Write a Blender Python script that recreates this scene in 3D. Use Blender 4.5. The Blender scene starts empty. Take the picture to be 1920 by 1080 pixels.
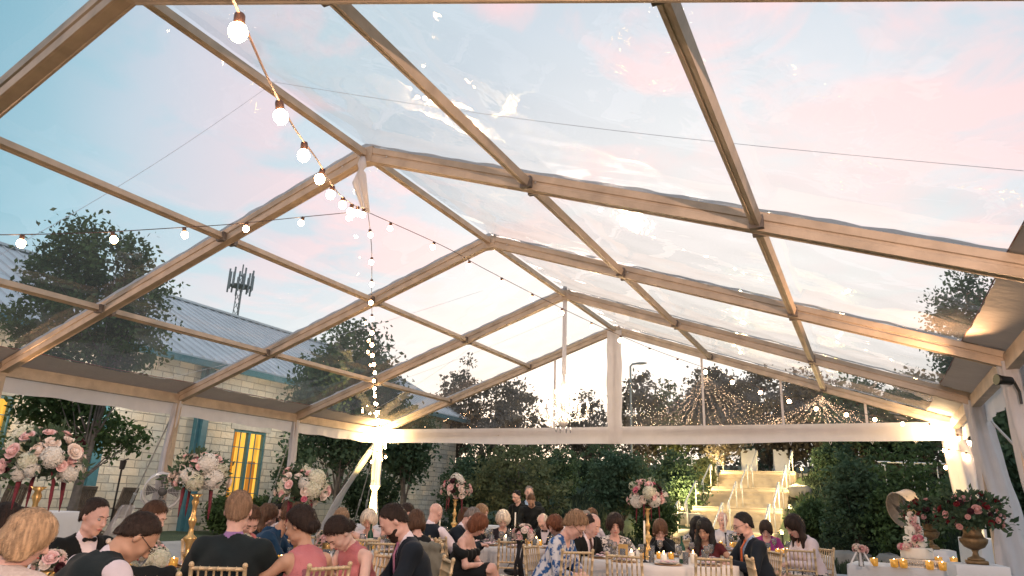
EXPO = 0.18
import bpy, math, random
import numpy as np
from mathutils import Vector, Matrix
random.seed(7); RNG = np.random.RandomState(11)
PI = math.pi; R_ = math.radians
scene = bpy.context.scene
COL = scene.collection

# ---------------------------------------------------------------- camera
FPX, YAW, PITCH, ROLL, HC = 1321.15, -0.4649, 0.2921, 0.0351, 1.40
_F = np.array([math.sin(YAW)*math.cos(PITCH), math.cos(YAW)*math.cos(PITCH), math.sin(PITCH)])
_r = np.array([math.cos(YAW), -math.sin(YAW), 0.0]); _u = np.cross(_r, _F)
_R = _r*math.cos(ROLL)+_u*math.sin(ROLL); _U = -_r*math.sin(ROLL)+_u*math.cos(ROLL)
_C = np.array([0, 0, HC])
def at(x, y, d):                      # photo pixel + distance -> point in the place
    return Vector(_C + d*(_F+_R*(x-960)/FPX+_U*(540-y)/FPX))
def ray(x, y): return _F+_R*(x-960)/FPX+_U*(540-y)/FPX
def at_z(x, y, z):
    v = ray(x, y); return Vector(_C+v*((z-HC)/v[2]))
def at_x(x, y, X0):
    v = ray(x, y); return Vector(_C+v*(X0/v[0]))
cam = bpy.data.cameras.new('camera'); cam.sensor_width = 36; cam.lens = FPX/1920*36
cam.clip_end = 2000; cam.clip_start = 0.05
co = bpy.data.objects.new('camera', cam); COL.objects.link(co)
co.matrix_world = Matrix(((_R[0], _U[0], -_F[0], _C[0]), (_R[1], _U[1], -_F[1], _C[1]), (_R[2], _U[2], -_F[2], _C[2]), (0, 0, 0, 1)))
scene.camera = co

# ---------------------------------------------------------------- objects
def tag(o, label=None, cat=None, group=None, kind=None):
    if label: o['label'] = label
    if cat: o['category'] = cat
    if group: o['group'] = group
    if kind: o['kind'] = kind
    return o
def empty(name, loc=(0, 0, 0), rz=0, label=None, cat=None, group=None, kind=None):
    o = bpy.data.objects.new(name, None); COL.objects.link(o)
    o.location = loc; o.rotation_euler = (0, 0, rz); o.empty_display_size = .1
    return tag(o, label, cat, group, kind)
def link(name, me, mat=None, parent=None, loc=None, rz=0):
    o = bpy.data.objects.new(name, me); COL.objects.link(o)
    if mat is not None and len(me.materials) == 0: me.materials.append(mat)
    if parent is not None: o.parent = parent
    if loc is not None: o.location = loc
    if rz: o.rotation_euler = (0, 0, rz)
    return o
KIDS = {}
def copy_tree(o, parent=None, loc=None, rz=None, label=None, group=None):
    c = o.copy(); COL.objects.link(c)
    if parent is not None: c.parent = parent
    if loc is not None: c.location = loc
    if rz is not None: c.rotation_euler = (0, 0, rz)
    if label: c['label'] = label
    if group: c['group'] = group
    for ch in list(o.children): copy_tree(ch, c)
    return c

class MB:                              # mesh builder
    def __init__(s): s.v = []; s.f = []; s.n = 0
    def add(s, v, f):
        s.v.append(np.asarray(v, float).reshape(-1, 3)); n = s.n
        s.f += [tuple(i+n for i in q) for q in f]; s.n += len(s.v[-1]); return s
    def box(s, lo, hi, M=None):
        x0, y0, z0 = lo; x1, y1, z1 = hi
        v = np.array([(x0,y0,z0),(x1,y0,z0),(x1,y1,z0),(x0,y1,z0),(x0,y0,z1),(x1,y0,z1),(x1,y1,z1),(x0,y1,z1)], float)
        if M is not None: v = np.array([M @ Vector(p) for p in v])
        return s.add(v, [(0,3,2,1),(4,5,6,7),(0,1,5,4),(1,2,6,5),(2,3,7,6),(3,0,4,7)])
    def cbox(s, c, size, M=None):
        c = np.array(c); h = np.array(size)/2; return s.box(c-h, c+h, M)
    def prism(s, prof, A, B, up=(0, 0, 1)):     # extrude a 2-D profile (across, up) from A to B
        A = Vector(A); B = Vector(B); d = (B-A).normalized(); x = d.cross(Vector(up)).normalized(); y = x.cross(d)
        n = len(prof); v = [A+x*p[0]+y*p[1] for p in prof]+[B+x*p[0]+y*p[1] for p in prof]
        f = [(i, (i+1) % n, n+(i+1) % n, n+i) for i in range(n)]+[tuple(range(n))[::-1], tuple(range(n, 2*n))]
        return s.add(v, f)
    def beam(s, A, B, w, h, up=(0, 0, 1)):
        return s.prism([(-w/2,-h/2),(w/2,-h/2),(w/2,h/2),(-w/2,h/2)], A, B, up)
    def tube(s, pts, r, n=8, cap=True, fold=0, nf=5, ph=0):
        pts = [Vector(p) for p in pts]; m = len(pts)
        rr = r if hasattr(r, '__len__') else [r]*m
        V = []; ref = None
        for i, p in enumerate(pts):
            t = (pts[min(i+1, m-1)]-pts[max(i-1, 0)])
            t = t.normalized() if t.length > 1e-9 else Vector((0, 0, 1))
            if ref is None:
                ref = t.orthogonal().normalized()
            ref = (ref-t*ref.dot(t)).normalized(); b = t.cross(ref)
            for k in range(n):
                a = 2*PI*k/n; q = rr[i]*(1+fold*math.sin(nf*a+ph+i*.25))
                V.append(p+ref*math.cos(a)*q+b*math.sin(a)*q)
        f = [(i*n+k, i*n+(k+1) % n, (i+1)*n+(k+1) % n, (i+1)*n+k) for i in range(m-1) for k in range(n)]
        if cap: f += [tuple(range(n))[::-1], tuple(range((m-1)*n, m*n))]
        return s.add(V, f)
    def lathe(s, prof, n=16, c=(0, 0, 0), flute=0, nf=12, sx=1, sy=1):
        V = []
        for r, z in prof:
            for k in range(n):
                a = 2*PI*k/n; q = r*(1+flute*math.cos(nf*a)); V.append((c[0]+q*math.cos(a)*sx, c[1]+q*math.sin(a)*sy, c[2]+z))
        m = len(prof)
        f = [(i*n+k, i*n+(k+1) % n, (i+1)*n+(k+1) % n, (i+1)*n+k) for i in range(m-1) for k in range(n)]
        f += [tuple(range(n))[::-1], tuple(range((m-1)*n, m*n))]
        return s.add(V, f)
    def ball(s, c, r, nu=12, nv=8, M=None, bump=0, nb=6):
        rx, ry, rz = r if hasattr(r, '__len__') else (r, r, r); V = []
        for i in range(nv+1):
            t = PI*i/nv
            for k in range(nu):
                a = 2*PI*k/nu; q = 1+bump*math.sin(nb*a+3*math.sin(nb*t))*math.sin(t)
                p = Vector((rx*q*math.sin(t)*math.cos(a), ry*q*math.sin(t)*math.sin(a), rz*q*math.cos(t)))
                if M is not None: p = M @ p
                V.append((c[0]+p[0], c[1]+p[1], c[2]+p[2]))
        f = [(i*nu+k, (i+1)*nu+k, (i+1)*nu+(k+1) % nu, i*nu+(k+1) % nu) for i in range(nv) for k in range(nu)]
        return s.add(V, f)
    def mesh(s, name='mesh', smooth=False, mat=None):
        me = bpy.data.meshes.new(name)
        me.from_pydata(np.concatenate(s.v).tolist() if s.v else [], [], s.f)
        if smooth: me.polygons.foreach_set('use_smooth', [True]*len(me.polygons))
        if smooth == 'auto':
            try: me.set_sharp_from_angle(angle=R_(40))
            except Exception: pass
        if mat: me.materials.append(mat)
        me.update(); return me
    def build(s, name, mat, parent=None, smooth=False, **k):
        return link(name, s.mesh(name, smooth, mat), None, parent, **k)

def quads_mesh(name, V, mat=None, smooth=False):      # V (n,4,3)
    n = len(V); me = bpy.data.meshes.new(name)
    me.vertices.add(n*4); me.vertices.foreach_set('co', V.reshape(-1).astype(np.float32))
    me.loops.add(n*4); me.loops.foreach_set('vertex_index', np.arange(n*4, dtype=np.int32))
    me.polygons.add(n); me.polygons.foreach_set('loop_start', np.arange(0, n*4, 4, dtype=np.int32))
    try: me.polygons.foreach_set('loop_total', np.full(n, 4, dtype=np.int32))
    except Exception: pass
    me.update(calc_edges=True)
    if mat: me.materials.append(mat)
    return me
def grid_mesh(name, P, mat=None, smooth=True, close=False):    # P (a,b,3)
    a, b = P.shape[:2]; i = np.arange(a*b).reshape(a, b)
    q = np.stack([i[:-1,:-1], i[1:,:-1], i[1:,1:], i[:-1,1:]], -1).reshape(-1, 4)
    if close: q = np.concatenate([q, np.stack([i[:-1,-1], i[1:,-1], i[1:,0], i[:-1,0]], -1)])
    me = bpy.data.meshes.new(name); me.from_pydata(P.reshape(-1, 3).tolist(), [], q.tolist())
    if smooth: me.polygons.foreach_set('use_smooth', [True]*len(me.polygons))
    if mat: me.materials.append(mat)
    me.update(); return me

# ---------------------------------------------------------------- materials
MATS = {}
def nd(nt, t, **k):
    n = nt.nodes.new(t)
    for a, b in k.items():
        if a in n.inputs.keys() if not hasattr(n, a) else False: n.inputs[a].default_value = b
        elif hasattr(n, a): setattr(n, a, b)
        else: n.inputs[a.replace('_', ' ')].default_value = b
    return n
def mat(name, col, rough=.6, metal=0, var=.12, scale=8, bump=0, bscale=60, sheen=0, trans=0, spec=None, col2=None, detail=4, emit=None, es=0, sss=0):
    if name in MATS: return MATS[name]
    m = bpy.data.materials.new(name); m.use_nodes = True; nt = m.node_tree; b = nt.nodes['Principled BSDF']
    L = nt.links.new
    tc = nt.nodes.new('ShaderNodeTexCoord'); no = nt.nodes.new('ShaderNodeTexNoise'); no.inputs['Scale'].default_value = scale; no.inputs['Detail'].default_value = detail
    L(tc.outputs['Object'], no.inputs['Vector'])
    cr = nt.nodes.new('ShaderNodeValToRGB'); L(no.outputs['Fac'], cr.inputs['Fac'])
    c = np.array(col, float); c2 = np.array(col2 if col2 else c*(1-var)); c1 = c if col2 else np.minimum(c*(1+var), 1)
    cr.color_ramp.elements[0].position = .32; cr.color_ramp.elements[1].position = .68
    cr.color_ramp.elements[0].color = (*c2, 1); cr.color_ramp.elements[1].color = (*c1, 1)
    L(cr.outputs['Color'], b.inputs['Base Color'])
    b.inputs['Roughness'].default_value = rough; b.inputs['Metallic'].default_value = metal
    if spec is not None: b.inputs['Specular IOR Level'].default_value = spec
    if sheen: b.inputs['Sheen Weight'].default_value = sheen
    if trans: b.inputs['Transmission Weight'].default_value = trans
    if sss:
        b.inputs['Subsurface Weight'].default_value = sss; b.inputs['Subsurface Radius'].default_value = (.012, .005, .003); b.inputs['Subsurface Scale'].default_value = 1
    if emit: b.inputs['Emission Color'].default_value = (*emit, 1); b.inputs['Emission Strength'].default_value = es
    if bump:
        n2 = nt.nodes.new('ShaderNodeTexNoise'); n2.inputs['Scale'].default_value = bscale; n2.inputs['Detail'].default_value = 3
        L(tc.outputs['Object'], n2.inputs['Vector'])
        bp = nt.nodes.new('ShaderNodeBump'); bp.inputs['Strength'].default_value = bump; bp.inputs['Distance'].default_value = .02
        L(n2.outputs['Fac'], bp.inputs['Height']); L(bp.outputs['Normal'], b.inputs['Normal'])
    MATS[name] = m; return m
def leaf_mat(name, c1, c2, c3=None, sc=1.6):
    if name in MATS: return MATS[name]
    m = bpy.data.materials.new(name); m.use_nodes = True; nt = m.node_tree; b = nt.nodes['Principled BSDF']; L = nt.links.new
    tc = nt.nodes.new('ShaderNodeTexCoord'); no = nt.nodes.new('ShaderNodeTexNoise'); no.inputs['Scale'].default_value = sc; no.inputs['Detail'].default_value = 6; no.inputs['Roughness'].default_value = .75
    L(tc.outputs['Object'], no.inputs['Vector']); cr = nt.nodes.new('ShaderNodeValToRGB'); L(no.outputs['Fac'], cr.inputs['Fac'])
    e = cr.color_ramp.elements; e[0].position = .35; e[0].color = (*c1, 1); e[1].position = .62; e[1].color = (*c2, 1)
    if c3: q = e.new(.75); q.color = (*c3, 1)
    L(cr.outputs['Color'], b.inputs['Base Color']); b.inputs['Roughness'].default_value = .7; b.inputs['Specular IOR Level'].default_value = .25
    tr = nt.nodes.new('ShaderNodeBsdfTranslucent'); L(cr.outputs['Color'], tr.inputs['Color'])
    mx = nt.nodes.new('ShaderNodeMixShader'); mx.inputs[0].default_value = .3
    L(b.outputs[0], mx.inputs[1]); L(tr.outputs[0], mx.inputs[2]); L(mx.outputs[0], nt.nodes['Material Output'].inputs['Surface'])
    MATS[name] = m; return m
def emis(name, col, s, var=0):
    if name in MATS: return MATS[name]
    m = bpy.data.materials.new(name); m.use_nodes = True; nt = m.node_tree; nt.nodes.clear()
    o = nt.nodes.new('ShaderNodeOutputMaterial'); e = nt.nodes.new('ShaderNodeEmission')
    e.inputs['Color'].default_value = (*col, 1); e.inputs['Strength'].default_value = s
    if var:
        tc = nt.nodes.new('ShaderNodeTexCoord'); no = nt.nodes.new('ShaderNodeTexNoise'); no.inputs['Scale'].default_value = 1.2
        mp = nt.nodes.new('ShaderNodeMapping'); mp.inputs['Scale'].default_value = (1, 3.5, .4)
        nt.links.new(tc.outputs['Object'], mp.inputs[0]); nt.links.new(mp.outputs[0], no.inputs['Vector'])
        mr = nt.nodes.new('ShaderNodeMapRange'); mr.inputs['From Min'].default_value = .35; mr.inputs['From Max'].default_value = .65
        mr.inputs['To Min'].default_value = s*(1-var); mr.inputs['To Max'].default_value = s*(1+var)
        nt.links.new(no.outputs['Fac'], mr.inputs['Value']); nt.links.new(mr.outputs[0], e.inputs['Strength'])
    nt.links.new(e.outputs[0], o.inputs['Surface']); MATS[name] = m; return m
def vinyl(name, clear=.93, milk=.05, bump=.25, bs=3.0, glossy=1.0, stretch=(1, 1, 1), det=4, patch=False, ior=1.45):
    m = bpy.data.materials.new(name); m.use_nodes = True; nt = m.node_tree; nt.nodes.clear(); L = nt.links.new; N = nt.nodes.new
    o = N('ShaderNodeOutputMaterial'); tr = N('ShaderNodeBsdfTransparent'); tr.inputs[0].default_value = (clear, clear, clear, 1)
    gl = N('ShaderNodeBsdfGlossy'); gl.inputs['Roughness'].default_value = .035; gl.inputs['Color'].default_value = (glossy, glossy, glossy, 1)
    tc = N('ShaderNodeTexCoord'); mp = N('ShaderNodeMapping'); mp.inputs['Scale'].default_value = stretch; L(tc.outputs['Object'], mp.inputs[0])
    no = N('ShaderNodeTexNoise'); no.inputs['Scale'].default_value = bs; no.inputs['Detail'].default_value = det; no.inputs['Roughness'].default_value = .6
    no.inputs['Distortion'].default_value = 1.2
    L(mp.outputs[0], no.inputs['Vector']); bp = N('ShaderNodeBump'); bp.inputs['Strength'].default_value = bump; bp.inputs['Distance'].default_value = .05
    L(no.outputs['Fac'], bp.inputs['Height']); L(bp.outputs[0], gl.inputs['Normal'])
    if patch:                          # crinkled patches in an otherwise taut sheet
        n2 = N('ShaderNodeTexNoise'); n2.inputs['Scale'].default_value = .55; n2.inputs['Detail'].default_value = 3; L(tc.outputs['Object'], n2.inputs['Vector'])
        mr = N('ShaderNodeMapRange'); mr.inputs['From Min'].default_value = .585; mr.inputs['From Max'].default_value = .69; mr.inputs['To Max'].default_value = 1.0; L(n2.outputs['Fac'], mr.inputs['Value'])
        n3 = N('ShaderNodeTexNoise'); n3.inputs['Scale'].default_value = 42; n3.inputs['Detail'].default_value = 4; n3.inputs['Distortion'].default_value = 2; L(tc.outputs['Object'], n3.inputs['Vector'])
        b2 = N('ShaderNodeBump'); b2.inputs['Distance'].default_value = .035; L(mr.outputs[0], b2.inputs['Strength']); L(n3.outputs['Fac'], b2.inputs['Height']); L(bp.outputs[0], b2.inputs['Normal']); L(b2.outputs[0], gl.inputs['Normal'])
    fr = N('ShaderNodeFresnel'); fr.inputs['IOR'].default_value = ior
    m1 = N('ShaderNodeMixShader'); L(fr.outputs[0], m1.inputs[0]); L(tr.outputs[0], m1.inputs[1]); L(gl.outputs[0], m1.inputs[2])
    df = N('ShaderNodeBsdfDiffuse'); df.inputs['Color'].default_value = (.85, .85, .87, 1)
    tl = N('ShaderNodeBsdfTranslucent'); tl.inputs['Color'].default_value = (.85, .85, .87, 1)
    md = N('ShaderNodeMixShader'); md.inputs[0].default_value = .5; L(df.outputs[0], md.inputs[1]); L(tl.outputs[0], md.inputs[2])
    m2 = N('ShaderNodeMixShader'); m2.inputs[0].default_value = milk
    L(m1.outputs[0], m2.inputs[1]); L(md.outputs[0], m2.inputs[2]); L(m2.outputs[0], o.inputs['Surface'])
    MATS[name] = m; return m
def cloth_mat(name, col, transl=.35, bump=.15, bs=40, var=.06):
    m = bpy.data.materials.new(name); m.use_nodes = True; nt = m.node_tree; b = nt.nodes['Principled BSDF']; L = nt.links.new; N = nt.nodes.new
    tc = N('ShaderNodeTexCoord'); no = N('ShaderNodeTexNoise'); no.inputs['Scale'].default_value = 5; no.inputs['Detail'].default_value = 5
    L(tc.outputs['Object'], no.inputs['Vector']); cr = N('ShaderNodeValToRGB'); L(no.outputs['Fac'], cr.inputs['Fac'])
    c = np.array(col); cr.color_ramp.elements[0].color = (*(c*(1-var*2)), 1); cr.color_ramp.elements[1].color = (*np.minimum(c*(1+var), 1), 1)
    L(cr.outputs[0], b.inputs['Base Color']); b.inputs['Roughness'].default_value = .75; b.inputs['Specular IOR Level'].default_value = .2
    n2 = N('ShaderNodeTexNoise'); n2.inputs['Scale'].default_value = bs; L(tc.outputs['Object'], n2.inputs['Vector'])
    bp = N('ShaderNodeBump'); bp.inputs['Strength'].default_value = bump; bp.inputs['Distance'].default_value = .02; L(n2.outputs['Fac'], bp.inputs['Height']); L(bp.outputs[0], b.inputs['Normal'])
    tl = N('ShaderNodeBsdfTranslucent'); L(cr.outputs[0], tl.inputs['Color']); mx = N('ShaderNodeMixShader'); mx.inputs[0].default_value = transl
    L(b.outputs[0], mx.inputs[1]); L(tl.outputs[0], mx.inputs[2]); L(mx.outputs[0], nt.nodes['Material Output'].inputs['Surface'])
    MATS[name] = m; return m
# ---------------------------------------------------------------- smooth solids (signed distance -> surface nets)
def cap(a, b, ra, rb=None, sq=None):
    rb = ra if rb is None else rb; a = np.array(a, float); b = np.array(b, float); ba = b-a; L2 = max(ba@ba, 1e-12); m = max(ra, rb)
    def fn(X, Y, Z):
        px, py, pz = X-a[0], Y-a[1], Z-a[2]
        t = np.clip((px*ba[0]+py*ba[1]+pz*ba[2])/L2, 0, 1)
        return np.sqrt((px-t*ba[0])**2+(py-t*ba[1])**2+(pz-t*ba[2])**2)-(ra+(rb-ra)*t)
    return fn, np.minimum(a, b)-m, np.maximum(a, b)+m
def ell(c, r, M=None):
    c = np.array(c, float); r = np.array(r, float); M = np.eye(3) if M is None else np.array(M)   # rows = local axes
    ext = np.sqrt(((M*r[:, None])**2).sum(0))
    def fn(X, Y, Z):
        px, py, pz = X-c[0], Y-c[1], Z-c[2]
        q = [M[i, 0]*px+M[i, 1]*py+M[i, 2]*pz for i in range(3)]
        k0 = np.sqrt((q[0]/r[0])**2+(q[1]/r[1])**2+(q[2]/r[2])**2)
        k1 = np.sqrt((q[0]/r[0]**2)**2+(q[1]/r[1]**2)**2+(q[2]/r[2]**2)**2)+1e-9
        return k0*(k0-1)/k1
    return fn, c-ext, c+ext
def half(p, n):                        # negative on the side n points to
    p = np.array(p, float); n = np.array(n, float); n = n/np.linalg.norm(n)
    return (lambda X, Y, Z: -((X-p[0])*n[0]+(Y-p[1])*n[1]+(Z-p[2])*n[2])), None, None
class Solid:
    def __init__(s, h): s.h = h; s.ops = []
    def u(s, prim, k=.02): s.ops.append(('u', prim, k)); return s
    def s_(s, prim, k=.005): s.ops.append(('s', prim, k)); return s
    def i_(s, prim, k=.005): s.ops.append(('i', prim, k)); return s
    def noise(s, fn): s.ops.append(('n', (fn, None, None), 0)); return s
    def mesh(s, name, mat):
        h = s.h; los = [o[1][1] for o in s.ops if o[0] == 'u']; his = [o[1][2] for o in s.ops if o[0] == 'u']
        lo = np.min(los, 0)-3.5*h; hi = np.max(his, 0)+3.5*h
        n = np.ceil((hi-lo)/h).astype(int)+1
        ax = [(lo[i]+h*np.arange(n[i])).astype(np.float32) for i in range(3)]
        D = np.full(tuple(n), .08, np.float32)
        for op, (fn, a, b), k in s.ops:
            if a is None: sl = (slice(None),)*3
            else:
                m = k+4*h if op == 'u' else k+2*h
                i0 = np.clip(np.floor((a-m-lo)/h).astype(int), 0, n); i1 = np.clip(np.ceil((b+m-lo)/h).astype(int)+1, 0, n)
                if (i1 <= i0).any(): continue
                sl = tuple(slice(i0[j], i1[j]) for j in range(3))
            X = ax[0][sl[0]][:, None, None]; Y = ax[1][sl[1]][None, :, None]; Z = ax[2][sl[2]][None, None, :]
            d = fn(X, Y, Z).astype(np.float32); A = D[sl]
            if op == 'n': D[sl] = A+d
            elif op == 'u':
                t = np.clip(.5+.5*(d-A)/k, 0, 1); D[sl] = d*(1-t)+A*t-k*t*(1-t)
            else:
                if op == 's': d = -d
                t = np.clip(.5-.5*(d-A)/k, 0, 1); D[sl] = d*(1-t)+A*t+k*t*(1-t)
        return nets(name, D, lo, h, mat)
def nets(name, D, lo, h, mat):
    S = D < 0; n = np.array(D.shape)
    c = np.zeros(tuple(n-1), np.int8)
    for i in (0, 1):
        for j in (0, 1):
            for k in (0, 1): c += S[i:n[0]-1+i, j:n[1]-1+j, k:n[2]-1+k]
    act = (c > 0) & (c < 8); idx = np.argwhere(act)
    if len(idx) == 0:
        me = bpy.data.meshes.new(name); return me
    vid = np.full(act.shape, -1, np.int32); vid[act] = np.arange(len(idx))
    acc = np.zeros((len(idx), 3)); cnt = np.zeros(len(idx))
    cor = [(i, j, k) for i in (0, 1) for j in (0, 1) for k in (0, 1)]
    vals = {q: D[idx[:, 0]+q[0], idx[:, 1]+q[1], idx[:, 2]+q[2]] for q in cor}
    for q in cor:
        for a in range(3):
            if q[a] == 0:
                q2 = tuple(1 if t == a else q[t] for t in range(3)); v0 = vals[q]; v1 = vals[q2]
                m = (v0 < 0) != (v1 < 0); t = v0[m]/(v0[m]-v1[m])
                p = np.array(q, float)[None, :].repeat(m.sum(), 0); p[:, a] += t
                acc[m] += p; cnt[m] += 1
    V = (idx+acc/cnt[:, None])*h+lo
    Q = []
    for a in range(3):
        b_, c_ = (a+1) % 3, (a+2) % 3
        sl0 = [slice(None)]*3; sl1 = [slice(None)]*3; sl0[a] = slice(0, -1); sl1[a] = slice(1, None)
        s0 = S[tuple(sl0)]; s1 = S[tuple(sl1)]; e = np.argwhere(s0 != s1)
        e = e[(e[:, b_] > 0) & (e[:, c_] > 0) & (e[:, b_] < n[b_]-1) & (e[:, c_] < n[c_]-1)]
        fl = s0[e[:, 0], e[:, 1], e[:, 2]]
        def g(db, dc):
            q = e.copy(); q[:, b_] += db; q[:, c_] += dc; return vid[q[:, 0], q[:, 1], q[:, 2]]
        quad = np.stack([g(-1, -1), g(0, -1), g(0, 0), g(-1, 0)], 1)
        quad[~fl] = quad[~fl][:, ::-1]; Q.append(quad)
    Q = np.concatenate(Q); Q = Q[(Q >= 0).all(1)]
    me = bpy.data.meshes.new(name); nq = len(Q)
    me.vertices.add(len(V)); me.vertices.foreach_set('co', V.reshape(-1).astype(np.float32))
    me.loops.add(nq*4); me.loops.foreach_set('vertex_index', Q.reshape(-1).astype(np.int32))
    me.polygons.add(nq); me.polygons.foreach_set('loop_start', np.arange(0, nq*4, 4, dtype=np.int32))
    me.update(calc_edges=True); me.polygons.foreach_set('use_smooth', np.ones(nq, bool))
    if mat: me.materials.append(mat)
    me.update(); return me
# ---------------------------------------------------------------- people
SKIN = {
 'fair': mat('skin fair', (.70, .46, .38), .5, var=.06, scale=20, spec=.35, sss=.08), 'pink': mat('skin pink', (.66, .40, .33), .5, var=.08, scale=20, spec=.35, sss=.08),
 'tan': mat('skin tan', (.50, .29, .20), .5, var=.06, scale=20, spec=.35, sss=.08), 'dark': mat('skin dark', (.10, .045, .03), .5, var=.1, scale=20)}
LIP = {'fair': mat('lip rose', (.42, .12, .10), .4), 'pink': mat('lip rose', (.42, .12, .10), .4), 'tan': mat('lip brown', (.30, .09, .07), .4), 'dark': mat('lip dark', (.07, .02, .02), .4)}
HAIRC = dict(black=(.012, .010, .010), dark=(.03, .017, .012), brown=(.09, .045, .025), auburn=(.17, .06, .028), blond=(.50, .33, .20), sand=(.27, .165, .095), white=(.75, .62, .50), grey=(.22, .19, .17), strawberry=(.30, .185, .115), copper=(.13, .065, .035))
def hair_mat(c):
    n = 'hair '+c
    if n in MATS: return MATS[n]
    m = mat(n, HAIRC[c], .58, var=.38, scale=26, spec=.3); nt = m.node_tree; c0 = [x for x in nt.nodes if x.type == 'TEX_NOISE'][0]; m0 = nt.nodes.new('ShaderNodeMapping'); m0.inputs['Scale'].default_value = (2.5, 2.5, .4); t0 = [x for x in nt.nodes if x.type == 'TEX_COORD'][0]; nt.links.new(t0.outputs['Object'], m0.inputs[0]); nt.links.new(m0.outputs[0], c0.inputs['Vector'])
    tc = nt.nodes.new('ShaderNodeTexCoord'); w = nt.nodes.new('ShaderNodeTexNoise'); w.inputs['Scale'].default_value = 55; w.inputs['Detail'].default_value = 3
    mp = nt.nodes.new('ShaderNodeMapping'); mp.inputs['Scale'].default_value = (2.2, 2.2, .35); nt.links.new(tc.outputs['Object'], mp.inputs[0]); nt.links.new(mp.outputs[0], w.inputs['Vector'])
    bp = nt.nodes.new('ShaderNodeBump'); bp.inputs['Strength'].default_value = .8; bp.inputs['Distance'].default_value = .01
    nt.links.new(w.outputs['Fac'], bp.inputs['Height']); nt.links.new(bp.outputs[0], nt.nodes['Principled BSDF'].inputs['Normal']); return m
def fab(name, c, rough=.8, c2=None, scale=8, var=.08, bump=.12, bscale=120, sheen=.02): return mat(name, c, rough, 0, var, scale, bump, bscale, sheen=sheen, col2=c2, spec=.25)
W_SCL = fab('white shirt cotton', (.78, .68, .72)); EYE = mat('eye white', (.42, .36, .33), .25, var=.02); IRIS = mat('eye iris', (.02, .012, .01), .15)
SHOE = mat('black shoe leather', (.012, .012, .013), .3); GOLDF = mat('spectacle metal', (.08, .06, .05), .35, metal=.6)
def rotx(a): c, s = math.cos(a), math.sin(a); return np.array([[1,0,0],[0,c,-s],[0,s,c]])
def rotz(a): c, s = math.cos(a), math.sin(a); return np.array([[c,-s,0],[s,c,0],[0,0,1]])
def roty(a): c, s = math.cos(a), math.sin(a); return np.array([[c,0,s],[0,1,0],[-s,0,c]])
def ik(S, T, l1, l2, pole):
    S = np.array(S, float); T = np.array(T, float); d = T-S; L = np.linalg.norm(d); L2 = min(L, (l1+l2)*.995); u = d/L; T = S+u*L2
    a = (l1*l1-l2*l2+L2*L2)/(2*L2); hgt = math.sqrt(max(l1*l1-a*a, 0)); p = np.array(pole, float); p = p-u*(p@u); p /= np.linalg.norm(p)+1e-9
    return S+u*a+p*hgt, T
PN = 0; PTH = {}
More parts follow.
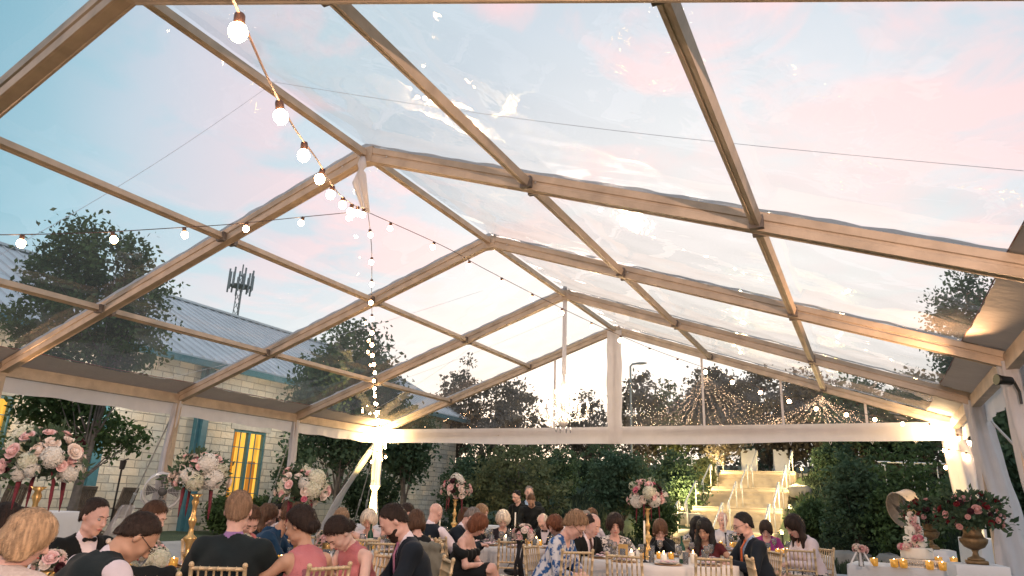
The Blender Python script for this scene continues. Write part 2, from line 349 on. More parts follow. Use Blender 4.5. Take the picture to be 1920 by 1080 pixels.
def person(px, py, d, face, label, lean=8, bow=30, hyaw=0, side=0, w=1.0, sex='m', skin='fair', hair='short', hc='brown', top=None, mats=None,
           hl=(.10, .30, .70), hr=(-.10, .30, .70), pose='sit', legs='std', cross=False, glasses=False, beard=None, tie=None, bow_tie=False, skirt=True,
           sleeve=1.0, group=None, h=None, xs=None, bun=False, smile=0, poleL=None, poleR=None, chair=True, pearls=False, hair_len=.26, hscale=1.0, rel=0):
    global PN; PN += 1
    h = h or (.0085 if d < 7 else .0105)
    m = mats or {}
    # --- skeleton, local frame: +Y forward, +X to the body's right-hand side of the frame, feet on z=0
    ln = R_(lean); sd = R_(side)
    Rt = roty(sd) @ rotx(-ln)                       # torso rotation
    up = Rt @ np.array([0, 0, 1.]); fw = Rt @ np.array([0, 1., 0]); rt = Rt @ np.array([1., 0, 0])
    fem = sex == 'f'
    if pose == 'sit': P = np.array([0, 0, .56])
    else: P = np.array([0, 0, .93])
    tl = .45 if fem else .48
    C_ = P+up*.27; Nk = P+up*tl
    Rh = rotz(R_(hyaw)) @ Rt @ rotx(R_(lean*.5)) @ rotx(-R_(bow))
    hx, hy, hz = Rh[:, 0], Rh[:, 1], Rh[:, 2]
    nb = Nk+up*.02; Hc = nb+(up*.5+hz*.5)*.10+hz*.085+hy*.02
    def HP(x, y, z): return Hc+(hx*x+hy*y+hz*z)*hscale
    sh = (.165 if fem else .19)*(.5+.5*w)
    SL = Nk-up*.055-rt*sh; SR = Nk-up*.055+rt*sh       # L at -X
    la, lf = .285, .255
    def hand_target(t): return np.array([t[0], t[1], t[2]])
    pl = poleL if poleL is not None else (-.9, -.3, -.6); pr_ = poleR if poleR is not None else (.9, -.3, -.6)
    EL, WL = ik(SL, hand_target((-hl[0], hl[1], hl[2])), la, lf, pl); ER, WR = ik(SR, hand_target((-hr[0], hr[1], hr[2])), la, lf, pr_)
    hipL = P+np.array([-.09*w, 0, -.03]); hipR = P+np.array([.09*w, 0, -.03])
    if pose == 'sit':
        KL = np.array([-.12, .43, .53]); KR = np.array([.12, .43, .53]); AL = np.array([-.12, .44, .10]); AR = np.array([.12, .44, .10])
        if cross: KR = np.array([.0, .46, .64]); AR = np.array([-.17, .62, .27]); KL = np.array([-.03, .44, .52]); AL = np.array([.03, .42, .09])
    else:
        KL = np.array([-.10, .02, .50]); KR = np.array([.10, .02, .50]); AL = np.array([-.11, -.02, .09]); AR = np.array([.11, -.02, .09])
    sc_z = 1.0
    M_t = np.array([rt, fw, up]); M_h = np.array([hx, hy, hz])
    def torso(S, t, arms=0, chest=True, pelvis=True):
        S.u(ell(P+up*.02, (.165*w+t, .125*w+t, .13+t), M_t), .04)
        S.u(ell(P+up*.14, ((.135 if fem else .15)*w+t, (.105 if fem else .115)*w+t, .15+t), M_t), .06)
        S.u(ell(C_+up*.04, ((.145 if fem else .17)*(.4+.6*w)+t, (.095 if fem else .108)*(.4+.6*w)+t, .16+t), M_t), .06)
        S.u(cap(SL+rt*.02, SR-rt*.02, .052+t, .052+t), .05)
        S.u(cap(Nk-up*.03-rt*.09, Nk+up*.02, .04+t*.8, .045+t*.6), .04); S.u(cap(Nk-up*.03+rt*.09, Nk+up*.02, .04+t*.8, .045+t*.6), .04)
        if fem:
            for q in (-1, 1): S.u(ell(C_+fw*.075*w+rt*q*.07*w-up*.0, (.062*w+t, .062*w+t, .065*w+t), M_t), .035)
        elif w > 1.12: S.u(ell(P+up*.12+fw*.04, (.15*w+t, .13*w+t, .14+t), M_t), .06)
    def arm(S, q, t, f=1.0, k=.025):
        s, e, wr = (SL, EL, WL) if q < 0 else (SR, ER, WR); r0 = (.044 if fem else .052)*(.55+.45*w)
        if f <= .5:
            S.u(cap(s, s+(e-s)*f*2, r0+t, r0*.9+t), k); return
        S.u(cap(s, e, r0+t, r0*.82+t), k); S.u(cap(e, e+(wr-e)*(f-.5)*2, r0*.82+t, r0*.60+t*(.9)), k)
    def hand(S, q, e, wr):
        fdir = (wr-e)/np.linalg.norm(wr-e); dn = np.array([0, 0, -1.])
        a = fdir*.75+dn*.12+np.array([0, .25, 0]); a /= np.linalg.norm(a)
        sideV = np.cross(a, np.array([0, 0, 1.])); sideV /= np.linalg.norm(sideV)+1e-9; nrm = np.cross(sideV, a)
        if nrm[2] < 0: nrm = -nrm
        kn = wr+a*.085
        for o in (-.028, -.009, .010, .028): S.u(cap(wr+sideV*o*.6+a*.01, kn+sideV*o, .017, .0125), .012)
        for o, l in ((-.030, .062), (-.010, .074), (.011, .070), (.030, .055)):
            p0 = kn+sideV*o; p1 = p0+(a*.9-nrm*.35)*l*.55; p2 = p1+(a*.45-nrm*.85)*l*.45
            S.u(cap(p0, p1, .0098, .0088), .003); S.u(cap(p1, p2, .0088, .0075), .003)
        th = wr+a*.03+sideV*q*-.028; t1 = th+(a*.6+sideV*q*-.75-nrm*.2)*.042; S.u(cap(th, t1, .014, .0105), .008); S.u(cap(t1, t1+(a*.9-nrm*.2)*.032, .0105, .009), .004)
    # --- body: one continuous surface
    B = Solid(h); torso(B, 0)
    B.u(cap(Nk-up*.02, Hc-hz*.07-hy*.03, .054 if not fem else .045, .050 if not fem else .043), .03)
    s = hscale
    B.u(ell(HP(0, -.012, .028), (.076*s, .097*s, .092*s), M_h), .02); B.u(ell(HP(0, .022, -.03), (.060*s, .074*s, .092*s), M_h), .03)
    B.u(ell(HP(0, .058, -.098), (.026*s, .026*s, .022*s), M_h), .03)
    for q in (-1, 1):
        B.u(ell(HP(q*.038, .060, -.03), (.024, .024, .026), M_h), .02)
        B.u(ell(HP(q*.040, .015, -.080), (.022, .04, .02), M_h), .02)
        B.s_(ell(HP(q*.031, .104, .010), (.018, .016, .013), M_h), .014)
        B.u(ell(HP(q*.078, -.008, -.008), (.010, .018, .031), M_h @ np.eye(3)), .006)
    B.u(cap(HP(-.03, .082, .031), HP(.03, .082, .031), .011), .012)
    B.u(cap(HP(0, .090, .014), HP(0, .112, -.024), .008, .013), .010); B.u(ell(HP(0, .103, -.028), (.018, .012, .009), M_h), .008)
    B.u(cap(HP(-.016, .088, -.058), HP(.016, .088, -.058), .008), .008); B.u(cap(HP(-.013, .087, -.068), HP(.013, .087, -.068), .008), .008)
    for q in (-1, 1):
        arm(B, q, 0); e, wr = (EL, WL) if q < 0 else (ER, WR); hand(B, q, e, wr)
        hp, k_, a_ = (hipL, KL, AL) if q < 0 else (hipR, KR, AR)
        B.u(cap(hp, k_, .078*w, .055*w), .04); B.u(cap(k_, k_+(a_-k_)*.35, .053*w, .052*w), .03); B.u(cap(k_+(a_-k_)*.35, a_, .052*w, .036), .02)
        ft = np.array([.0, .16, -.045]) if not (cross and q > 0) else np.array([-.06, .12, -.10])
        B.u(cap(a_-np.array([0, .03, .03]), a_+ft, .036, .028), .02)
    body = link('person', B.mesh('person_body', SKIN[skin]))
    tag(body, label, 'person', group)
    def part(name, S, mt): return link(name, S.mesh(name, mt), None, body)
    # --- face pieces
    if face_visible(face, hyaw) or d < 5.5:
        for q in (-1, 1):
            if bow >= 17: MB().tube([HP(q*.019, .0915, .004), HP(q*.031, .0955, .0005), HP(q*.043, .0885, .003)], [.0018, .0024, .0018], 6).build('eyelid', IRIS, body, True)
            else:
                MB().ball(HP(q*.031, .081, .009), .0115*s, 10, 6).build('eye', EYE, body, True)
                MB().ball(HP(q*.031, .0885, .007), .0060*s, 8, 5).build('iris', IRIS, body, True)
            MB().tube([HP(q*.014, .098, .030), HP(q*.031, .099, .036), HP(q*.048, .088, .031)], [.003, .0038, .002], 6).build('eyebrow', hair_mat(hc if hc not in ('white',) else 'grey'), body, True)
        MB().tube([HP(-.024, .090, -.062), HP(-.012, .0975, -.0625), HP(0, .099, -.0615), HP(.012, .0975, -.0625), HP(.024, .090, -.062)], [.002, .0062, .0068, .0062, .002], 6).build('mouth', LIP[skin], body, True)
    if glasses:
        g = MB()
        for q in (-1, 1):
            g.tube([HP(q*.034+.024*math.cos(a), .108, .008+.018*math.sin(a)) for a in np.linspace(0, 2*PI, 15)], .0022, 5, False)
            g.tube([HP(q*.058, .106, .012), HP(q*.078, .0, .012)], .002, 5)
        g.tube([HP(-.01, .109, .012), HP(.01, .109, .012)], .002, 5); g.build('glasses', GOLDF, body, True)
    # --- hair
    if hair != 'bald':
        Hh = Solid(h); fz = lambda X, Y, Z: None
        def cap_hair(t, low=-.06, hl_=.058, fr=.05):
            Hh.u(ell(HP(0, -.014, .030), (.078*s+t, .099*s+t, .094*s+t), M_h), .01)
            Hh.u(ell(HP(0, -.040, -.025), (.064*s+t*.8, .062*s+t, .078*s+t*.5), M_h), .02)
        def facecut(zc=-.02, r=(.072, .085, .082), yc=.115): Hh.s_(ell(HP(0, yc, zc), r, M_h), .008)
        def below(z, tilt=.25): Hh.s_(half(HP(0, 0, z), -hz+hy*tilt), .01)
        if hair == 'short': cap_hair(.0042); Hh.s_(half(HP(0, .050, .088), hy*.86-hz*.50), .012); below(.002, .82); [Hh.s_(ell(HP(q*.085, .022, -.052), (.045, .052, .058), M_h), .006) for q in (-1, 1)]
        elif hair == 'curlyshort': cap_hair(.020); Hh.s_(half(HP(0, .070, .092), hy*.80-hz*.60), .012); below(-.005, .85); [Hh.s_(ell(HP(q*.092, .022, -.055), (.04, .05, .055), M_h), .006) for q in (-1, 1)]
        elif hair == 'balding': cap_hair(.006); Hh.s_(half(HP(0, .045, .06), hy*.80-hz*.60), .012); Hh.s_(ell(HP(0, .03, .11), (.062, .11, .06), M_h), .006); below(.0, .80); [Hh.s_(ell(HP(q*.085, .022, -.052), (.045, .052, .058), M_h), .006) for q in (-1, 1)]
        elif hair == 'bob':
            cap_hair(.022); [Hh.u(ell(HP(q*.072, -.012, -.045), (.034, .066, .088), M_h), .03) for q in (-1, 1)]; Hh.u(ell(HP(0, -.07, -.045), (.075, .05, .085), M_h), .03); facecut(-.045, (.058, .085, .126), .115); below(-.12, 0)
        elif hair == 'puff':
            cap_hair(.034); [Hh.u(ell(HP(q*.075, -.02, -.01), (.045, .075, .075), M_h), .03) for q in (-1, 1)]; facecut(-.045, (.062, .085, .124), .115); below(-.085, .2)
        elif hair in ('long', 'longside'):
            cap_hair(.018); dn = np.array([0, 0, -1.])
            for q in (-1, 1):
                p0 = HP(q*.074, -.03, -.02); L = hair_len*(1.2 if (hair == 'longside' and q > 0) else 1)
                tgt = p0+dn*L*.55+rt*q*.02+(fw*.05 if hair == 'longside' else -fw*.015); Hh.u(cap(p0, tgt, .040, .042), .04); Hh.u(cap(tgt, tgt+dn*L*.45+fw*(.06 if hair == 'longside' else .01), .042, .022), .03)
            p0 = HP(0, -.07, -.02); Hh.u(cap(p0, p0+dn*hair_len*.9-fw*.02, .062, .045), .04)
            facecut(-.05, (.058, .085, .130), .115)
        elif hair in ('updo', 'sleek'):
            cap_hair(.010 if hair == 'sleek' else .016); Hh.s_(half(HP(0, .062, .090), hy*.80-hz*.60), .012); below(-.004, .80); [Hh.s_(ell(HP(q*.088, .030, -.055), (.045, .052, .058), M_h), .006) for q in (-1, 1)]
            Hh.u(ell(HP(0, -.105, -.035 if hair == 'updo' else -.05), (.052, .042, .045), M_h), .012)
            if hair == 'updo': Hh.u(ell(HP(.03, -.10, -.015), (.04, .035, .04), M_h), .01); Hh.u(ell(HP(-.03, -.10, -.045), (.04, .035, .035), M_h), .01)
        f = 72 if hair not in ('curlyshort', 'puff') else 90; amp = .0024 if hair not in ('curlyshort', 'puff', 'long', 'longside') else .0050
        ph = PN*1.7
        Hh.noise(lambda X, Y, Z: amp*(2.2 if hair == 'curlyshort' else 1)*(np.sin(f*(X*1.1+.2*Z)+ph)*np.sin(f*.9*(Y+.3*Z)+ph)+.6*np.sin(f*2*(X-Y)+12*Z)))
        me = Hh.mesh('hair', None); ns = int(3200 if d < 6.5 else 900)
        nv = len(me.vertices); vc = np.zeros(nv*3, np.float32); me.vertices.foreach_get('co', vc); vc = vc.reshape(-1, 3); vn = np.array([v.normal[:] for v in me.vertices])
        r = np.random.RandomState(PN); ii = r.randint(0, nv, ns); p0 = vc[ii]; n0 = vn[ii]; rel_ = (p0-Hc); fr_ = rel_ @ hy
        g = -hz[None]*.9+hy[None]*np.where(fr_ > .03, .25, -.35)[:, None]+r.normal(size=(ns, 3))*(.22 if hair not in ('curlyshort', 'puff') else .8)
        tt = g-n0*(g*n0).sum(1)[:, None]; tt /= np.linalg.norm(tt, axis=1)[:, None]+1e-9; ww = np.cross(tt, n0)*r.uniform(.0007, .0015, ns)[:, None]
        keep = (rel_ @ hz > -.045) | (fr_ < 0); Ln = r.uniform(.02, .05, ns)[:, None]*(1 if hair not in ('short', 'balding') else .6); cur = 1/.11 if hair not in ('long', 'longside') else 4
        rows = [p0+n0*(.0015+lift*.0)+tt*Ln*s-n0*(Ln*s)**2*cur*.5+n0*.004*math.sin(s*2.6) for s, lift in ((0, 0), (.4, 1), (.75, 1), (1, 0))]
        Q = [np.stack([rows[i]-ww*f0, rows[i]+ww*f0, rows[i+1]+ww*f1, rows[i+1]-ww*f1], 1)[keep] for i, f0, f1 in ((0, 1, 1), (1, 1, .8), (2, .8, .2))]
        Q = np.concatenate(Q).reshape(-1, 3); nq = len(Q)//4; nl = len(me.loops); npol = len(me.polygons); le = np.zeros(nl, np.int32); me.loops.foreach_get('vertex_index', le)
        m2 = bpy.data.meshes.new('hair'); m2.vertices.add(nv+len(Q)); m2.vertices.foreach_set('co', np.concatenate([vc, Q]).astype(np.float32).reshape(-1))
        m2.loops.add(nl+nq*4); m2.loops.foreach_set('vertex_index', np.concatenate([le, nv+np.arange(nq*4)]).astype(np.int32)); m2.polygons.add(npol+nq); m2.polygons.foreach_set('loop_start', np.arange(0, nl+nq*4, 4, dtype=np.int32))
        m2.update(calc_edges=True); m2.polygons.foreach_set('use_smooth', np.ones(npol+nq, bool)); m2.materials.append(hair_mat(hc)); link('hair', m2, None, body)
    if beard:
        Bd = Solid(h*.9); Bd.u(ell(HP(0, .026, -.052), (.066, .076, .078), M_h), .02); Bd.u(ell(HP(0, .062, -.105), (.036, .036, .034), M_h), .02)
        Bd.s_(half(HP(0, .0, -.030), hz-hy*.10), .01); Bd.s_(half(HP(0, .0, 0), -hy), .01); Bd.s_(ell(HP(0, .12, -.035), (.03, .04, .036), M_h), .008)
        Bd.u(cap(HP(-.024, .092, -.056), HP(.024, .092, -.056), .006), .006); Bd.s_(ell(HP(0, .106, -.068), (.018, .018, .008), M_h), .004)
        part('beard', Bd, hair_mat(beard))
    # --- clothing
    def vcut(S, v0, sl=.34, off=0):            # open wedge at the front
        p = Nk-up*v0
        def fn(X, Y, Z):
            a = (X-p[0])*rt[0]+(Y-p[1])*rt[1]+(Z-p[2])*rt[2]; v = (X-p[0])*up[0]+(Y-p[1])*up[1]+(Z-p[2])*up[2]; f_ = (X-p[0])*fw[0]+(Y-p[1])*fw[1]+(Z-p[2])*fw[2]
            return np.maximum(np.abs(a)-v*sl+off, -f_)
        S.s_((fn, None, None), .004)
        def lap(X, Y, Z):                       # raised lapel beside the opening
            a = (X-p[0])*rt[0]+(Y-p[1])*rt[1]+(Z-p[2])*rt[2]; v = (X-p[0])*up[0]+(Y-p[1])*up[1]+(Z-p[2])*up[2]; f_ = (X-p[0])*fw[0]+(Y-p[1])*fw[1]+(Z-p[2])*fw[2]
            e = np.abs(a)-v*sl
            return np.where((f_ > 0) & (e < .045) & (v > -.02), -.006, 0).astype(np.float32)
        S.noise(lap)
    def folds(S, a=.003, f=38):
        ph = PN*2.3
        S.noise(lambda X, Y, Z: a*(np.sin(f*(Z+.6*X)+ph+3*np.sin(9*Y))*np.sin(f*.5*(X-.5*Y)+ph)+.7*np.sin(f*.8*(Y+Z*.7)+4*np.sin(11*X))))
    def necks(S, r=.062, dep=.10): S.s_(cap(Nk-up*.01, Nk+up*.14, r, r+.03), .008)
    def bottoms(mt, t=.014, knee=None, kind='trousers'):
        T = Solid(max(h, .011)); T.u(ell(P+up*.0-np.array([0, 0, .01]), (.172*w+t, .135*w+t, .13+t), M_t), .03)
        for q in (-1, 1):
            hp, k_, a_ = (hipL, KL, AL) if q < 0 else (hipR, KR, AR)
            T.u(cap(hp, k_, .085*w+t, .060*w+t), .04)
            if kind == 'trousers': T.u(cap(k_, a_+np.array([0, -.01, .02]), .060*w+t, .052+t), .03)
            elif kind == 'long': T.u(cap(k_, a_+np.array([0, -.02, .02]), .075*w+t, .11+t), .08)
        if kind in ('skirt', 'long'): T.u(ell((KL+KR+P+P)/4-np.array([0, 0, .0]), (.15*w, .26, .075), None), .05)
        if kind == 'skirt':
            T.s_(half(np.array([0, .30, 0]), (0, 1, -.2)), .008)
        folds(T, .004, 26); part('skirt' if kind != 'trousers' else 'trousers', T, mt)
    if top in ('suit', 'tux', 'vest', 'shirt', 'suit_open'):
        sm = m.get('shirt', W_SCL)
        S = Solid(h); torso(S, .010); S.u(cap(Nk-up*.01, Nk+up*.045, .063, .058), .015)
        if top in ('vest', 'shirt'):
            for q in (-1, 1): arm(S, q, .018, sleeve)
            folds(S, .004, 45)
        S.s_(cap(Nk+up*.035+fw*.03, Nk+up*.14+fw*.04, .045, .075), .006)
        part('shirt', S, sm)
        if top != 'shirt':
            J = Solid(h); torso(J, .026)
            if top != 'vest':
                for q in (-1, 1): arm(J, q, .020, .96, .035)
                J.u(ell(P+up*.0, (.18*w+.02, .14*w+.025, .16), M_t), .05)
            else: [J.s_(cap((SL if q < 0 else SR)+rt*q*.03, (EL if q < 0 else ER), .065, .08), .01) for q in (-1, 1)]
            folds(J, .0055 if d < 7 else .005, 26); vcut(J, .30 if top != 'vest' else .24, .30); necks(J, .060)
            part('jacket' if top != 'vest' else 'waistcoat', J, m['jacket'])
        if tie:
            T = Solid(h*.8); fr = lambda v: (.108*(.4+.6*w)+.026 if v < .25 else .108*(.4+.6*w)+.02+(.25-v)*.1)
            pts = [Nk+up*.015+fw*.068, Nk-up*.06+fw*(.098*(.4+.6*w)+.02), Nk-up*.18+fw*(.115*(.4+.6*w)+.026), Nk-up*.30+fw*(.125*(.4+.6*w)+.028)]
            if tie == 'hang': pts += [Nk-up*.30+fw*.20-np.array([0, 0, .12])]
            T.u(ell(pts[0], (.02, .016, .018), M_t), .004)
            for a, b, r0, r1 in zip(pts[:-1], pts[1:], (.013, .020, .024, .028), (.020, .024, .028, .032)):
                for o in (-1, 0, 1): T.u(cap(a+rt*o*r0*.6, b+rt*o*r1*.6, .008, .008), .006)
            part('necktie', T, m['tie'])
        if bow_tie:
            T = Solid(.006); c = Nk+up*.018+fw*.075
            T.u(ell(c, (.010, .012, .011), M_t), .003); [T.u(cap(c+rt*q*.01, c+rt*q*.042, .008, .019), .004) for q in (-1, 1)]; part('bow_tie', T, m['jacket'])
        bottoms(m.get('trousers', m.get('jacket', SHOE)))
    elif top in ('blouse', 'cardigan', 'dress', 'halter', 'offshoulder', 'strapless'):
        t = {'blouse': .014, 'cardigan': .022, 'dress': .009, 'halter': .009, 'offshoulder': .016, 'strapless': .01}[top]; S = Solid(h); torso(S, t)
        if top in ('blouse', 'cardigan', 'dress'):
            if sleeve > 0:
                for q in (-1, 1): arm(S, q, .016 if top != 'dress' else .010, sleeve)
            folds(S)
            if sleeve <= .05: [S.s_(ell((SL if q < 0 else SR)+rt*q*.05, (.07, .09, .10), M_t), .01) for q in (-1, 1)]
            S.s_(ell(Nk+up*.06+fw*.09, (.085, .10, .14 if top == 'cardigan' else .12), M_t), .008); S.s_(cap(Nk+up*0, Nk+up*.15, .062, .08), .008)
        elif top == 'halter':
            folds(S, .0035, 60); [S.s_(ell((SL if q < 0 else SR)+rt*q*.035+up*.02, (.085, .13, .15), M_t), .01) for q in (-1, 1)]; S.s_(cap(Nk+up*.035, Nk+up*.16, .045, .07), .006)
            S.u(cap(Nk-up*.0, Nk+up*.022, .055, .052), .008)
        elif top == 'offshoulder':
            S.u(ell(C_+up*.06, (.235, .13, .075), M_t), .03); [S.u(cap((SL if q < 0 else SR)-up*.09+rt*q*.03, ((SL if q < 0 else SR)+(EL if q < 0 else ER))/2+rt*q*.01, .068, .072), .02) for q in (-1, 1)]
            folds(S, .005, 40); S.s_(half(Nk-up*.115, up), .01)
        elif top == 'strapless': folds(S); S.s_(half(Nk-up*.13, up), .01)
        part({'blouse': 'blouse', 'cardigan': 'cardigan'}.get(top, 'dress'), S, m['top'])
        if 'under' in m:
            U = Solid(h); torso(U, .008); U.s_(half(Nk-up*.10, up), .01); part('camisole', U, m['under'])
        bottoms(m.get('bottom', m['top']), .014, kind=legs if legs != 'std' else 'skirt')
    if pearls: MB().tube([Nk+up*.01+rt*.06*math.cos(a)+fw*(.055+.05*math.sin(a))-up*.03*(1+math.sin(a))*.6 for a in np.linspace(-PI*.1, PI*1.1, 20)], .005, 6).build('necklace', mat('necklace', (.8, .7, .5), .3, metal=.3), body, True)
    S = Solid(.011)
    for q in (-1, 1):
        a_ = AL if q < 0 else AR; ft = np.array([.0, .16, -.045]) if not (cross and q > 0) else np.array([-.06, .12, -.10])
        if sex == 'm': S.u(cap(a_-np.array([0, .035, .035]), a_+ft, .045, .036), .02); S.s_(half(a_+np.array([0, 0, .005]), (0, -.3, 1)), .005)
        else: S.u(cap(a_-np.array([0, .035, .04]), a_+ft, .041, .033), .02); S.s_(half(a_+np.array([0, 0, -.022]), (0, -.3, 1)), .005)
    part('shoes', S, SHOE)
    # --- placement: head over the given spot
    Pw = at(px, py, d); v = Vector((Pw.x, Pw.y)).normalized(); rr = Vector((v.y, -v.x)); a = R_(face)
    hd = -v*math.cos(a)+rr*math.sin(a); th = math.atan2(-hd.x, hd.y)
    body.rotation_euler = (0, 0, th)
    s0 = Pw.z/Hc[2] if True else 1; s1 = min(max(s0, .93), 1.07)
    c, s_ = math.cos(th), math.sin(th); ox, oy = Hc[0]*s1, Hc[1]*s1
    body.location = (Pw.x-(c*ox-s_*oy), Pw.y-(s_*ox+c*oy), 0); body.scale = (s1,)*3
    dz = (Pw.z-Hc[2]*s1)
    print('PERSON %-60s headz want %.2f local %.2f scale %.2f residual %.2f' % (label[:60], Pw.z, Hc[2], s1, dz))
    PTH[body.name] = th
    return body
def face_visible(face, hyaw): return abs(((face+hyaw+180) % 360)-180) < 125
# ---------------------------------------------------------------- sky, light
SUN_AZ = YAW+0.03; SUN_EL = R_(4)
world = bpy.data.worlds.new('World'); scene.world = world; world.use_nodes = True
nt = world.node_tree; nt.nodes.clear(); L = nt.links.new; N = nt.nodes.new
out = N('ShaderNodeOutputWorld'); bg = N('ShaderNodeBackground'); L(bg.outputs[0], out.inputs[0])
sky = N('ShaderNodeTexSky'); sky.sky_type = 'NISHITA'; sky.sun_disc = False; sky.sun_elevation = SUN_EL; sky.sun_rotation = SUN_AZ
tc = N('ShaderNodeTexCoord'); gen = tc.outputs['Generated']
def vmath(op, a, b=None, out_i=0):
    n = N('ShaderNodeVectorMath'); n.operation = op
    L(a, n.inputs[0]) if hasattr(a, 'links') else setattr(n.inputs[0], 'default_value', a)
    if b is not None: L(b, n.inputs[1]) if hasattr(b, 'links') else setattr(n.inputs[1], 'default_value', b)
    return n.outputs['Value' if op == 'DOT_PRODUCT' else 'Vector']
def fmath(op, a, b=0.0, clamp=False):
    n = N('ShaderNodeMath'); n.operation = op; n.use_clamp = clamp
    for i, q in enumerate((a, b)):
        if hasattr(q, 'links'): L(q, n.inputs[i])
        else: n.inputs[i].default_value = q
    return n.outputs[0]
def ramp(fac, stops, interp='LINEAR'):
    n = N('ShaderNodeValToRGB'); L(fac, n.inputs[0]); n.color_ramp.interpolation = interp; e = n.color_ramp.elements
    while len(e) < len(stops): e.new(.5)
    for k, (p, c) in enumerate(stops): e[k].position = p; e[k].color = (*c, 1)
    return n.outputs[0]
def mixc(f, a, b, bt='MIX'):
    n = N('ShaderNodeMix'); n.data_type = 'RGBA'; n.blend_type = bt
    L(f, n.inputs[0]) if hasattr(f, 'links') else setattr(n.inputs[0], 'default_value', f)
    for q, i in ((a, 6), (b, 7)):
        if hasattr(q, 'links'): L(q, n.inputs[i])
        else: n.inputs[i].default_value = (*q, 1)
    return n.outputs[2]
gd = np.array(ray(1330, 760)); gd /= np.linalg.norm(gd)
dot = vmath('DOT_PRODUCT', gen, tuple(gd))                     # closeness to the afterglow
ang = fmath('DIVIDE', fmath('ARCCOSINE', dot), PI)              # 0 .. 1 over 180 degrees
base = ramp(ang, [(0, (1.15, 1.10, 1.04)), (.085, (1.05, 1.02, .99)), (.14, (.80, .86, .90)), (.18, (.60, .74, .82)), (.225, (.50, .71, .79)), (.27, (.39, .63, .73)), (.32, (.19, .45, .57)), (.42, (.15, .36, .48)), (.6, (.86, .84, .90)), (1, (.95, .88, .88))])
# thin pink cloud, drawn on a flat layer overhead
sep = N('ShaderNodeSeparateXYZ'); L(gen, sep.inputs[0])
zc = fmath('MAXIMUM', sep.outputs[2], .06); cx = fmath('DIVIDE', sep.outputs[0], zc); cy = fmath('DIVIDE', sep.outputs[1], zc)
comb = N('ShaderNodeCombineXYZ'); L(cx, comb.inputs[0]); L(cy, comb.inputs[1])
def noise(vec, sc, det, rough, off=(0, 0, 0), dist=0):
    mp = N('ShaderNodeMapping'); mp.inputs['Location'].default_value = off; L(vec, mp.inputs[0])
    n = N('ShaderNodeTexNoise'); n.inputs['Scale'].default_value = sc; n.inputs['Detail'].default_value = det; n.inputs['Roughness'].default_value = rough; n.inputs['Distortion'].default_value = dist
    L(mp.outputs[0], n.inputs['Vector']); return n.outputs['Fac']
big = noise(comb.outputs[0], 1.1, 3, .5, (3.1, 1.7, 0), .3); fine = noise(comb.outputs[0], 2.6, 8, .55, (.3, 5.2, 0), .5)
cl = fmath('ADD', fmath('MULTIPLY', big, .52), fmath('MULTIPLY', fine, .48))
pinkd = np.array(ray(1420, 260)); pinkd /= np.linalg.norm(pinkd)
near = ramp(vmath('DOT_PRODUCT', gen, tuple(pinkd)), [(.62, (0, 0, 0)), (.78, (.6, .6, .6)), (.88, (1, 1, 1))])
cov = ramp(cl, [(.455, (0, 0, 0)), (.54, (1, 1, 1))])
covn = fmath('MULTIPLY', near, fmath('ADD', fmath('MULTIPLY', cov, .86), .10))
pinkc = ramp(ang, [(0, (1.1, 1.05, 1.0)), (.08, (1.08, 1.0, .97)), (.15, (1.10, .80, .79)), (.22, (1.0, .68, .70)), (.30, (.80, .62, .72)), (.45, (.5, .45, .55))])
c1 = mixc(covn, base, pinkc)
# soft lavender veil
veil = fmath('MULTIPLY', ramp(noise(comb.outputs[0], .55, 4, .5, (8, 2, 0)), [(.36, (0, 0, 0)), (.66, (1, 1, 1))]), .30)
vz = fmath('MULTIPLY', veil, ramp(ang, [(.12, (0, 0, 0)), (.24, (1, 1, 1)), (.30, (.55, .55, .55)), (.4, (0.1, .1, .1))]))
c2 = mixc(vz, c1, (.72, .66, .77))
hz = mixc(ramp(sep.outputs[2], [(0, (1, 1, 1)), (.30, (0, 0, 0))]), c2, ramp(ang, [(0, (1.2, 1.14, 1.06)), (.2, (1.05, 1.04, 1.04)), (.4, (.60, .68, .72)), (1, (.30, .34, .38))]))
nsk = mixc(1.0, hz, mixc(1.0, sky.outputs[0], (.02, .02, .02), 'MULTIPLY'), 'ADD')
L(nsk, bg.inputs['Color']); bg.inputs['Strength'].default_value = 1.0
sl = bpy.data.lights.new('sun', 'SUN'); sl.energy = .5; sl.angle = R_(15); sl.color = (1, .78, .66)
so = bpy.data.objects.new('sun', sl); COL.objects.link(so)
sdv = Vector((math.sin(SUN_AZ)*math.cos(R_(8)), math.cos(SUN_AZ)*math.cos(R_(8)), math.sin(R_(8)))); so.rotation_euler = sdv.to_track_quat('Z', 'Y').to_euler()
def lamp(name, loc, e, col, r=.05, spot=None, aim=None, parent=None):
    l = bpy.data.lights.new(name, 'SPOT' if spot else 'POINT'); l.energy = e; l.color = col; l.shadow_soft_size = r
    o = bpy.data.objects.new(name, l); COL.objects.link(o); o.location = loc
    if spot: l.spot_size = R_(spot); l.spot_blend = .6; o.rotation_euler = (Vector(loc)-Vector(aim)).to_track_quat('Z', 'Y').to_euler()
    return o

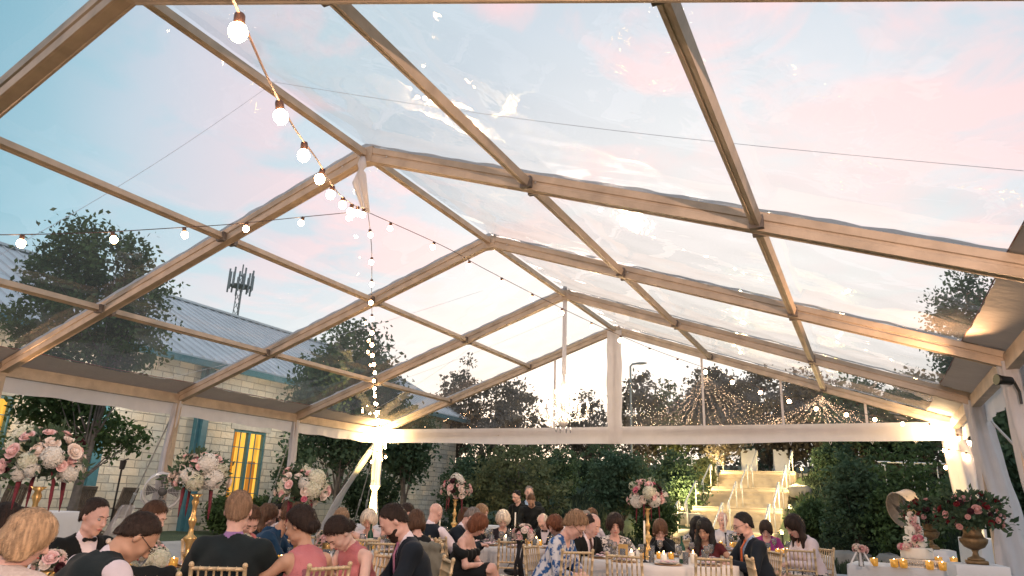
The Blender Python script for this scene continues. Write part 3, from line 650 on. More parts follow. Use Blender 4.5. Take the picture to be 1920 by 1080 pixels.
# ---------------------------------------------------------------- ground
def sm(t): t = min(max(t, 0), 1); return t*t*(3-2*t)
def th(x, y):                          # ground height
    rise = min(max((y-22.0)/13.2, 0), 1)*2.9+max(y-37, 0)*.03
    dip = sm((3.0-abs(x-(-4.65-.078*(y-24.4))))/1.2)*sm((y-22.5)/1.5)*(1-sm((y-41)/2))*.55
    wx = sm((x+15)/4.5); terr = .22*sm((-x-12.5)/1.5)
    far = sm((y-45)/30)*1.5
    return rise*max(wx, sm((y-34)/10))+terr*(1-sm((y-30)/8))+far+(sm((x-5)/10)*sm((y-12)/10)*1.2)-dip
xs = np.concatenate([np.linspace(-400, -40, 14), np.linspace(-36, 30, 150), np.linspace(36, 400, 14)])
ys = np.concatenate([np.linspace(-200, -8, 8), np.linspace(-6, 60, 130), np.linspace(66, 600, 18)])
P = np.zeros((len(xs), len(ys), 3))
for i, x in enumerate(xs):
    for j, y in enumerate(ys):
        z = th(x, y); 
        if 24 < y < 60 or x < -12 or x > 6: z += .06*math.sin(x*1.3+y*.7)*math.sin(y*1.1)
        P[i, j] = (x, y, z)
gm = mat('lawn', (.045, .075, .032), .95, var=.3, scale=.9, bump=.9, bscale=60, col2=(.022, .042, .022), detail=8)
g = link('ground', grid_mesh('ground', P[:, ::-1], gm)); g['kind'] = 'structure'
# paved path beyond the tent, as in front of the building and behind the far gable
pave = mat('pale paving', (.30, .30, .31), .85, var=.15, scale=2, bump=.3, bscale=30)
def sheet(name, pts, w, m, dz=.012):
    V = []; 
    for i, p in enumerate(pts):
        a = Vector(pts[max(i-1, 0)][:2]); b = Vector(pts[min(i+1, len(pts)-1)][:2]); t = (b-a).normalized(); nn = Vector((t.y, -t.x))
        row = []
        for k in range(7):
            q = Vector(p[:2])+nn*w*(k/6-.5); row.append((q.x, q.y, max(th(q.x, q.y), 0)+dz+.05*0))
        V.append(row)
    return tag(link(name, grid_mesh(name, np.array(V), m)), kind='structure')
sheet('path', [(-13.4, y) for y in np.linspace(-4, 17.5, 26)], 1.9, pave, .03)
sheet('pavement', [(x, 18.0+.02*x) for x in np.linspace(-12.5, 9, 24)], 1.8, pave, .03)
# low grasses and ground cover, one mass
LEAFD = leaf_mat('groundcover leaves', (.022, .040, .026), (.06, .085, .05), (.10, .085, .095), 1.2)
def blades(n, area, hgt, wd, m, name, seed, dens=None):
    r = np.random.RandomState(seed); V = np.zeros((n, 4, 3)); c = 0
    x0, x1, y0, y1 = area
    xx = r.uniform(x0, x1, n*2); yy = r.uniform(y0, y1, n*2)
    for x, y in zip(xx, yy):
        if dens and not dens(x, y): continue
        if c >= n: break
        a = r.uniform(0, 2*PI); h = hgt*r.uniform(.5, 1.3); w = wd*r.uniform(.6, 1.3); b = r.uniform(-.4, .4, 2)*h
        z = th(x, y)-.02; dx, dy = math.cos(a)*w, math.sin(a)*w
        V[c] = [(x-dx, y-dy, z), (x+dx, y+dy, z), (x+dx*.3+b[0], y+dy*.3+b[1], z+h), (x-dx*.3+b[0], y-dy*.3+b[1], z+h)]; c += 1
    o = link(name, quads_mesh(name, V[:c], m)); o['kind'] = 'stuff'; return o
def off_path(x, y): return not (-14.5 < x < -12.3 and y < 18.5) and not (17.0 < y+.0 < 19.0 and x > -13 and x < 9) and not (-8.2 < x < -2.5 and y > 23.5 and y < 40)
blades(34000, (-16, 12, 19, 36), .26, .045, LEAFD, 'ground_cover', 3, off_path)
blades(16000, (-11, 3.5, 4, 17.2), .05, .012, leaf_mat('short grass', (.03, .055, .022), (.06, .10, .035)), 'grass', 4, off_path)

# ---------------------------------------------------------------- foliage
def leaves(n, blobs, size, seed, clump=.45, per=26, flat=0.0):
    """leaf quads gathered in clumps that fill the outer part of several lobes; blobs: (cx,cy,cz,rx,ry,rz)"""
    r = np.random.RandomState(seed); B = np.array(blobs); vol = (B[:, 3]*B[:, 4]*B[:, 5])**.75; pr_ = vol/vol.sum(); nc = max(n//per, 1)
    bi = r.choice(len(B), nc, p=pr_); d = r.normal(size=(nc, 3)); d /= np.linalg.norm(d, axis=1)[:, None]
    rad = r.uniform(.35, 1.08, nc)**.6; cc = B[bi, :3]+d*B[bi, 3:6]*rad[:, None]; size = size*1.35
    c = np.repeat(cc, per, 0); sc = clump*r.uniform(.5, 1.25, nc).repeat(per)
    off = r.normal(size=(len(c), 3))*.42*sc[:, None]; off[:, 2] *= .6
    c = c+off; m = len(c)
    a = r.normal(size=(m, 3)); a[:, 2] *= (1-flat); a /= np.linalg.norm(a, axis=1)[:, None]; b = np.cross(a, r.normal(size=(m, 3))); b /= np.linalg.norm(b, axis=1)[:, None]
    s = size*r.uniform(.6, 1.35, m)[:, None]; w = s*.55
    return np.stack([c-a*s*.5, c+b*w*.5, c+a*s*.5, c-b*w*.5], 1), cc
def trunk_mesh(name, base, top, r0, cc, nb, m, seed, bend=.3):
    r = np.random.RandomState(seed); mb = MB(); base = Vector(base); top = Vector(top); pts = []; rr = []
    for i in range(9):
        t = i/8; p = base.lerp(top, t)+Vector((math.sin(t*4+seed)*bend*t*.4, math.cos(t*3+seed)*bend*t*.3, 0)); pts.append(p); rr.append(r0*(1-.75*t)*(1.35 if i == 0 else 1))
    mb.tube(pts, rr, 9)
    if len(cc):
        for i in r.choice(len(cc), min(nb, len(cc)), False):
            e = Vector(cc[i]); k = int(r.uniform(2, 7)); s = pts[k]
            if e.z < s.z-.3: k = 2; s = pts[2]
            mid = s.lerp(e, .5)+Vector((0, 0, .12*(e-s).length*r.uniform(-.2, 1)))
            mb.tube([s, s.lerp(mid, .5)+Vector(r.uniform(-.05, .05, 3)), mid, mid.lerp(e, .5)+Vector(r.uniform(-.05, .05, 3)), e], [rr[k]*.42, rr[k]*.26, rr[k]*.17, rr[k]*.1, .006], 5)
    return mb.mesh(name, True, m)
BARK = mat('grey bark', (.16, .14, .12), .9, var=.3, scale=6, bump=.6, bscale=25)
def tree(name, loc, blobs, n, size, m, label, cat='tree', group=None, tr=(0, 0, 0, .12), seed=1, clump=.5, nb=26, per=26, bark=None):
    """tr: trunk top x, y, z (relative) and radius"""
    t = empty(name, loc, 0, label, cat, group); V, cc = leaves(n, blobs, size, seed, clump, per)
    link('crown', quads_mesh('crown', V, m), None, t); link('trunk', trunk_mesh('trunk', (0, 0, -.2), tr[:3], tr[3], cc, nb, bark or BARK, seed), None, t)
    return t
def tree_px(name, px, d, ytop, wpx, m, label, n=5000, size=.16, lift=.25, shape='round', seed=1, cat='tree', group=None, clump=.6, tr=.12, ybot=None):
    """tree standing at photo column px, distance d, reaching up to photo row ytop, wpx wide there"""
    p = at(px, ytop, d); zt = p.z; gz = th(p.x, p.y); H = zt-gz; w = wpx*d/FPX/2; r = np.random.RandomState(seed+50)
    zb = at(px, ybot, d).z-gz if ybot else H*lift
    cz = (H+zb)/2; hz = (H-zb)/2; bl = []
    if shape == 'round':
        bl = [(0, 0, cz, w*.72, w*.72, hz*.80)]+[(w*.55*math.cos(a), w*.55*math.sin(a), cz+r.uniform(-.5, .45)*hz, w*r.uniform(.30, .5), w*r.uniform(.3, .5), hz*r.uniform(.28, .45)) for a in r.uniform(0, 2*PI, 7)]+[(w*r.uniform(-.2, .2), 0, cz+hz*.68, w*.33, w*.33, hz*.32)]
    elif shape == 'tall':
        bl = [(0, 0, cz-.1*hz, w*.75, w*.75, hz*.8), (w*.1, 0, cz+hz*.6, w*.35, w*.35, hz*.42), (-w*.45, 0, cz+hz*.25, w*.35, w*.35, hz*.45), (w*.5, .2, cz, w*.4, w*.4, hz*.5)]
    elif shape == 'bush':
        bl = [(w*.6*math.cos(a)*q, w*.5*math.sin(a)*q, cz*r.uniform(.55, 1.0), w*.45, w*.45, (hz+zb)*.5*r.uniform(.7, 1)) for a, q in zip(r.uniform(0, 2*PI, 8), r.uniform(.2, 1, 8))]+[(0, 0, cz, w*.6, w*.6, hz*.95)]
    return tree(name, (p.x, p.y, gz), bl, n, size, m, label, cat, group, (0, 0, max(cz+hz*.4, .3), tr), seed, clump)
LG = leaf_mat('oak leaves', (.045, .085, .038), (.10, .16, .055), (.17, .22, .08), 1.3)
LD = leaf_mat('dark evergreen leaves', (.045, .092, .056), (.10, .155, .085), (.14, .19, .10), 1.0)
LO = leaf_mat('olive leaves', (.085, .12, .06), (.20, .215, .10), (.27, .23, .14), 1.4)
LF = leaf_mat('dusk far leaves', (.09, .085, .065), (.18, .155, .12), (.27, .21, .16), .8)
# the big tree between the tent and the building: one crown from above the tent roof down to the wall
p = at_x(135, 930, -14.0); bx, by = p.x, p.y; bl = []; dd = (p-Vector(_C)).length*.93
for (x, y, rw, rh) in [(150, 455, 55, 45), (215, 500, 75, 55), (120, 520, 75, 55), (260, 560, 60, 60), (170, 590, 110, 60), (70, 600, 60, 60), (250, 645, 80, 45), (150, 670, 110, 40), (95, 770, 70, 38), (175, 800, 60, 36), (215, 835, 45, 22), (30, 850, 45, 50), (250, 820, 28, 12), (130, 745, 90, 40)]:
    q = at(x, y, 14.6); k = 14.6/FPX; bl.append((q.x-bx, q.y-by, q.z-th(bx, by), rw*k*.8, rw*k*.8, rh*k))
t = tree('leafy_oak_tree', (bx, by, th(bx, by)), bl, 21000, .085, LG, 'big leafy tree between the tent and the stone building, showing through the clear roof', tr=(.2, .2, 5.6, .10), seed=5, clump=.42, nb=34, per=24)
tree_px('dark_oak_tree', 662, 21.5, 606, 235, LD, 'dark tree with pale trunk behind the far left tent corner', 16000, .12, shape='tall', seed=7, tr=.11, ybot=905)
tree_px('small_dark_tree', 770, 24, 760, 110, LD, 'small dark tree beyond the glowing corner, before the far end of the stone wall', 7000, .12, seed=8, ybot=925)
k = 0
for px, d, yt, w_, shp, mt, lb in [
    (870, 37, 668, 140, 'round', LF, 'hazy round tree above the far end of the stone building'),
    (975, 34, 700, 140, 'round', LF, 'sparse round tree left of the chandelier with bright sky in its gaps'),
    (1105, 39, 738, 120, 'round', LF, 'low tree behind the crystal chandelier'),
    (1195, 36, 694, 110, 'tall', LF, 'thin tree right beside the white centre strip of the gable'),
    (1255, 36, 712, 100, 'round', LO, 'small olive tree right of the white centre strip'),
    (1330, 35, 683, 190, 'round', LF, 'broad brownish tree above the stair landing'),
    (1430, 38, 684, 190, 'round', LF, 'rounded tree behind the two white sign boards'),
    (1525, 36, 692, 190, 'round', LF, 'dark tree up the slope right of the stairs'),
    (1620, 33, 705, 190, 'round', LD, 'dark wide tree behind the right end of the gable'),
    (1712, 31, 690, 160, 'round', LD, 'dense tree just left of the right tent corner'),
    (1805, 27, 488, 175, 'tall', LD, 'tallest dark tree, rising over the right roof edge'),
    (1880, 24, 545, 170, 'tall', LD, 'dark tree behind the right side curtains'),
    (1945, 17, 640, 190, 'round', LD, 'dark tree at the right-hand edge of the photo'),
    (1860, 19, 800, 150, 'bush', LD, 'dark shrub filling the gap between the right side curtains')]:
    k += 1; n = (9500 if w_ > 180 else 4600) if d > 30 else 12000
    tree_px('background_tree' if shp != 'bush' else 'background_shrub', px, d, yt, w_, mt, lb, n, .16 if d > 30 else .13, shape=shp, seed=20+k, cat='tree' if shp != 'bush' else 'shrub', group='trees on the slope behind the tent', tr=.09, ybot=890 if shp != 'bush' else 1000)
for px, d, yt, w_, yb, mt, lb in [
    (975, 22, 826, 230, 955, LO, 'large olive-green shrub behind the standing men'),
    (1030, 30, 812, 140, 940, LD, 'dark shrub up the slope above the shaker table'),
    (1125, 32, 815, 140, 940, LD, 'dark shrub up the slope behind the curly blonde woman'),
    (560, 22.3, 812, 90, 955, LD, 'dark shrub between the stone building and the far corner'),
    (905, 33, 806, 130, 950, LD, 'dark shrub just past the end of the stone wall'),
    (872, 23, 858, 90, 955, LD, 'dark green shrub against the far end of the stone wall'),
    (1165, 24, 830, 180, 950, LD, 'dark shrub left of the tall flowers on the middle table'),
    (1270, 29, 838, 110, 940, LD, 'dark shrub beside the lowest left handrails'),
    (1225, 23, 925, 90, 985, LG, 'low green plant lit by the stair lamps'),
    (1320, 32, 858, 40, 905, LO, 'small bright shrub beside the upper left handrail'),
    (1590, 20, 838, 150, 1000, LD, 'big dark bush right of the stairs'),
    (1690, 18.5, 832, 200, 1010, LG, 'big rounded bush behind the drum fan'),
    (1520, 22, 930, 70, 1010, LG, 'small bush at the foot of the right handrails'),
    (1800, 22, 850, 150, 1000, LD, 'shadowy shrub behind the urns of roses'),
    (1555, 30, 800, 110, 900, LD, 'dark shrub beside the top of the stairs'),
    (1420, 42, 760, 240, 905, LD, 'dark hedge behind the two white sign boards'),
    (700, 25, 870, 150, 960, LD, 'shadowy shrub behind the diagonal wrapped pole'),
    (495, 22.5, 935, 60, 985, LG, 'low shrub under the lit window of the stone building'),
    (425, 20.5, 935, 50, 978, LG, 'small flowering shrub left of the lit window')]:
    k += 1; tree_px('garden_shrub', px, d, yt, w_, mt, lb, 7000, .10, shape='bush', seed=60+k, cat='shrub', tr=.04, ybot=yb, clump=.35, group='garden shrubs around the tent')
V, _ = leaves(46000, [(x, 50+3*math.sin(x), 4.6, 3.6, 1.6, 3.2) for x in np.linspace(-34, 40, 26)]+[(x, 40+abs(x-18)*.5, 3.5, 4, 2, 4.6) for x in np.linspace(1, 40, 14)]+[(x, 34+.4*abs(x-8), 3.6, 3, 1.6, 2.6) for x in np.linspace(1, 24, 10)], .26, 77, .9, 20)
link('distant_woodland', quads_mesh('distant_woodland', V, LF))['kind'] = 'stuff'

# ---------------------------------------------------------------- the stone building
def stone(name):
    m = bpy.data.materials.new(name); m.use_nodes = True; nt = m.node_tree; b = nt.nodes['Principled BSDF']; L = nt.links.new; N = nt.nodes.new
    tc = N('ShaderNodeTexCoord'); sp = N('ShaderNodeSeparateXYZ'); L(tc.outputs['Object'], sp.inputs[0]); ad = N('ShaderNodeMath'); L(sp.outputs[0], ad.inputs[0]); L(sp.outputs[1], ad.inputs[1])
    cb = N('ShaderNodeCombineXYZ'); L(ad.outputs[0], cb.inputs[0]); L(sp.outputs[2], cb.inputs[1])
    br = N('ShaderNodeTexBrick'); br.inputs['Scale'].default_value = 1; br.inputs['Brick Width'].default_value = .52; br.inputs['Row Height'].default_value = .21; br.inputs['Mortar Size'].default_value = .012
    br.inputs['Mortar Smooth'].default_value = .4; br.offset = .37; br.squash = .7; br.squash_frequency = 3
    br.inputs['Color1'].default_value = (.66, .64, .58, 1); br.inputs['Color2'].default_value = (.46, .47, .45, 1); br.inputs['Mortar'].default_value = (.34, .34, .33, 1)
    L(cb.outputs[0], br.inputs['Vector'])
    no = N('ShaderNodeTexNoise'); no.inputs['Scale'].default_value = 1.4; no.inputs['Detail'].default_value = 8; L(tc.outputs['Object'], no.inputs['Vector'])
    cr = N('ShaderNodeValToRGB'); cr.color_ramp.elements[0].position = .35; cr.color_ramp.elements[0].color = (.98, .97, .92, 1); cr.color_ramp.elements[1].position = .7; cr.color_ramp.elements[1].color = (1.25, 1.06, .84, 1)
    L(no.outputs['Fac'], cr.inputs[0]); mx = N('ShaderNodeMix'); mx.data_type = 'RGBA'; mx.blend_type = 'MULTIPLY'; mx.inputs[0].default_value = .85; L(br.outputs['Color'], mx.inputs[6]); L(cr.outputs[0], mx.inputs[7])
    L(mx.outputs[2], b.inputs['Base Color']); b.inputs['Roughness'].default_value = .9
    n2 = N('ShaderNodeTexNoise'); n2.inputs['Scale'].default_value = 9; n2.inputs['Detail'].default_value = 6; L(tc.outputs['Object'], n2.inputs['Vector'])
    m3 = N('ShaderNodeMath'); m3.operation = 'MULTIPLY_ADD'; m3.inputs[1].default_value = -1.2; L(br.outputs['Fac'], m3.inputs[0]); L(n2.outputs['Fac'], m3.inputs[2])
    bp = N('ShaderNodeBump'); bp.inputs['Strength'].default_value = .9; bp.inputs['Distance'].default_value = .03; L(m3.outputs[0], bp.inputs['Height']); L(bp.outputs[0], b.inputs['Normal']); MATS[name] = m; return m
STONE = stone('limestone blocks'); ROOF = mat('standing seam metal roof', (.58, .63, .67), .5, .15, var=.1, scale=.8); TEAL = mat('teal painted frame', (.06, .17, .21), .5, var=.1, bump=.1)
GLOW = emis('lit interior', (1.0, .50, .07), 1.0, .55); ALU = mat('brushed aluminium', (.55, .54, .53), .42, .35, var=.06, scale=3, bump=.05)
BX = -18.0
bd = empty('stone_building', (BX, 10, 0), 0, 'long pale limestone building with a grey seamed metal roof on the left', 'building')
y0, y1, ez = -14.0, 30.4, 5.05
def in_b(mb): 
    for v in mb.v: v[:, 0] -= BX; v[:, 1] -= 10
    return mb
winds = [(16.55, 17.95, .78, 3.27), (8.1, 9.85, 1.35, 3.35), (2.0, 4.4, .8, 3.3)]
m = MB(); ed = sorted([y0, y1]+[a for w in winds for a in w[:2]])
for a, b in zip(ed[:-1], ed[1:]):
    w = [w for w in winds if abs(w[0]-a) < 1e-6]
    if w: m.box((BX-.4, a, -.3), (BX, b, w[0][2])); m.box((BX-.4, a, w[0][3]), (BX, b, ez))
    else: m.box((BX-.4, a, -.3), (BX, b, ez))
m.box((BX-12, y1-.4, -.3), (BX-.402, y1, ez)); in_b(m).build('wall', STONE, bd)
m = MB(); m.prism([(0, 0), (6, 3.3), (6, 3.2), (0, -.12)][::-1], (BX+.35, y0-.4, ez+.02), (BX+.35, y1+.5, ez+.02), (0, 0, 1))
m = MB(); rz0, rz1 = ez+.0, 8.45; ra = np.array([BX+.45, rz0]); rb = np.array([BX-6, rz1]); rc = np.array([BX-12.3, rz0])
def slab(mb, a, b, t): mb.add([(a[0], y0-.5, a[1]), (a[0], y1+.5, a[1]), (b[0], y1+.5, b[1]), (b[0], y0-.5, b[1]), (a[0], y0-.5, a[1]+t), (a[0], y1+.5, a[1]+t), (b[0], y1+.5, b[1]+t), (b[0], y0-.5, b[1]+t)], [(0,1,2,3),(4,7,6,5),(0,4,5,1),(1,5,6,2),(2,6,7,3),(3,7,4,0)])
slab(m, ra, rb, .12); slab(m, rb, rc, .12)
for y in np.arange(y0-.4, y1+.5, .42): m.beam((ra[0], y, ra[1]+.145), (rb[0], y, rb[1]+.145), .035, .05, (0, 0, 1))
m.beam((rb[0], y0-.5, rb[1]+.17), (rb[0], y1+.5, rb[1]+.17), .25, .08); in_b(m).build('roof', ROOF, bd)
m = MB(); m.box((BX+.38, y0-.4, ez-.12), (BX+.52, y1+.4, ez+.06)); in_b(m).build('gutter', TEAL, bd)
for (a, b, z0, z1) in winds:
    f = MB(); t = .07
    for (q0, q1) in (((a, z0), (a+t, z1)), ((b-t, z0), (b, z1)), ((a+t, z1-t), (b-t, z1)), ((a+t, z0), (b-t, z0+t)), (((a+b)/2-.05, z0+t), ((a+b)/2+.05, z1-t))): f.box((BX-.16, q0[0], q0[1]), (BX-.04, q1[0], q1[1]))
    for y in (a+.07+(b-a-.14)*.25, a+.07+(b-a-.14)*.75): f.box((BX-.12, y-.012, z0+t), (BX-.09, y+.012, z1-t))
    for z in np.linspace(z0+t, z1-t, 6)[1:-1]: f.box((BX-.123, a+t, z-.012), (BX-.088, b-t, z+.012))
    w = in_b(f).build('window', TEAL, bd); in_b(MB().box((BX-.20, a+t, z0+t), (BX-.17, b-t, z1-t))).build('pane', GLOW, w)
    in_b(MB().box((BX-.169, a+t+.02, z0+t), (BX-.15, a+t+.10+(b-a)*.07, z1-t))).build('curtain', emis('shaded interior', (.55, .20, .03), .75, .3), w)
    in_b(MB().box((BX-.169, a+(b-a)*.64, z0+t), (BX-.15, a+(b-a)*.86, z0+(z1-z0)*.62))).build('cabinet', MATS['shaded interior'], w)
    s = in_b(MB().box((BX-.3, a-.1, z0-.1), (BX+.06, b+.1, z0-.002))).build('sill', mat('cut stone trim', (.42, .41, .38), .8), w); in_b(MB().box((BX-.35, a-.15, z1+.002), (BX+.025, b+.15, z1+.22))).build('lintel', mat('cut stone trim', (.4,)*3), w)
for y, q in ((15.16, .42), (11.94, .46)):
    in_b(MB().box((BX+.002, y-q/2, 0), (BX+.16, y+q/2, ez-.1)).box((BX+.162, y-q*.18, 0), (BX+.24, y+q*.18, ez-.1))).build('pilaster', TEAL, bd)
in_b(MB().ball((BX+.16, 9.3, 4.2), (.1, .1, .16))).build('wall_lamp', emis('wall lamp glass', (1, .7, .35), 3), bd)
lamp('interior_window_light', (BX-.6+1.1, 9.0, 2.6), 22, (1, .62, .25), .3); lamp('wall_fill_light', (BX+1.6, 11.4, 3.6), 190, (1, .84, .68), .3); lamp('wall_fill_light', (BX+1.8, 17.2, 3.8), 120, (1, .80, .58), .3)  # the last two lamps are unseen, added to brighten the stone wall
# cell tower far off
q = at(447, 560, 80); gz = 0; tw = empty('cell_tower', (q.x, q.y, 0), 0, 'distant lattice phone mast with clustered antennas above the roof ridge', 'tower')
zt = at(447, 512, 80).z; m = MB(); DM = mat('dark mast steel', (.22, .26, .27), .6)
for i in range(3):
    a = 2*PI*i/3; m.beam((.55*math.cos(a), .55*math.sin(a), 0), (.3*math.cos(a), .3*math.sin(a), zt), .09, .09)
for z in np.arange(1, zt, 1.0):
    for i in range(3):
        a, b = 2*PI*i/3, 2*PI*(i+1)/3; rr = .55-.25*z/zt; m.beam((rr*math.cos(a), rr*math.sin(a), z), (rr*math.cos(b), rr*math.sin(b), min(z+1, zt)), .05, .05)
m.build('mast', DM, tw)
MB().lathe([(1.15, 0), (1.2, .05), (1.2, .12), (1.15, .15)], 12, (0, 0, zt-1.4)).build('platform', DM, tw)
for i in range(14):
    a = 2*PI*i/14; x, y = 1.3*math.cos(a), 1.3*math.sin(a); MB().box((x-.07, y-.07, zt-2.2+.3*(i % 3)), (x+.07, y+.07, zt+.1+.5*(i % 2))).build('antenna', DM, tw)
MB().tube([(0, 0, zt-.2), (0, 0, zt+1.3)], .08, 6).build('antenna', DM, tw)
# street light head seen right of the gable post
q = at(1182, 683, 34); sl_ = empty('street_lamp', (q.x, q.y, th(q.x, q.y)), 0, 'thin street lamp showing right of the white centre strip', 'lamp'); hz_ = q.z-th(q.x, q.y)
MB().tube([(0, 0, 0), (0, 0, hz_-.1), (.1, 0, hz_), (.5, -.1, hz_+.02)], .05, 7).build('pole', DM, sl_); MB().ball((.55, -.1, hz_), (.3, .14, .06)).build('lamp_head', DM, sl_)

# ---------------------------------------------------------------- stairs up the slope
ST = mat('buff concrete steps', (.50, .43, .33), .85, var=.12, scale=3, bump=.3, bscale=40); RAIL = mat('pale steel rail', (.62, .63, .63), .4, .3, var=.04)
_a, _b = at(1390, 948, 27.6), at(1429, 886, 33.6); sk = (_b.x-_a.x)/(_b.y-_a.y); SY0 = 24.4; SX0 = _a.x+sk*(SY0-_a.y); SW, SN, RI = 3.25, 4, .162
stair = MB(); S_pts = []
z = -.20; y = SY0
for fl in range(SN):
    for i in range(5):
        cxs = SX0+sk*(y-SY0); z2 = z+RI; ln_ = .32 if i < 4 else 1.72
        x0, x1 = cxs-SW/2, cxs+SW/2; xo = sk*ln_
        stair.add([(x0, y, -.3), (x1, y, -.3), (x1+xo, y+ln_, -.3), (x0+xo, y+ln_, -.3), (x0, y, z2), (x1, y, z2), (x1+xo, y+ln_, z2), (x0+xo, y+ln_, z2)], [(0,3,2,1),(4,5,6,7),(0,1,5,4),(1,2,6,5),(2,3,7,6),(3,0,4,7)])
        stair.add([(x0-.003, y-.025, z2-.035), (x1+.003, y-.025, z2-.035), (x1+.003, y+.02, z2-.035), (x0-.003, y+.02, z2-.035), (x0-.003, y-.025, z2+.003), (x1+.003, y-.025, z2+.003), (x1+.003, y+.02, z2+.003), (x0-.003, y+.02, z2+.003)], [(0,3,2,1),(4,5,6,7),(0,1,5,4),(1,2,6,5),(2,3,7,6),(3,0,4,7)])
        if i == 0: S_pts.append((y, z))
        z = z2; y += ln_
s_ = stair.build('staircase', ST); tag(s_, 'buff concrete garden stairs in four flights, lit warm yellow', 'stairs')
ZT, YT = z, y
top = MB(); top.box((SX0+sk*(y-SY0)-3, y, ZT-.5), (SX0+sk*(y-SY0)+4, y+7, ZT-.004)).build('landing', pave)['kind'] = 'structure'
rows = {'left': -SW/2+.1, 'middle': .0, 'right': SW/2-.1}; proto = None
ordn = ['lowest', 'second', 'third', 'topmost']
for fi, (ys_, zs_) in enumerate(S_pts):
    for rn, ox in rows.items():
        ya, yb = ys_-.1, ys_+1.5; za, zb = zs_, zs_+5*RI
        xa, xb = SX0+sk*(ya-SY0)+ox, SX0+sk*(yb-SY0)+ox
        if proto is None:
            hr = empty('handrail', (xa, ya, za), 0, '', 'handrail', 'handrails of the garden stairs')
            dy = yb-ya; dz = 5*RI; dx = xb-xa
            MB().tube([(0, -.28, .62), (0, -.30, .86), (0, -.2, .93), (dx, dy, dz+.93), (dx, dy+.25, dz+.93), (dx, dy+.3, dz+.86), (dx, dy+.30, dz+.70)], .028, 8).build('rail', RAIL, hr, True)
            MB().tube([(0, 0, 0), (0, 0, .97)], .024, 8).build('post', RAIL, hr, True); MB().tube([(dx, dy, dz-.02), (dx, dy, dz+.93)], .024, 8).build('post', RAIL, hr, True)
            proto = hr
        else: hr = copy_tree(proto, loc=(xa, ya, za))
        hr['label'] = 'pale metal handrail on the %s flight of stairs, %s row' % (ordn[fi], rn)
WLB = mat('rough limestone boulders', (.22, .21, .19), .9, var=.2, scale=3, bump=.8, bscale=7)
def rock(mb, c, s, seed):
    r = np.random.RandomState(seed); b0 = len(mb.v); mb.ball(c, s, 10, 7); v = mb.v[-1]; d = v-np.array(c)
    d = np.sign(d)*np.abs(d)/np.array(s); d = np.sign(d)*np.abs(d)**.55*np.array(s)*(1+.07*r.normal(size=d.shape)); mb.v[-1] = np.array(c)+d
for i, (px, py, d, sx, lb) in enumerate([(1300, 985, 24.0, .7, 'lowest limestone block left of the stairs'), (1250, 968, 24.5, .5, 'squarish limestone block behind the praying woman'), (1290, 950, 26.5, .6, 'limestone block beside the second left handrail'), (1322, 905, 30, .5, 'small limestone block beside the third left handrail'), (1590, 1012, 18, .5, 'long grey boulder below the big dark bush'), (1662, 1010, 17.5, .3, 'small grey boulder below the rounded bush'), (1875, 985, 16, .9, 'grey boulder by the right guy rope'), (1500, 925, 28, .45, 'lit block beside the right handrails')]):
    q = at(px, py, d); m = MB(); gz = th(q.x, q.y); rock(m, (0, 0, .18), (sx, .35, .26), i); o = m.build('limestone_block', WLB, None, True, loc=(q.x, q.y, gz)); tag(o, lb, 'stone block', 'stone blocks along the slope')
BOL = mat('lamp housing', (.05, .05, .05), .5)
for i, (yy, zz, e) in enumerate([(25.3, .4, 230), (28.3, 1.2, 250), (31.3, 2.0, 250), (34.3, 2.8, 260)]):
    for sd_ in (-1, 1):
        x = SX0+sk*(yy-SY0)+sd_*(SW/2+.32); b = empty('path_light', (x, yy, th(x, yy)), 0, 'small glowing path lamp at the %s flight, %s side' % (ordn[i], 'left' if sd_ < 0 else 'right'), 'lamp', 'path lamps beside the stairs')
        MB().tube([(0, 0, -.1), (0, 0, .42)], .035, 8).lathe([(.09, .50), (.085, .53), (.01, .56)], 10).build('post', BOL, b); MB().lathe([(.045, .42), (.05, .46), (.045, .50)], 10).build('lens', emis('warm lamp glass', (1, .72, .2), 14), b)
        lamp('path_lamp_glow', (x-sd_*.12, yy-.05, max(th(x, yy), zz)+.62), e*(1 if sd_ < 0 else .65), (1, .71, .32), .06)
# two white A-frame boards at the top
WP = mat('white plastic board', (.88, .89, .90), .45, var=.03)
for px, lb in ((1405, 'blank white A-frame board at the left of the stair top'), (1466, 'blank white A-frame board at the right of the stair top')):
    q = at(px, 886, 34.9); b = empty('sign_board', (q.x, q.y, ZT), .25, lb, 'sign board', 'white boards at the top of the stairs')
    for sgn, nm in ((-1, 'front_panel'), (1, 'rear_panel')):
        m = MB(); m.prism([(-.36, .02), (.36, .02), (.34, 1.22), (.22, 1.22), (.20, 1.13), (.08, 1.13), (.07, 1.20), (-.07, 1.20), (-.08, 1.13), (-.20, 1.13), (-.22, 1.22), (-.34, 1.22)], (0, -.02, 0), (0, .02, 0)); 
        for v in m.v: v[:, 1] = v[:, 1]+sgn*(.30-.24*v[:, 2])
        for v in m.v: v[:, 0] *= 1
        m.build(nm, WP, b)
# blue recycling bins beside them
for px in ():
    q = at(px, 886, 36.4); b = empty('bin', (q.x, q.y, ZT), 0, {1384: 'blue bin left of both white boards', 1436: 'blue bin between the two white boards', 1500: 'blue bin right of both white boards'}[px], 'bin', 'blue bins at the stair top')
    MB().lathe([(.15, 0), (.19, .55), (.20, .58)], 14).build('tub', mat('blue bin plastic', (.02, .10, .20), .5), b); MB().lathe([(.21, .58), (.20, .63), (.1, .67)], 14).build('lid', mat('blue bin plastic', (.02,)*3), b)
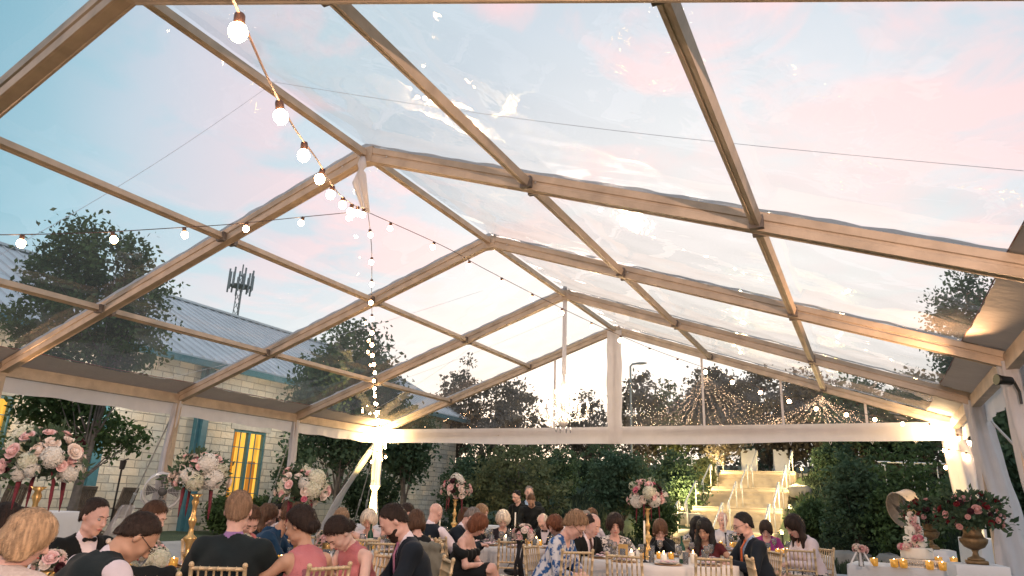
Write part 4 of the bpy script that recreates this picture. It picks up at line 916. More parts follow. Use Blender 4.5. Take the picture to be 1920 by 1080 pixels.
# guard rail on the slope at the right
q0, q1 = at(1648, 866, 24), at(1790, 873, 22); g = empty('guard_rail', (q0.x, q0.y, 0), 0, 'thin pale guard rail on the dark slope at right', 'railing')
dv = q1-q0; MB().tube([(0, 0, q0.z), (dv.x*1.25, dv.y*1.25, q1.z)], .03, 8).build('rail', RAIL, g)
for t in (.08, .33, .45, .62, .78, 1.0): x, y = dv.x*t, dv.y*t; MB().tube([(x, y, th(x+q0.x, y+q0.y)), (x, y, q0.z+(q1.z-q0.z)*t)], .02, 6).build('post', RAIL, g)
# ---------------------------------------------------------------- the clear-top tent
K = 1.22; TX = -3.8529*K; TW = 5*K; TS = 2.4183*K; TY = 4.6313*K; EZ = HC+1.2936*K; RH = 1.7377*K
def TP(j, t, sd, dz=0):
    j = j+(.075*t if sd < 0 else -.085*t) if j == -1 else j
    return Vector((TX+sd*t*TW, TY+TS*j, EZ+RH*(1-t)+dz))
FR = mat('tent frame aluminium', (.48, .375, .28), .5, .15, var=.16, scale=5, bump=.2, bscale=28)
WV = cloth_mat('white vinyl', (.88, .82, .80), .45, .35, 7); EF = cloth_mat('beige eave vinyl', (.44, .36, .30), .22, .5, 9); CUR = cloth_mat('white drape cloth', (.82, .80, .82), .35, .35, 14)
VR = vinyl('clear roof vinyl', .965, .07, .05, 2.4, 1, (1, 1, 1), 2, patch=True); VG = vinyl('clear gable vinyl', .95, .05, .8, 3.6, 1, (1.8, 1, .7), 5, ior=1.5); VGL = vinyl('smooth gable vinyl', .96, .03, .15, 2.2, 1, (1, 1, 1), 3)
tent = empty('frame_tent', (TX, TY+TS*1, 0), 0, 'large clear-roofed white frame tent over the dinner tables', 'tent')
def tl_(mb):
    for v in mb.v: v[:, 0] -= TX; v[:, 1] -= TY+TS
    return mb
def tpart(name, mb, m, smooth=False, parent=None): return tl_(mb).build(name, m, parent or tent, smooth)
prof = [(x*.86, y*.84) for x, y in [(-.062,-.095),(-.045,-.095),(-.040,-.088),(.040,-.088),(.045,-.095),(.062,-.095),(.062,-.020),(.048,-.012),(.048,.012),(.062,.020),(.062,.095),(-.062,.095),(-.062,.020),(-.048,.012),(-.048,-.012),(-.062,-.020)]]
J0, J1 = -2, 3
for j in range(J0, J1+1):
    for sd in (-1, 1):
        m = MB().prism([(x*1.3, y*1.35) for x, y in prof] if j == -1 else prof, TP(j, 0, sd, -.05), TP(j, 1.0, sd, -.05)); 
        r = tpart('rafter', m, FR)
        for t in (.04, .33, .66, .96):
            q = TP(j, t, sd, -.05)
        b = MB()
        for t in (.012, .05, .33, .345, .66, .675):
            q = TP(j, t, sd, -.05); b.ball((q.x, q.y-.054, q.z), (.011, .006, .011), 6, 4)
        tpart('bolt', b, ALU, True, r)
    m = MB().box((TX-.10, TY+TS*j-.058, EZ+RH-.165), (TX+.10, TY+TS*j+.058, EZ+RH+.02)); tpart('ridge_bracket', m, FR)
SQ = [(x*.82, y*.82) for x, y in [(-.045,-.045),(-.012,-.045),(-.010,-.040),(.010,-.040),(.012,-.045),(.045,-.045),(.045,.045),(-.045,.045)]]
for j in range(J0, J1):
    for sd in (-1, 1):
        for t in (.3318, .6696):
            a, b = TP(j, t, sd, -.075), TP(j+1, t, sd, -.075); a.y += .066; b.y -= .066
            r = tpart('purlin', MB().prism(SQ, a, b, (sd*RH, 0, TW)), FR)
            for e, q in ((a, 1), (b, -1)): tpart('clamp', MB().box((e.x-.055, e.y-.0+(0 if q > 0 else -.05), e.z-.058), (e.x+.055, e.y+(.05 if q > 0 else 0), e.z+.05)), mat('dark clamp steel', (.16, .14, .13), .5, .5), False, r)
        a, b = TP(j, 1, sd, -.07), TP(j+1, 1, sd, -.07); tpart('eave_beam', MB().prism([(-.055,-.08),(.055,-.08),(.055,.08),(-.055,.08)], a, b), FR)
    a, b = TP(j, 0, 1, -.06), TP(j+1, 0, 1, -.06); a.y += .07; b.y -= .07; tpart('ridge_beam', MB().prism(SQ, a, b), FR)
a, b = TP(J1, 1, -1, -.14), TP(J1, 1, 1, -.14); 
tpart('gable_beam', MB().beam(a, b, .08, .10), FR)
# roof: clear sheets with a white band along the eaves
for j in range(J0, J1):
    for sd in (-1, 1):
        for (t0, t1, nm, mt, nu) in ((0, .937, 'clear_panel', VR, 30), (.937, 1.012, 'eave_flap', EF, 5)):
            P = np.zeros((nu, 22, 3))
            for i in range(nu):
                for q in range(22):
                    t = t0+(t1-t0)*i/(nu-1); s = q/21; base = TP(j+s, t, sd, .055)
                    sag = -.05*math.sin(PI*s)*(.4+.6*math.sin(PI*min(t*3 % 1, 1)))+.008*math.sin(s*25+t*9)*math.sin(t*38)+.004*math.sin(s*70+t*20)
                    P[i, q] = (base.x-TX, base.y-TY-TS, base.z+sag)
            if sd > 0: P = P[:, ::-1]
            link(nm, grid_mesh(nm, P, mt), None, tent)
    for sd in (-1, 1):                 # red edge rope where the sheets meet
        pts = [TP(j+s, .937, sd, .058-.02*math.sin(PI*s)) for s in np.linspace(0, 1, 12)]; tpart('edge_rope', MB().tube(pts, .006, 5), mat('dull red rope', (.30, .08, .06), .8))
# keder sleeves: wavy vinyl edge over each rafter
for j in range(J0, J1+1):
    for sd in (-1, 1):
        P = np.zeros((60, 3, 3))
        for i in range(60):
            for q in range(3):
                b = TP(j, i/59*.995, sd, .062+(.006*math.sin(i*1.7)+.004*math.sin(i*.9+j) if q != 1 else .012)); P[i, q] = (b.x-TX, b.y-TY-TS+(q-1)*(.062+.005*math.sin(i*2.1)), b.z)
        link('seam_strip', grid_mesh('seam_strip', P if sd < 0 else P[:, ::-1], WV), None, tent)
# valances
def valance(A, B, h, n=60, out=(0, 0, 0), top=0.0, seed=0, droop=0):
    P = np.zeros((n, 9, 3)); A = Vector(A); B = Vector(B); d = (B-A).normalized(); nn = Vector((d.y, -d.x, 0))
    for i in range(n):
        s = i/(n-1); c = A.lerp(B, s)
        for q in range(9):
            v = q/8; w = .014*math.sin(s*31+seed)*v+.008*math.sin(s*77+2*v+seed)*v+.012*math.sin(s*13+3*v)
            P[i, q] = (c.x+nn.x*w+out[0]-TX, c.y+nn.y*w+out[1]-TY-TS, c.z+top-h*v*(1+.03*math.sin(s*19+seed))-droop*math.sin(PI*s)*(v+.2))
    o = link('valance', grid_mesh('valance', P, WV), None, tent); return o
for j in range(J0, J1):
    for sd in (-1, 1): valance(TP(j, 1.012, sd), TP(j+1, 1.012, sd), .355, 50, (sd*.03, 0, 0), .03, j*3+sd)
valance(TP(J1, 1, -1)+Vector((0, -.06, 0)), TP(J1, 1, 1)+Vector((0, -.06, 0)), .31, 140, (0, 0, 0), -.02, 2, .05)
hk = MB()
for x in np.linspace(.05, .95, 17):
    c = TP(J1, 1, -1).lerp(TP(J1, 1, 1), x)+Vector((0, -.06, -.34-.06*math.sin(PI*x))); hk.tube([c+Vector((0, 0, .05)), c+Vector((.02, 0, 0)), c+Vector((0, 0, -.04)), c+Vector((-.02, 0, -.0)), c+Vector((0, 0, .04))], .005, 4)
tpart('lacing_loops', hk, CUR)
# clear gable: one crumpled sheet per half, seams, and the white centre sleeve
for sd in (-1, 1):
    P = np.zeros((70, 34, 3))
    for i in range(70):
        for q in range(34):
            t = .03+.955*i/69; zt = EZ+RH*(1-t)-.02; zb = EZ-.10; v = q/33; fanx = abs(t-.45)
            w = (.03*math.sin(14*t+6*v+sd)+.022*math.sin(38*t-14*v*v+2*sd)+.012*math.sin(83*t+25*v*v))*math.sin(PI*min(max(v, .0), 1))**.5 if sd > 0 else .012*math.sin(12*t+5*v)
            P[i, q] = (sd*t*TW, TS*2+.10+w, zb+(zt-zb)*v)
    link('gable_panel', grid_mesh('gable_panel', P if sd < 0 else P[:, ::-1], VG if sd > 0 else VGL), None, tent)
for t, sd in ((.30, 1), (.545, 1), (.78, 1), (.235, -1)):
    x = TX+sd*t*TW; tpart('gable_seam', MB().box((x-.022, TY+TS*3+.03, EZ-.1), (x+.022, TY+TS*3+.036, EZ+RH*(1-t)-.1)), WV)
P = np.zeros((9, 24, 3))
for i in range(9):
    for q in range(24): P[i, q] = (-.165+.33*i/8+.01*math.sin(q*.9), TS*2-.09+.012*math.sin(i*1.9+q*.4), EZ-.36+(RH+.28)*q/23)
link('centre_sleeve', grid_mesh('centre_sleeve', P, WV), None, tent); tpart('king_post', MB().box((TX-.04, TY+TS*3-.04, EZ-.32), (TX+.04, TY+TS*3+.04, EZ+RH-.12)), FR)
# thin bracing wires over the roof
for A_, B_ in (((490, 150, 10.5), (1960, 324, 7.0)), ((520, 150, 10.5), (-40, 500, 8.0)), ((200, 735, 12.0), (905, 545, 16.0)), ((600, 760, 16.0), (1060, 590, 17.0)), ((640, 800, 19), (900, 640, 17))):
    a, b = at(*A_), at(*B_); pts = [a.lerp(b, s)-Vector((0, 0, .12*math.sin(PI*s))) for s in np.linspace(0, 1, 12)]; tpart('bracing_wire', MB().tube(pts, .0032, 5), mat('galvanised wire', (.85, .80, .82), .5))
# posts
for j in range(J0, J1+1):
    for sd in (-1, 1):
        b = TP(j, 1, sd); tpart('post', MB().beam((b.x, b.y, 0), (b.x, b.y, b.z-.05), .085, .085, (0, 1, 0)).box((b.x-.13, b.y-.13, 0), (b.x+.13, b.y+.13, .012)), FR)
        k_ = MB(); k_.beam((b.x, b.y, b.z-.55), (b.x-sd*.5, b.y, b.z+.5*RH/TW-.13), .04, .04, (0, 1, 0)) if False else None
# curtains tied around the posts
def curtain(pts, rad, label, seed=0, nf=6, fold=.2, sq=1.0):
    pts = [Vector(p) for p in pts]; P = []
    n = 26; m = 60; rr = np.interp(np.linspace(0, 1, m), np.linspace(0, 1, len(rad)), rad); V = np.zeros((m, n, 3))
    tt = np.linspace(0, len(pts)-1, m)
    for i in range(m):
        k = min(int(tt[i]), len(pts)-2); s = tt[i]-k; s2 = s*s*(3-2*s); c = pts[k].lerp(pts[k+1], s2*.4+s*.6)
        for q in range(n):
            a = 2*PI*q/n; r = rr[i]*(1+fold*math.sin(nf*a+seed+1.6*math.sin(i*.06+seed))+.08*math.sin(3*a+i*.25))
            V[i, q] = (c.x+r*math.cos(a), c.y+r*math.sin(a)*sq, c.z+.004*math.sin(i))
    o = link('curtain', grid_mesh('curtain', V, CUR, True, True)); tag(o, label, 'curtain', 'white curtains gathered at the tent posts'); return o
def post_c(j, sd, dx=0, dy=0): b = TP(j, 1, sd); return lambda z, x=0, y=0: (b.x+dx+x, b.y+dy+y, z)
c = post_c(1, -1); curtain([c(2.92), c(2.5, -.03), c(2.0, -.09), c(1.5, -.13), c(1.0, -.16), c(.03, -.2)], [.06, .075, .07, .06, .075, .12], 'lavender-white curtain gathered at the nearest left post', 1)
c = post_c(2, -1); curtain([c(2.92), c(2.4), c(1.8), c(1.2), c(.6), c(.03)], [.06, .075, .07, .055, .075, .12], 'white curtain gathered at the second left post by the lit window', 2)
c = post_c(3, -1); curtain([c(2.85), c(2.3), c(1.75), c(1.62), c(1.5), c(1.0), c(.4), c(.03)], [.08, .11, .10, .12, .055, .11, .12, .09], 'glowing yellow-lit curtain tied around the far left corner post', 3)
b = TP(3, 1, -1); curtain([(b.x, b.y, 2.75), (b.x-.9, b.y+.5, 2.1), (b.x-1.8, b.y+.95, 1.35), (b.x-3.2, b.y+1.75, .1)], [.06, .085, .07, .095, .08], 'white cloth wrapped round the diagonal pole at the far left corner', 4, 5, .15)
c = post_c(3, 1); curtain([c(2.85, -.05), c(2.3, .0), c(1.7, .05), c(1.1, .1), c(.5, .14), c(.03, .16)], [.15, .19, .17, .13, .15, .18], 'brightly lit curtain on the far right corner post', 5)
b = TP(3, 1, 1); curtain([(b.x+.1, b.y, 2.7), (b.x+.35, b.y+.2, 2.1), (b.x+.45, b.y+.5, 1.5), (b.x+.8, b.y+1.0, .1)], [.06, .13, .10, .12], 'narrow twisted white cloth beside the far right corner post', 6, 5)
c = post_c(2, 1); curtain([c(2.92), c(2.3, .05), c(1.7, .12), c(1.1, .16), c(.5, .2), c(.02, .22)], [.12, .14, .16, .17, .20, .26], 'wide white curtain on the right side post behind the urns', 7)
c = post_c(1, 1); curtain([c(2.92), c(2.3, .04), c(1.7, .10), c(1.1, .15), c(.5, .2), c(.02, .25)], [.10, .12, .14, .15, .18, .22], 'white curtain at the right edge of the photo below the clamp lamp', 8)
# guy ropes
ROPE = mat('pale guy rope', (.55, .52, .50), .8)
for (A, px, py, X0, lb) in ((TP(1, 1, -1, -.1), 225, 985, -14.2, 'guy rope from the nearest left post with a ratchet'), (TP(2, 1, -1, -.1), 505, 942, -13.6, 'guy rope left of the second left post'), (TP(2, 1, -1, -.1), 540, 945, -13.0, 'short guy rope behind the second left post'), (TP(3, 1, -1, -.1), 668, 965, -13.6, 'guy rope left of the glowing corner curtain'), (TP(3, 1, -1, -.1), 684, 965, -12.6, 'guy rope nearest the glowing corner curtain')):
    e = at_x(px, py, X0); e2 = A.lerp(e, (A.z-.15)/max(A.z-e.z, .1)) if e.z < A.z else e
    g = empty('guy_rope', (e2.x, e2.y, e2.z), 0, lb, 'rope', 'guy ropes of the tent'); o = Vector(g.location)
    MB().tube([A-o, e2-o], .014, 6).build('rope', ROPE, g); mid = A.lerp(e2, .62)-o; MB().tube([mid+(A-e2)*.03, mid-(A-e2)*.03], .03, 6).build('ratchet', ALU, g); MB().tube([(0, 0, .1), (0, 0, -.2)], .02, 6).build('stake', ALU, g)
A = TP(2, 1, 1, -.1); e = Vector((3.2, A.y-.35, .1)); g = empty('guy_rope', tuple(e), 0, 'guy rope running down beyond the right side curtains', 'rope', 'guy ropes of the tent')
MB().tube([A-e, Vector((0, 0, 0))], .016, 6).build('rope', ROPE, g); mid = (A-e)*.4; MB().tube([mid*1.06, mid*.94], .035, 6).build('ratchet', ALU, g); MB().tube([(0, 0, .1), (0, 0, -.2)], .02, 6).build('stake', ALU, g)
# clamp lamps at the post tops
BLK = mat('black lamp housing', (.015, .015, .016), .4)
def clamp_lamp(loc, aim, e, label, col=(1, .62, .26), spot=110, glow=40, r=.02):
    c = empty('clamp_lamp', loc, 0, label, 'lamp', 'clamp lamps at the tent posts'); d = (Vector(aim)-Vector(loc)).normalized()
    MB().tube([d*-.10, d*-.08, d*.02, d*.06], [.02, .04, .045, .058], 12).build('housing', BLK, c, True); MB().tube([d*.062, d*.066], [.052, .052], 12).build('lens', emis('clamp lamp glass %g' % glow, (1, .80, .45), glow), c)
    MB().tube([d*-.1, d*-.14+Vector((0, 0, -.1)), d*-.14+Vector((0, 0, -.22))], .014, 6).build('clamp', BLK, c)
    lamp('clamp_lamp_beam', Vector(loc)+d*.12, e, col, r, spot, aim)
b = TP(3, 1, -1); lamp('corner_glow', (b.x+.26, b.y-.32, b.z-.16), 105, (1, .72, .36), .07)
lamp('corner_wash', (b.x+.30, b.y-.50, .25), 1500, (1, .70, .20), .06, 60, (b.x, b.y, 1.9))
b = TP(3, 1, 1); lamp('corner_glow', (b.x-.30, b.y-.36, b.z-.16), 50, (1, .72, .38), .07); lamp('corner_wash', (b.x-.35, b.y-.55, .4), 260, (1, .72, .3), .06, 60, (b.x, b.y, 1.9))
b = TP(1, 1, 1); clamp_lamp((b.x-.12, b.y-.25, b.z-.28), (TX, TY, EZ+.2), 260, 'black clamp lamp on the nearest right post', (1, .58, .30), spot=150, glow=.15)
b = TP(0, 1, -1); clamp_lamp((b.x+.2, b.y-.25, b.z-.35), (TX, TY+1, EZ-.5), 30, 'clamp lamp on the left post beyond the photo edge', (1, .58, .30), spot=150, glow=3)
b = TP(-2, 1, 1); clamp_lamp((b.x-.2, b.y+.2, b.z-.35), (TX+2, TY+3, EZ-2.6), 900, 'added fill lamp on the right post behind the photographer', (1, .66, .48), spot=120, glow=3)  # unseen lamp added behind the camera to fill the guests
b = TP(-2, 1, -1); clamp_lamp((b.x+.2, b.y+.2, b.z-.35), (TX+1, TY+3, EZ-2.6), 560, 'added fill lamp on the left post behind the photographer', (1, .66, .48), spot=120, glow=3)  # weaker added fill for the guests from the left, also out of view

# ---------------------------------------------------------------- string lights
HUB = at(690, 398, 7.75)
BULB = emis('warm bulb glass', (1, .60, .30), 75); SOCK = mat('brown bulb socket', (.06, .03, .02), .5); WIRE = mat('dark string wire', (.05, .03, .03), .6); WIREW = mat('twisted pale wire', (.45, .30, .25), .6)
bulb_me = MB().lathe([(.004, -.098), (.016, -.094), (.026, -.080), (.029, -.066), (.026, -.052), (.016, -.040), (.012, -.036)], 14).mesh('bulb', True, BULB)
sock_me = MB().lathe([(.006, .006), (.0155, .003), (.017, -.004), (.017, -.034), (.014, -.040)], 10).mesh('socket', True, SOCK)
def string_light(pts, n, label, wire=WIRE, r=.004, skip=0, reals=None, tmul=1):
    """bulbs hanging at even steps along a cable that follows pts"""
    g = empty('string_light', tuple(pts[0]), 0, label, 'string lights', 'bulb strings meeting at the ridge'); o = Vector(pts[0])
    P = [Vector(p)-o for p in pts]; sm_ = []
    for i in range(len(P)-1):
        for s in np.linspace(0, 1, 8)[:-1]:
            p0 = P[max(i-1, 0)]; p1 = P[i]; p2 = P[i+1]; p3 = P[min(i+2, len(P)-1)]
            sm_.append(.5*((2*p1)+(p2-p0)*s+(2*p0-5*p1+4*p2-p3)*s*s+(3*p1-p0-3*p2+p3)*s**3))
    sm_.append(P[-1]); MB().tube(sm_, r, 5).build('cable', wire, g)
    Ls = [0]
    for a, b in zip(sm_[:-1], sm_[1:]): Ls.append(Ls[-1]+(b-a).length)
    for i in range(n):
        t = (i+.5)/n if reals is None else reals[i]; l = t*Ls[-1]; k_ = min(np.searchsorted(Ls, l), len(Ls)-1); k_ = max(k_, 1); f = (l-Ls[k_-1])/max(Ls[k_]-Ls[k_-1], 1e-6); c = sm_[k_-1].lerp(sm_[k_], f)
        s = link('socket', sock_me, None, g, c-Vector((0, 0, .004))); s.rotation_euler = (random.uniform(-.25, .25), random.uniform(-.25, .25), 0); link('bulb', bulb_me, None, s)
    return g
def px_line(spec): return [at(x, y, d) for x, y, d in spec]
string_light(px_line([(385, -70, 1.75), (427, -22, 2.0), (503, 148, 2.55), (552, 240, 3.15), (595, 300, 3.8), (618, 340, 4.5), (637, 365, 5.2), (658, 381, 6.0), (672, 388, 6.8), (690, 392, 7.7)]), 9, 'nearest bulb string, swooping up from the hub toward the camera', WIREW, .0045, reals=[.067, .175, .28, .39, .50, .62, .735, .84, .94])
string_light(px_line([(-120, 440, 4.7), (17, 440, 5.1), (175, 436, 5.6), (314, 428, 6.1), (438, 420, 6.6), (555, 408, 7.1), (660, 398, 7.6), (690, 396, 7.75)]), 7, 'bulb string running from the ridge hub across to the left', reals=[.14, .31, .47, .63, .79, .94, .02])
b = TP(3, 1, -1)
string_light([HUB, at(697, 470, 8.4), at(697, 560, 9.7), at(699, 640, 11.4), at(702, 700, 13.4), at(706, 750, 15.3), (b.x+.1, b.y-.15, b.z-.05), (b.x+.08, b.y-.16, b.z-.5)], 18, 'bulb string dropping from the ridge hub to the far left corner')
b = TP(3, 1, 1)
string_light([HUB, at(832, 462, 8.2), at(916, 508, 8.7), at(1070, 586, 9.6), at(1212, 650, 10.3), at(1343, 697, 10.9), at(1457, 738, 11.3), at(1560, 765, 11.6), at(1690, 787, 11.9), at(1768, 796, 12.1)], 19, 'bulb string sweeping from the ridge hub to the far right corner')
for sd, nm in ((-1, 'left'), (1, 'right')):
    b = TP(3, 1, sd); string_light([Vector((b.x+.20*math.cos(a_)*1.0, b.y+.20*math.sin(a_), b.z-.04-.042*i)) for i, a_ in enumerate(np.linspace(0, 5.2*PI, 18))], 12, 'bulbs wound round the top of the far %s corner post' % nm)
# emissive specks on strands, added for glints in the crumpled right gable sheet
rn = np.random.RandomState(9); fn_ = empty('gable_glint_net', tuple(at(1450, 800, 18.0)), 0, 'added net of tiny warm glints draped from two peaks behind the right half of the gable', 'string lights'); o = Vector(fn_.location); pts_ = []; wr = MB()
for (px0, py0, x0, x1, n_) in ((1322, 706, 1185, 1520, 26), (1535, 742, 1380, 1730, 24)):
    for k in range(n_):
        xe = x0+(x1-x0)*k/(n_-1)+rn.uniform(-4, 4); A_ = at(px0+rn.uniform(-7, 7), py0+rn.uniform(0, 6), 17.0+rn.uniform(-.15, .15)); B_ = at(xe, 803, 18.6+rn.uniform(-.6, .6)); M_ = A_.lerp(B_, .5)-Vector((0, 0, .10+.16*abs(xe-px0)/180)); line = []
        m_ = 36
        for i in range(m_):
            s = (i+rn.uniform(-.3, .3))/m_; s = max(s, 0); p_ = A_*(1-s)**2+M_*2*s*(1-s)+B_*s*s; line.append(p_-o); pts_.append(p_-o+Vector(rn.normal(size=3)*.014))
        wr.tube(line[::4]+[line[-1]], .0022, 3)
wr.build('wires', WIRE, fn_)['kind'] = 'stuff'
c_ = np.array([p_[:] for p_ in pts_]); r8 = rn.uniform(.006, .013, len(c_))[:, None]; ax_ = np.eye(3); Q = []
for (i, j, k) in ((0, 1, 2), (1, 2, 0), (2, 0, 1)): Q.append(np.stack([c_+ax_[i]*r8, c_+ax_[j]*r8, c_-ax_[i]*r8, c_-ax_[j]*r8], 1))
link('tiny_glints', quads_mesh('tiny_glints', np.concatenate(Q), emis('warm glint', (1, .64, .38), 1.9, .9)), None, fn_)['kind'] = 'stuff'
rb = empty('knotted_ribbon', tuple(TP(0, 0, 1, -.12)), 0, 'knotted white cloth ribbon hanging from the ridge where the bulb strings meet', 'ribbon'); o = Vector(rb.location); h_ = HUB-o
MB().tube([(0, -.08, 0), (.02, -.1, -.10), (0.01, -.1, -.16), (.03, -.1, -.22), (h_.x, h_.y, h_.z)], [.03, .05, .022, .045, .02], 12, fold=.25).tube([(0, -.1, -.14), (-.05, -.1, -.3), (h_.x-.03, h_.y, h_.z-.05)], [.015, .035, .01], 8, fold=.2).build('ribbon', CUR, rb, True)
# ---------------------------------------------------------------- chandelier
cp = TP(2, 0, 1, -.15); zc = at(1067, 785, 12.94).z
ch = empty('chandelier', (cp.x, cp.y, zc), 0, 'white crystal chandelier hanging from the ridge by a wrapped cable', 'chandelier')
CRY = mat('cut crystal', (.85, .85, .88), .08, 0, var=.02, trans=.6); CHB = emis('chandelier candle bulb', (1, .66, .30), 110); CHW = mat('white glass arm', (.85, .83, .8), .2)
MB().tube([(0, 0, .62), (0, 0, cp.z-zc)], [.035, .035], 8, fold=.15).build('wrapped_cable', CUR, ch)
MB().lathe([(.01, -.2), (.06, -.17), (.09, -.12), (.05, -.06), (.03, 0), (.06, .08), (.03, .16), (.025, .4), (.05, .46), (.02, .52), (.02, .64)], 16).build('stem', CHW, ch, True)
for ring, (na, rad, zz) in enumerate(((10, .40, .0), (6, .22, .16))):
    for i in range(na):
        a = 2*PI*i/na+ring*.3; x, y = math.cos(a), math.sin(a)
        arm_ = MB().tube([(x*.03, y*.03, zz+.02), (x*rad*.45, y*rad*.45, zz-.10), (x*rad*.85, y*rad*.85, zz-.07), (x*rad, y*rad, zz+.04)], .009, 6).lathe([(.006, .03), (.035, .045), (.038, .055)], 10, (x*rad, y*rad, zz)).tube([(x*rad, y*rad, zz+.05), (x*rad, y*rad, zz+.13)], .011, 6).build('arm', CHW, ch, True)
        MB().lathe([(.002, 0), (.013, .015), (.010, .035), (.002, .06)], 8, (x*rad, y*rad, zz+.13)).build('candle_bulb', CHB, arm_, True)
        MB().tube([(x*rad, y*rad, zz+.035), (x*rad, y*rad, zz-.05)], .003, 4).lathe([(.003, 0), (.016, -.025), (.004, -.07)], 6, (x*rad, y*rad, zz-.05)).build('crystal_drop', CRY, arm_, True)
    bd_ = MB()
    for i in range(na):
        a0, a1 = 2*PI*i/na+ring*.3, 2*PI*(i+1)/na+ring*.3
        for s in np.linspace(0, 1, 9): a = a0+(a1-a0)*s; bd_.ball((math.cos(a)*rad, math.sin(a)*rad, zz+.04-.08*math.sin(PI*s)), .010, 6, 4)
    bd_.build('crystal_swag', CRY, ch, True)
for i in range(8):
    a = 2*PI*i/8; MB().tube([(math.cos(a)*.12, math.sin(a)*.12, -.02), (math.cos(a)*.12, math.sin(a)*.12, -.20)], .003, 4).lathe([(.003, 0), (.018, -.03), (.004, -.08)], 6, (math.cos(a)*.12, math.sin(a)*.12, -.2)).build('crystal_drop', CRY, ch, True)
ch.scale = (1.12,)*3
lamp('chandelier_light', (cp.x, cp.y, zc+.1), 160, (1, .78, .5), .25)
# ---------------------------------------------------------------- chairs
GOLD = mat('gold painted wood', (.58, .43, .26), .42, .2, var=.08, scale=10); CUSH = mat('ivory cushion', (.74, .68, .63), .8, var=.04, bump=.1)
def bamboo(mb, A, B, r, n=3):
    A = Vector(A); B = Vector(B); pts = []; rr = []
    for i in range(n+1):
        t = i/n; pts += [A.lerp(B, max(t-.012, 0)), A.lerp(B, t), A.lerp(B, min(t+.012, 1))]; rr += [r, r*1.4, r]
    mb.tube(pts, rr, 8); return mb
def chiavari(label, group='gold ballroom chairs'):
    c = empty('ballroom_chair', (0, 0, 0), 0, label, 'chair', group)
    for q in (-1, 1):
        bamboo(MB(), (q*.195, .195, 0), (q*.185, .175, .43), .015, 4).build('leg', GOLD, c, True)
        bamboo(bamboo(MB(), (q*.185, -.235, 0), (q*.178, -.19, .44), .015, 3), (q*.178, -.19, .44), (q*.172, -.265, .92), .014, 5).ball((q*.172, -.266, .925), .018, 8, 6).build('leg', GOLD, c, True)
    m = MB(); m.box((-.20, -.19, .425), (.20, .20, .45)); m.build('seat', GOLD, c)
    P = np.zeros((14, 14, 3))
    for i in range(14):
        for j in range(14):
            u, v = i/13*2-1, j/13*2-1; e = (1-u**6)*(1-v**6); P[i, j] = (u*.195, v*.19+.005, .452+.042*e**.4)
    link('cushion', grid_mesh('cushion', P, CUSH), None, c)
    for z, r in ((.90, .013), (.665, .010), (.60, .010), (.50, .009)): yb = -.19-.075*(z-.44)/.48; bamboo(MB(), (-.175, yb, z), (.175, yb, z), r, 6).build('back_rail', GOLD, c, True)
    for k in range(6):
        x = -.125+.05*k; s = bamboo(MB(), (x, -.225, .665), (x, -.262, .90), .0075, 3).build('spindle', GOLD, c, True)
    for z in (.16, .27):
        bamboo(MB(), (-.19, .19, z), (.19, .19, z), .008, 3).build('stretcher', GOLD, c, True)
        for q in (-1, 1): bamboo(MB(), (q*.19, .185, z+.03), (q*.183, -.21, z+.03), .008, 3).build('stretcher', GOLD, c, True)
    return c
CH0 = [None]
def chair_at(x, y, th_, label, group='gold ballroom chairs at the dinner tables'):
    if CH0[0] is None: CH0[0] = chiavari(label, group); o = CH0[0]
    else: o = copy_tree(CH0[0], label=label, group=group)
    o.location = (x, y, 0); o.rotation_euler = (0, 0, th_); return o
def face_th(p, face):
    v = Vector((p.x, p.y)).normalized(); rr = Vector((v.y, -v.x)); a = R_(face); hd = -v*math.cos(a)+rr*math.sin(a); return math.atan2(-hd.x, hd.y)
def chair_px(px, py, d, face, label, **k):       # px,py: photo position of the top rail
    p = at(px, py, d); th_ = face_th(p, face); c, s = math.cos(th_), math.sin(th_); return chair_at(p.x-(-s*-.26), p.y-(c*-.26), th_, label, **k)
def under(b, label):
    th_ = PTH[b.name]; c, s = math.cos(th_), math.sin(th_); y = .055; return chair_at(b.location.x-s*y, b.location.y+c*y, th_, label)
# ---------------------------------------------------------------- tables
LINEN = cloth_mat('ivory table linen', (.78, .73, .70), .12, .12, 60, .04); WLIN = cloth_mat('white table linen', (.78, .80, .84), .15, .1, 60, .03)
WOODT = mat('plywood table', (.35, .25, .15), .7)
def round_table(c, r, label, h=.76, drop=.74, nf=22, seed=0):
    t = empty('round_table', (c.x, c.y, 0), 0, label, 'table', 'round dinner tables'); n = 200; r_ = np.random.RandomState(seed+5); ph = r_.uniform(0, 6, 4)
    rows = []
    for i in range(9): rows.append([(r*i/9*math.cos(2*PI*q/n), r*i/9*math.sin(2*PI*q/n), h) for q in range(n)])
    for i in range(14):
        s = i/13; row = []
        for q in range(n):
            a = 2*PI*q/n; wv = math.sin(nf*a+ph[0]+.6*math.sin(3*a+ph[1]))*.5+.5*math.sin((nf*.62)*a+ph[2]); e = s**.7
            rr = r+.004+e*(.035+.045*wv); z = h-.006*(1-math.exp(-s*30))-s*drop; row.append((rr*math.cos(a), rr*math.sin(a), z))
        rows.append(row)
    P = np.array(rows); link('tablecloth', grid_mesh('tablecloth', P[::-1], LINEN, True, True), None, t)
    MB().lathe([(r-.03, h-.03), (r-.01, h-.028), (r-.01, h-.004), (r-.03, h-.003)], 40).build('tabletop', WOODT, t)
    for a in (0, PI/2, PI, 1.5*PI): MB().tube([(math.cos(a)*r*.5, math.sin(a)*r*.5, 0), (math.cos(a)*r*.45, math.sin(a)*r*.45, h-.03)], .018, 7).build('leg', WOODT, t)
    return t
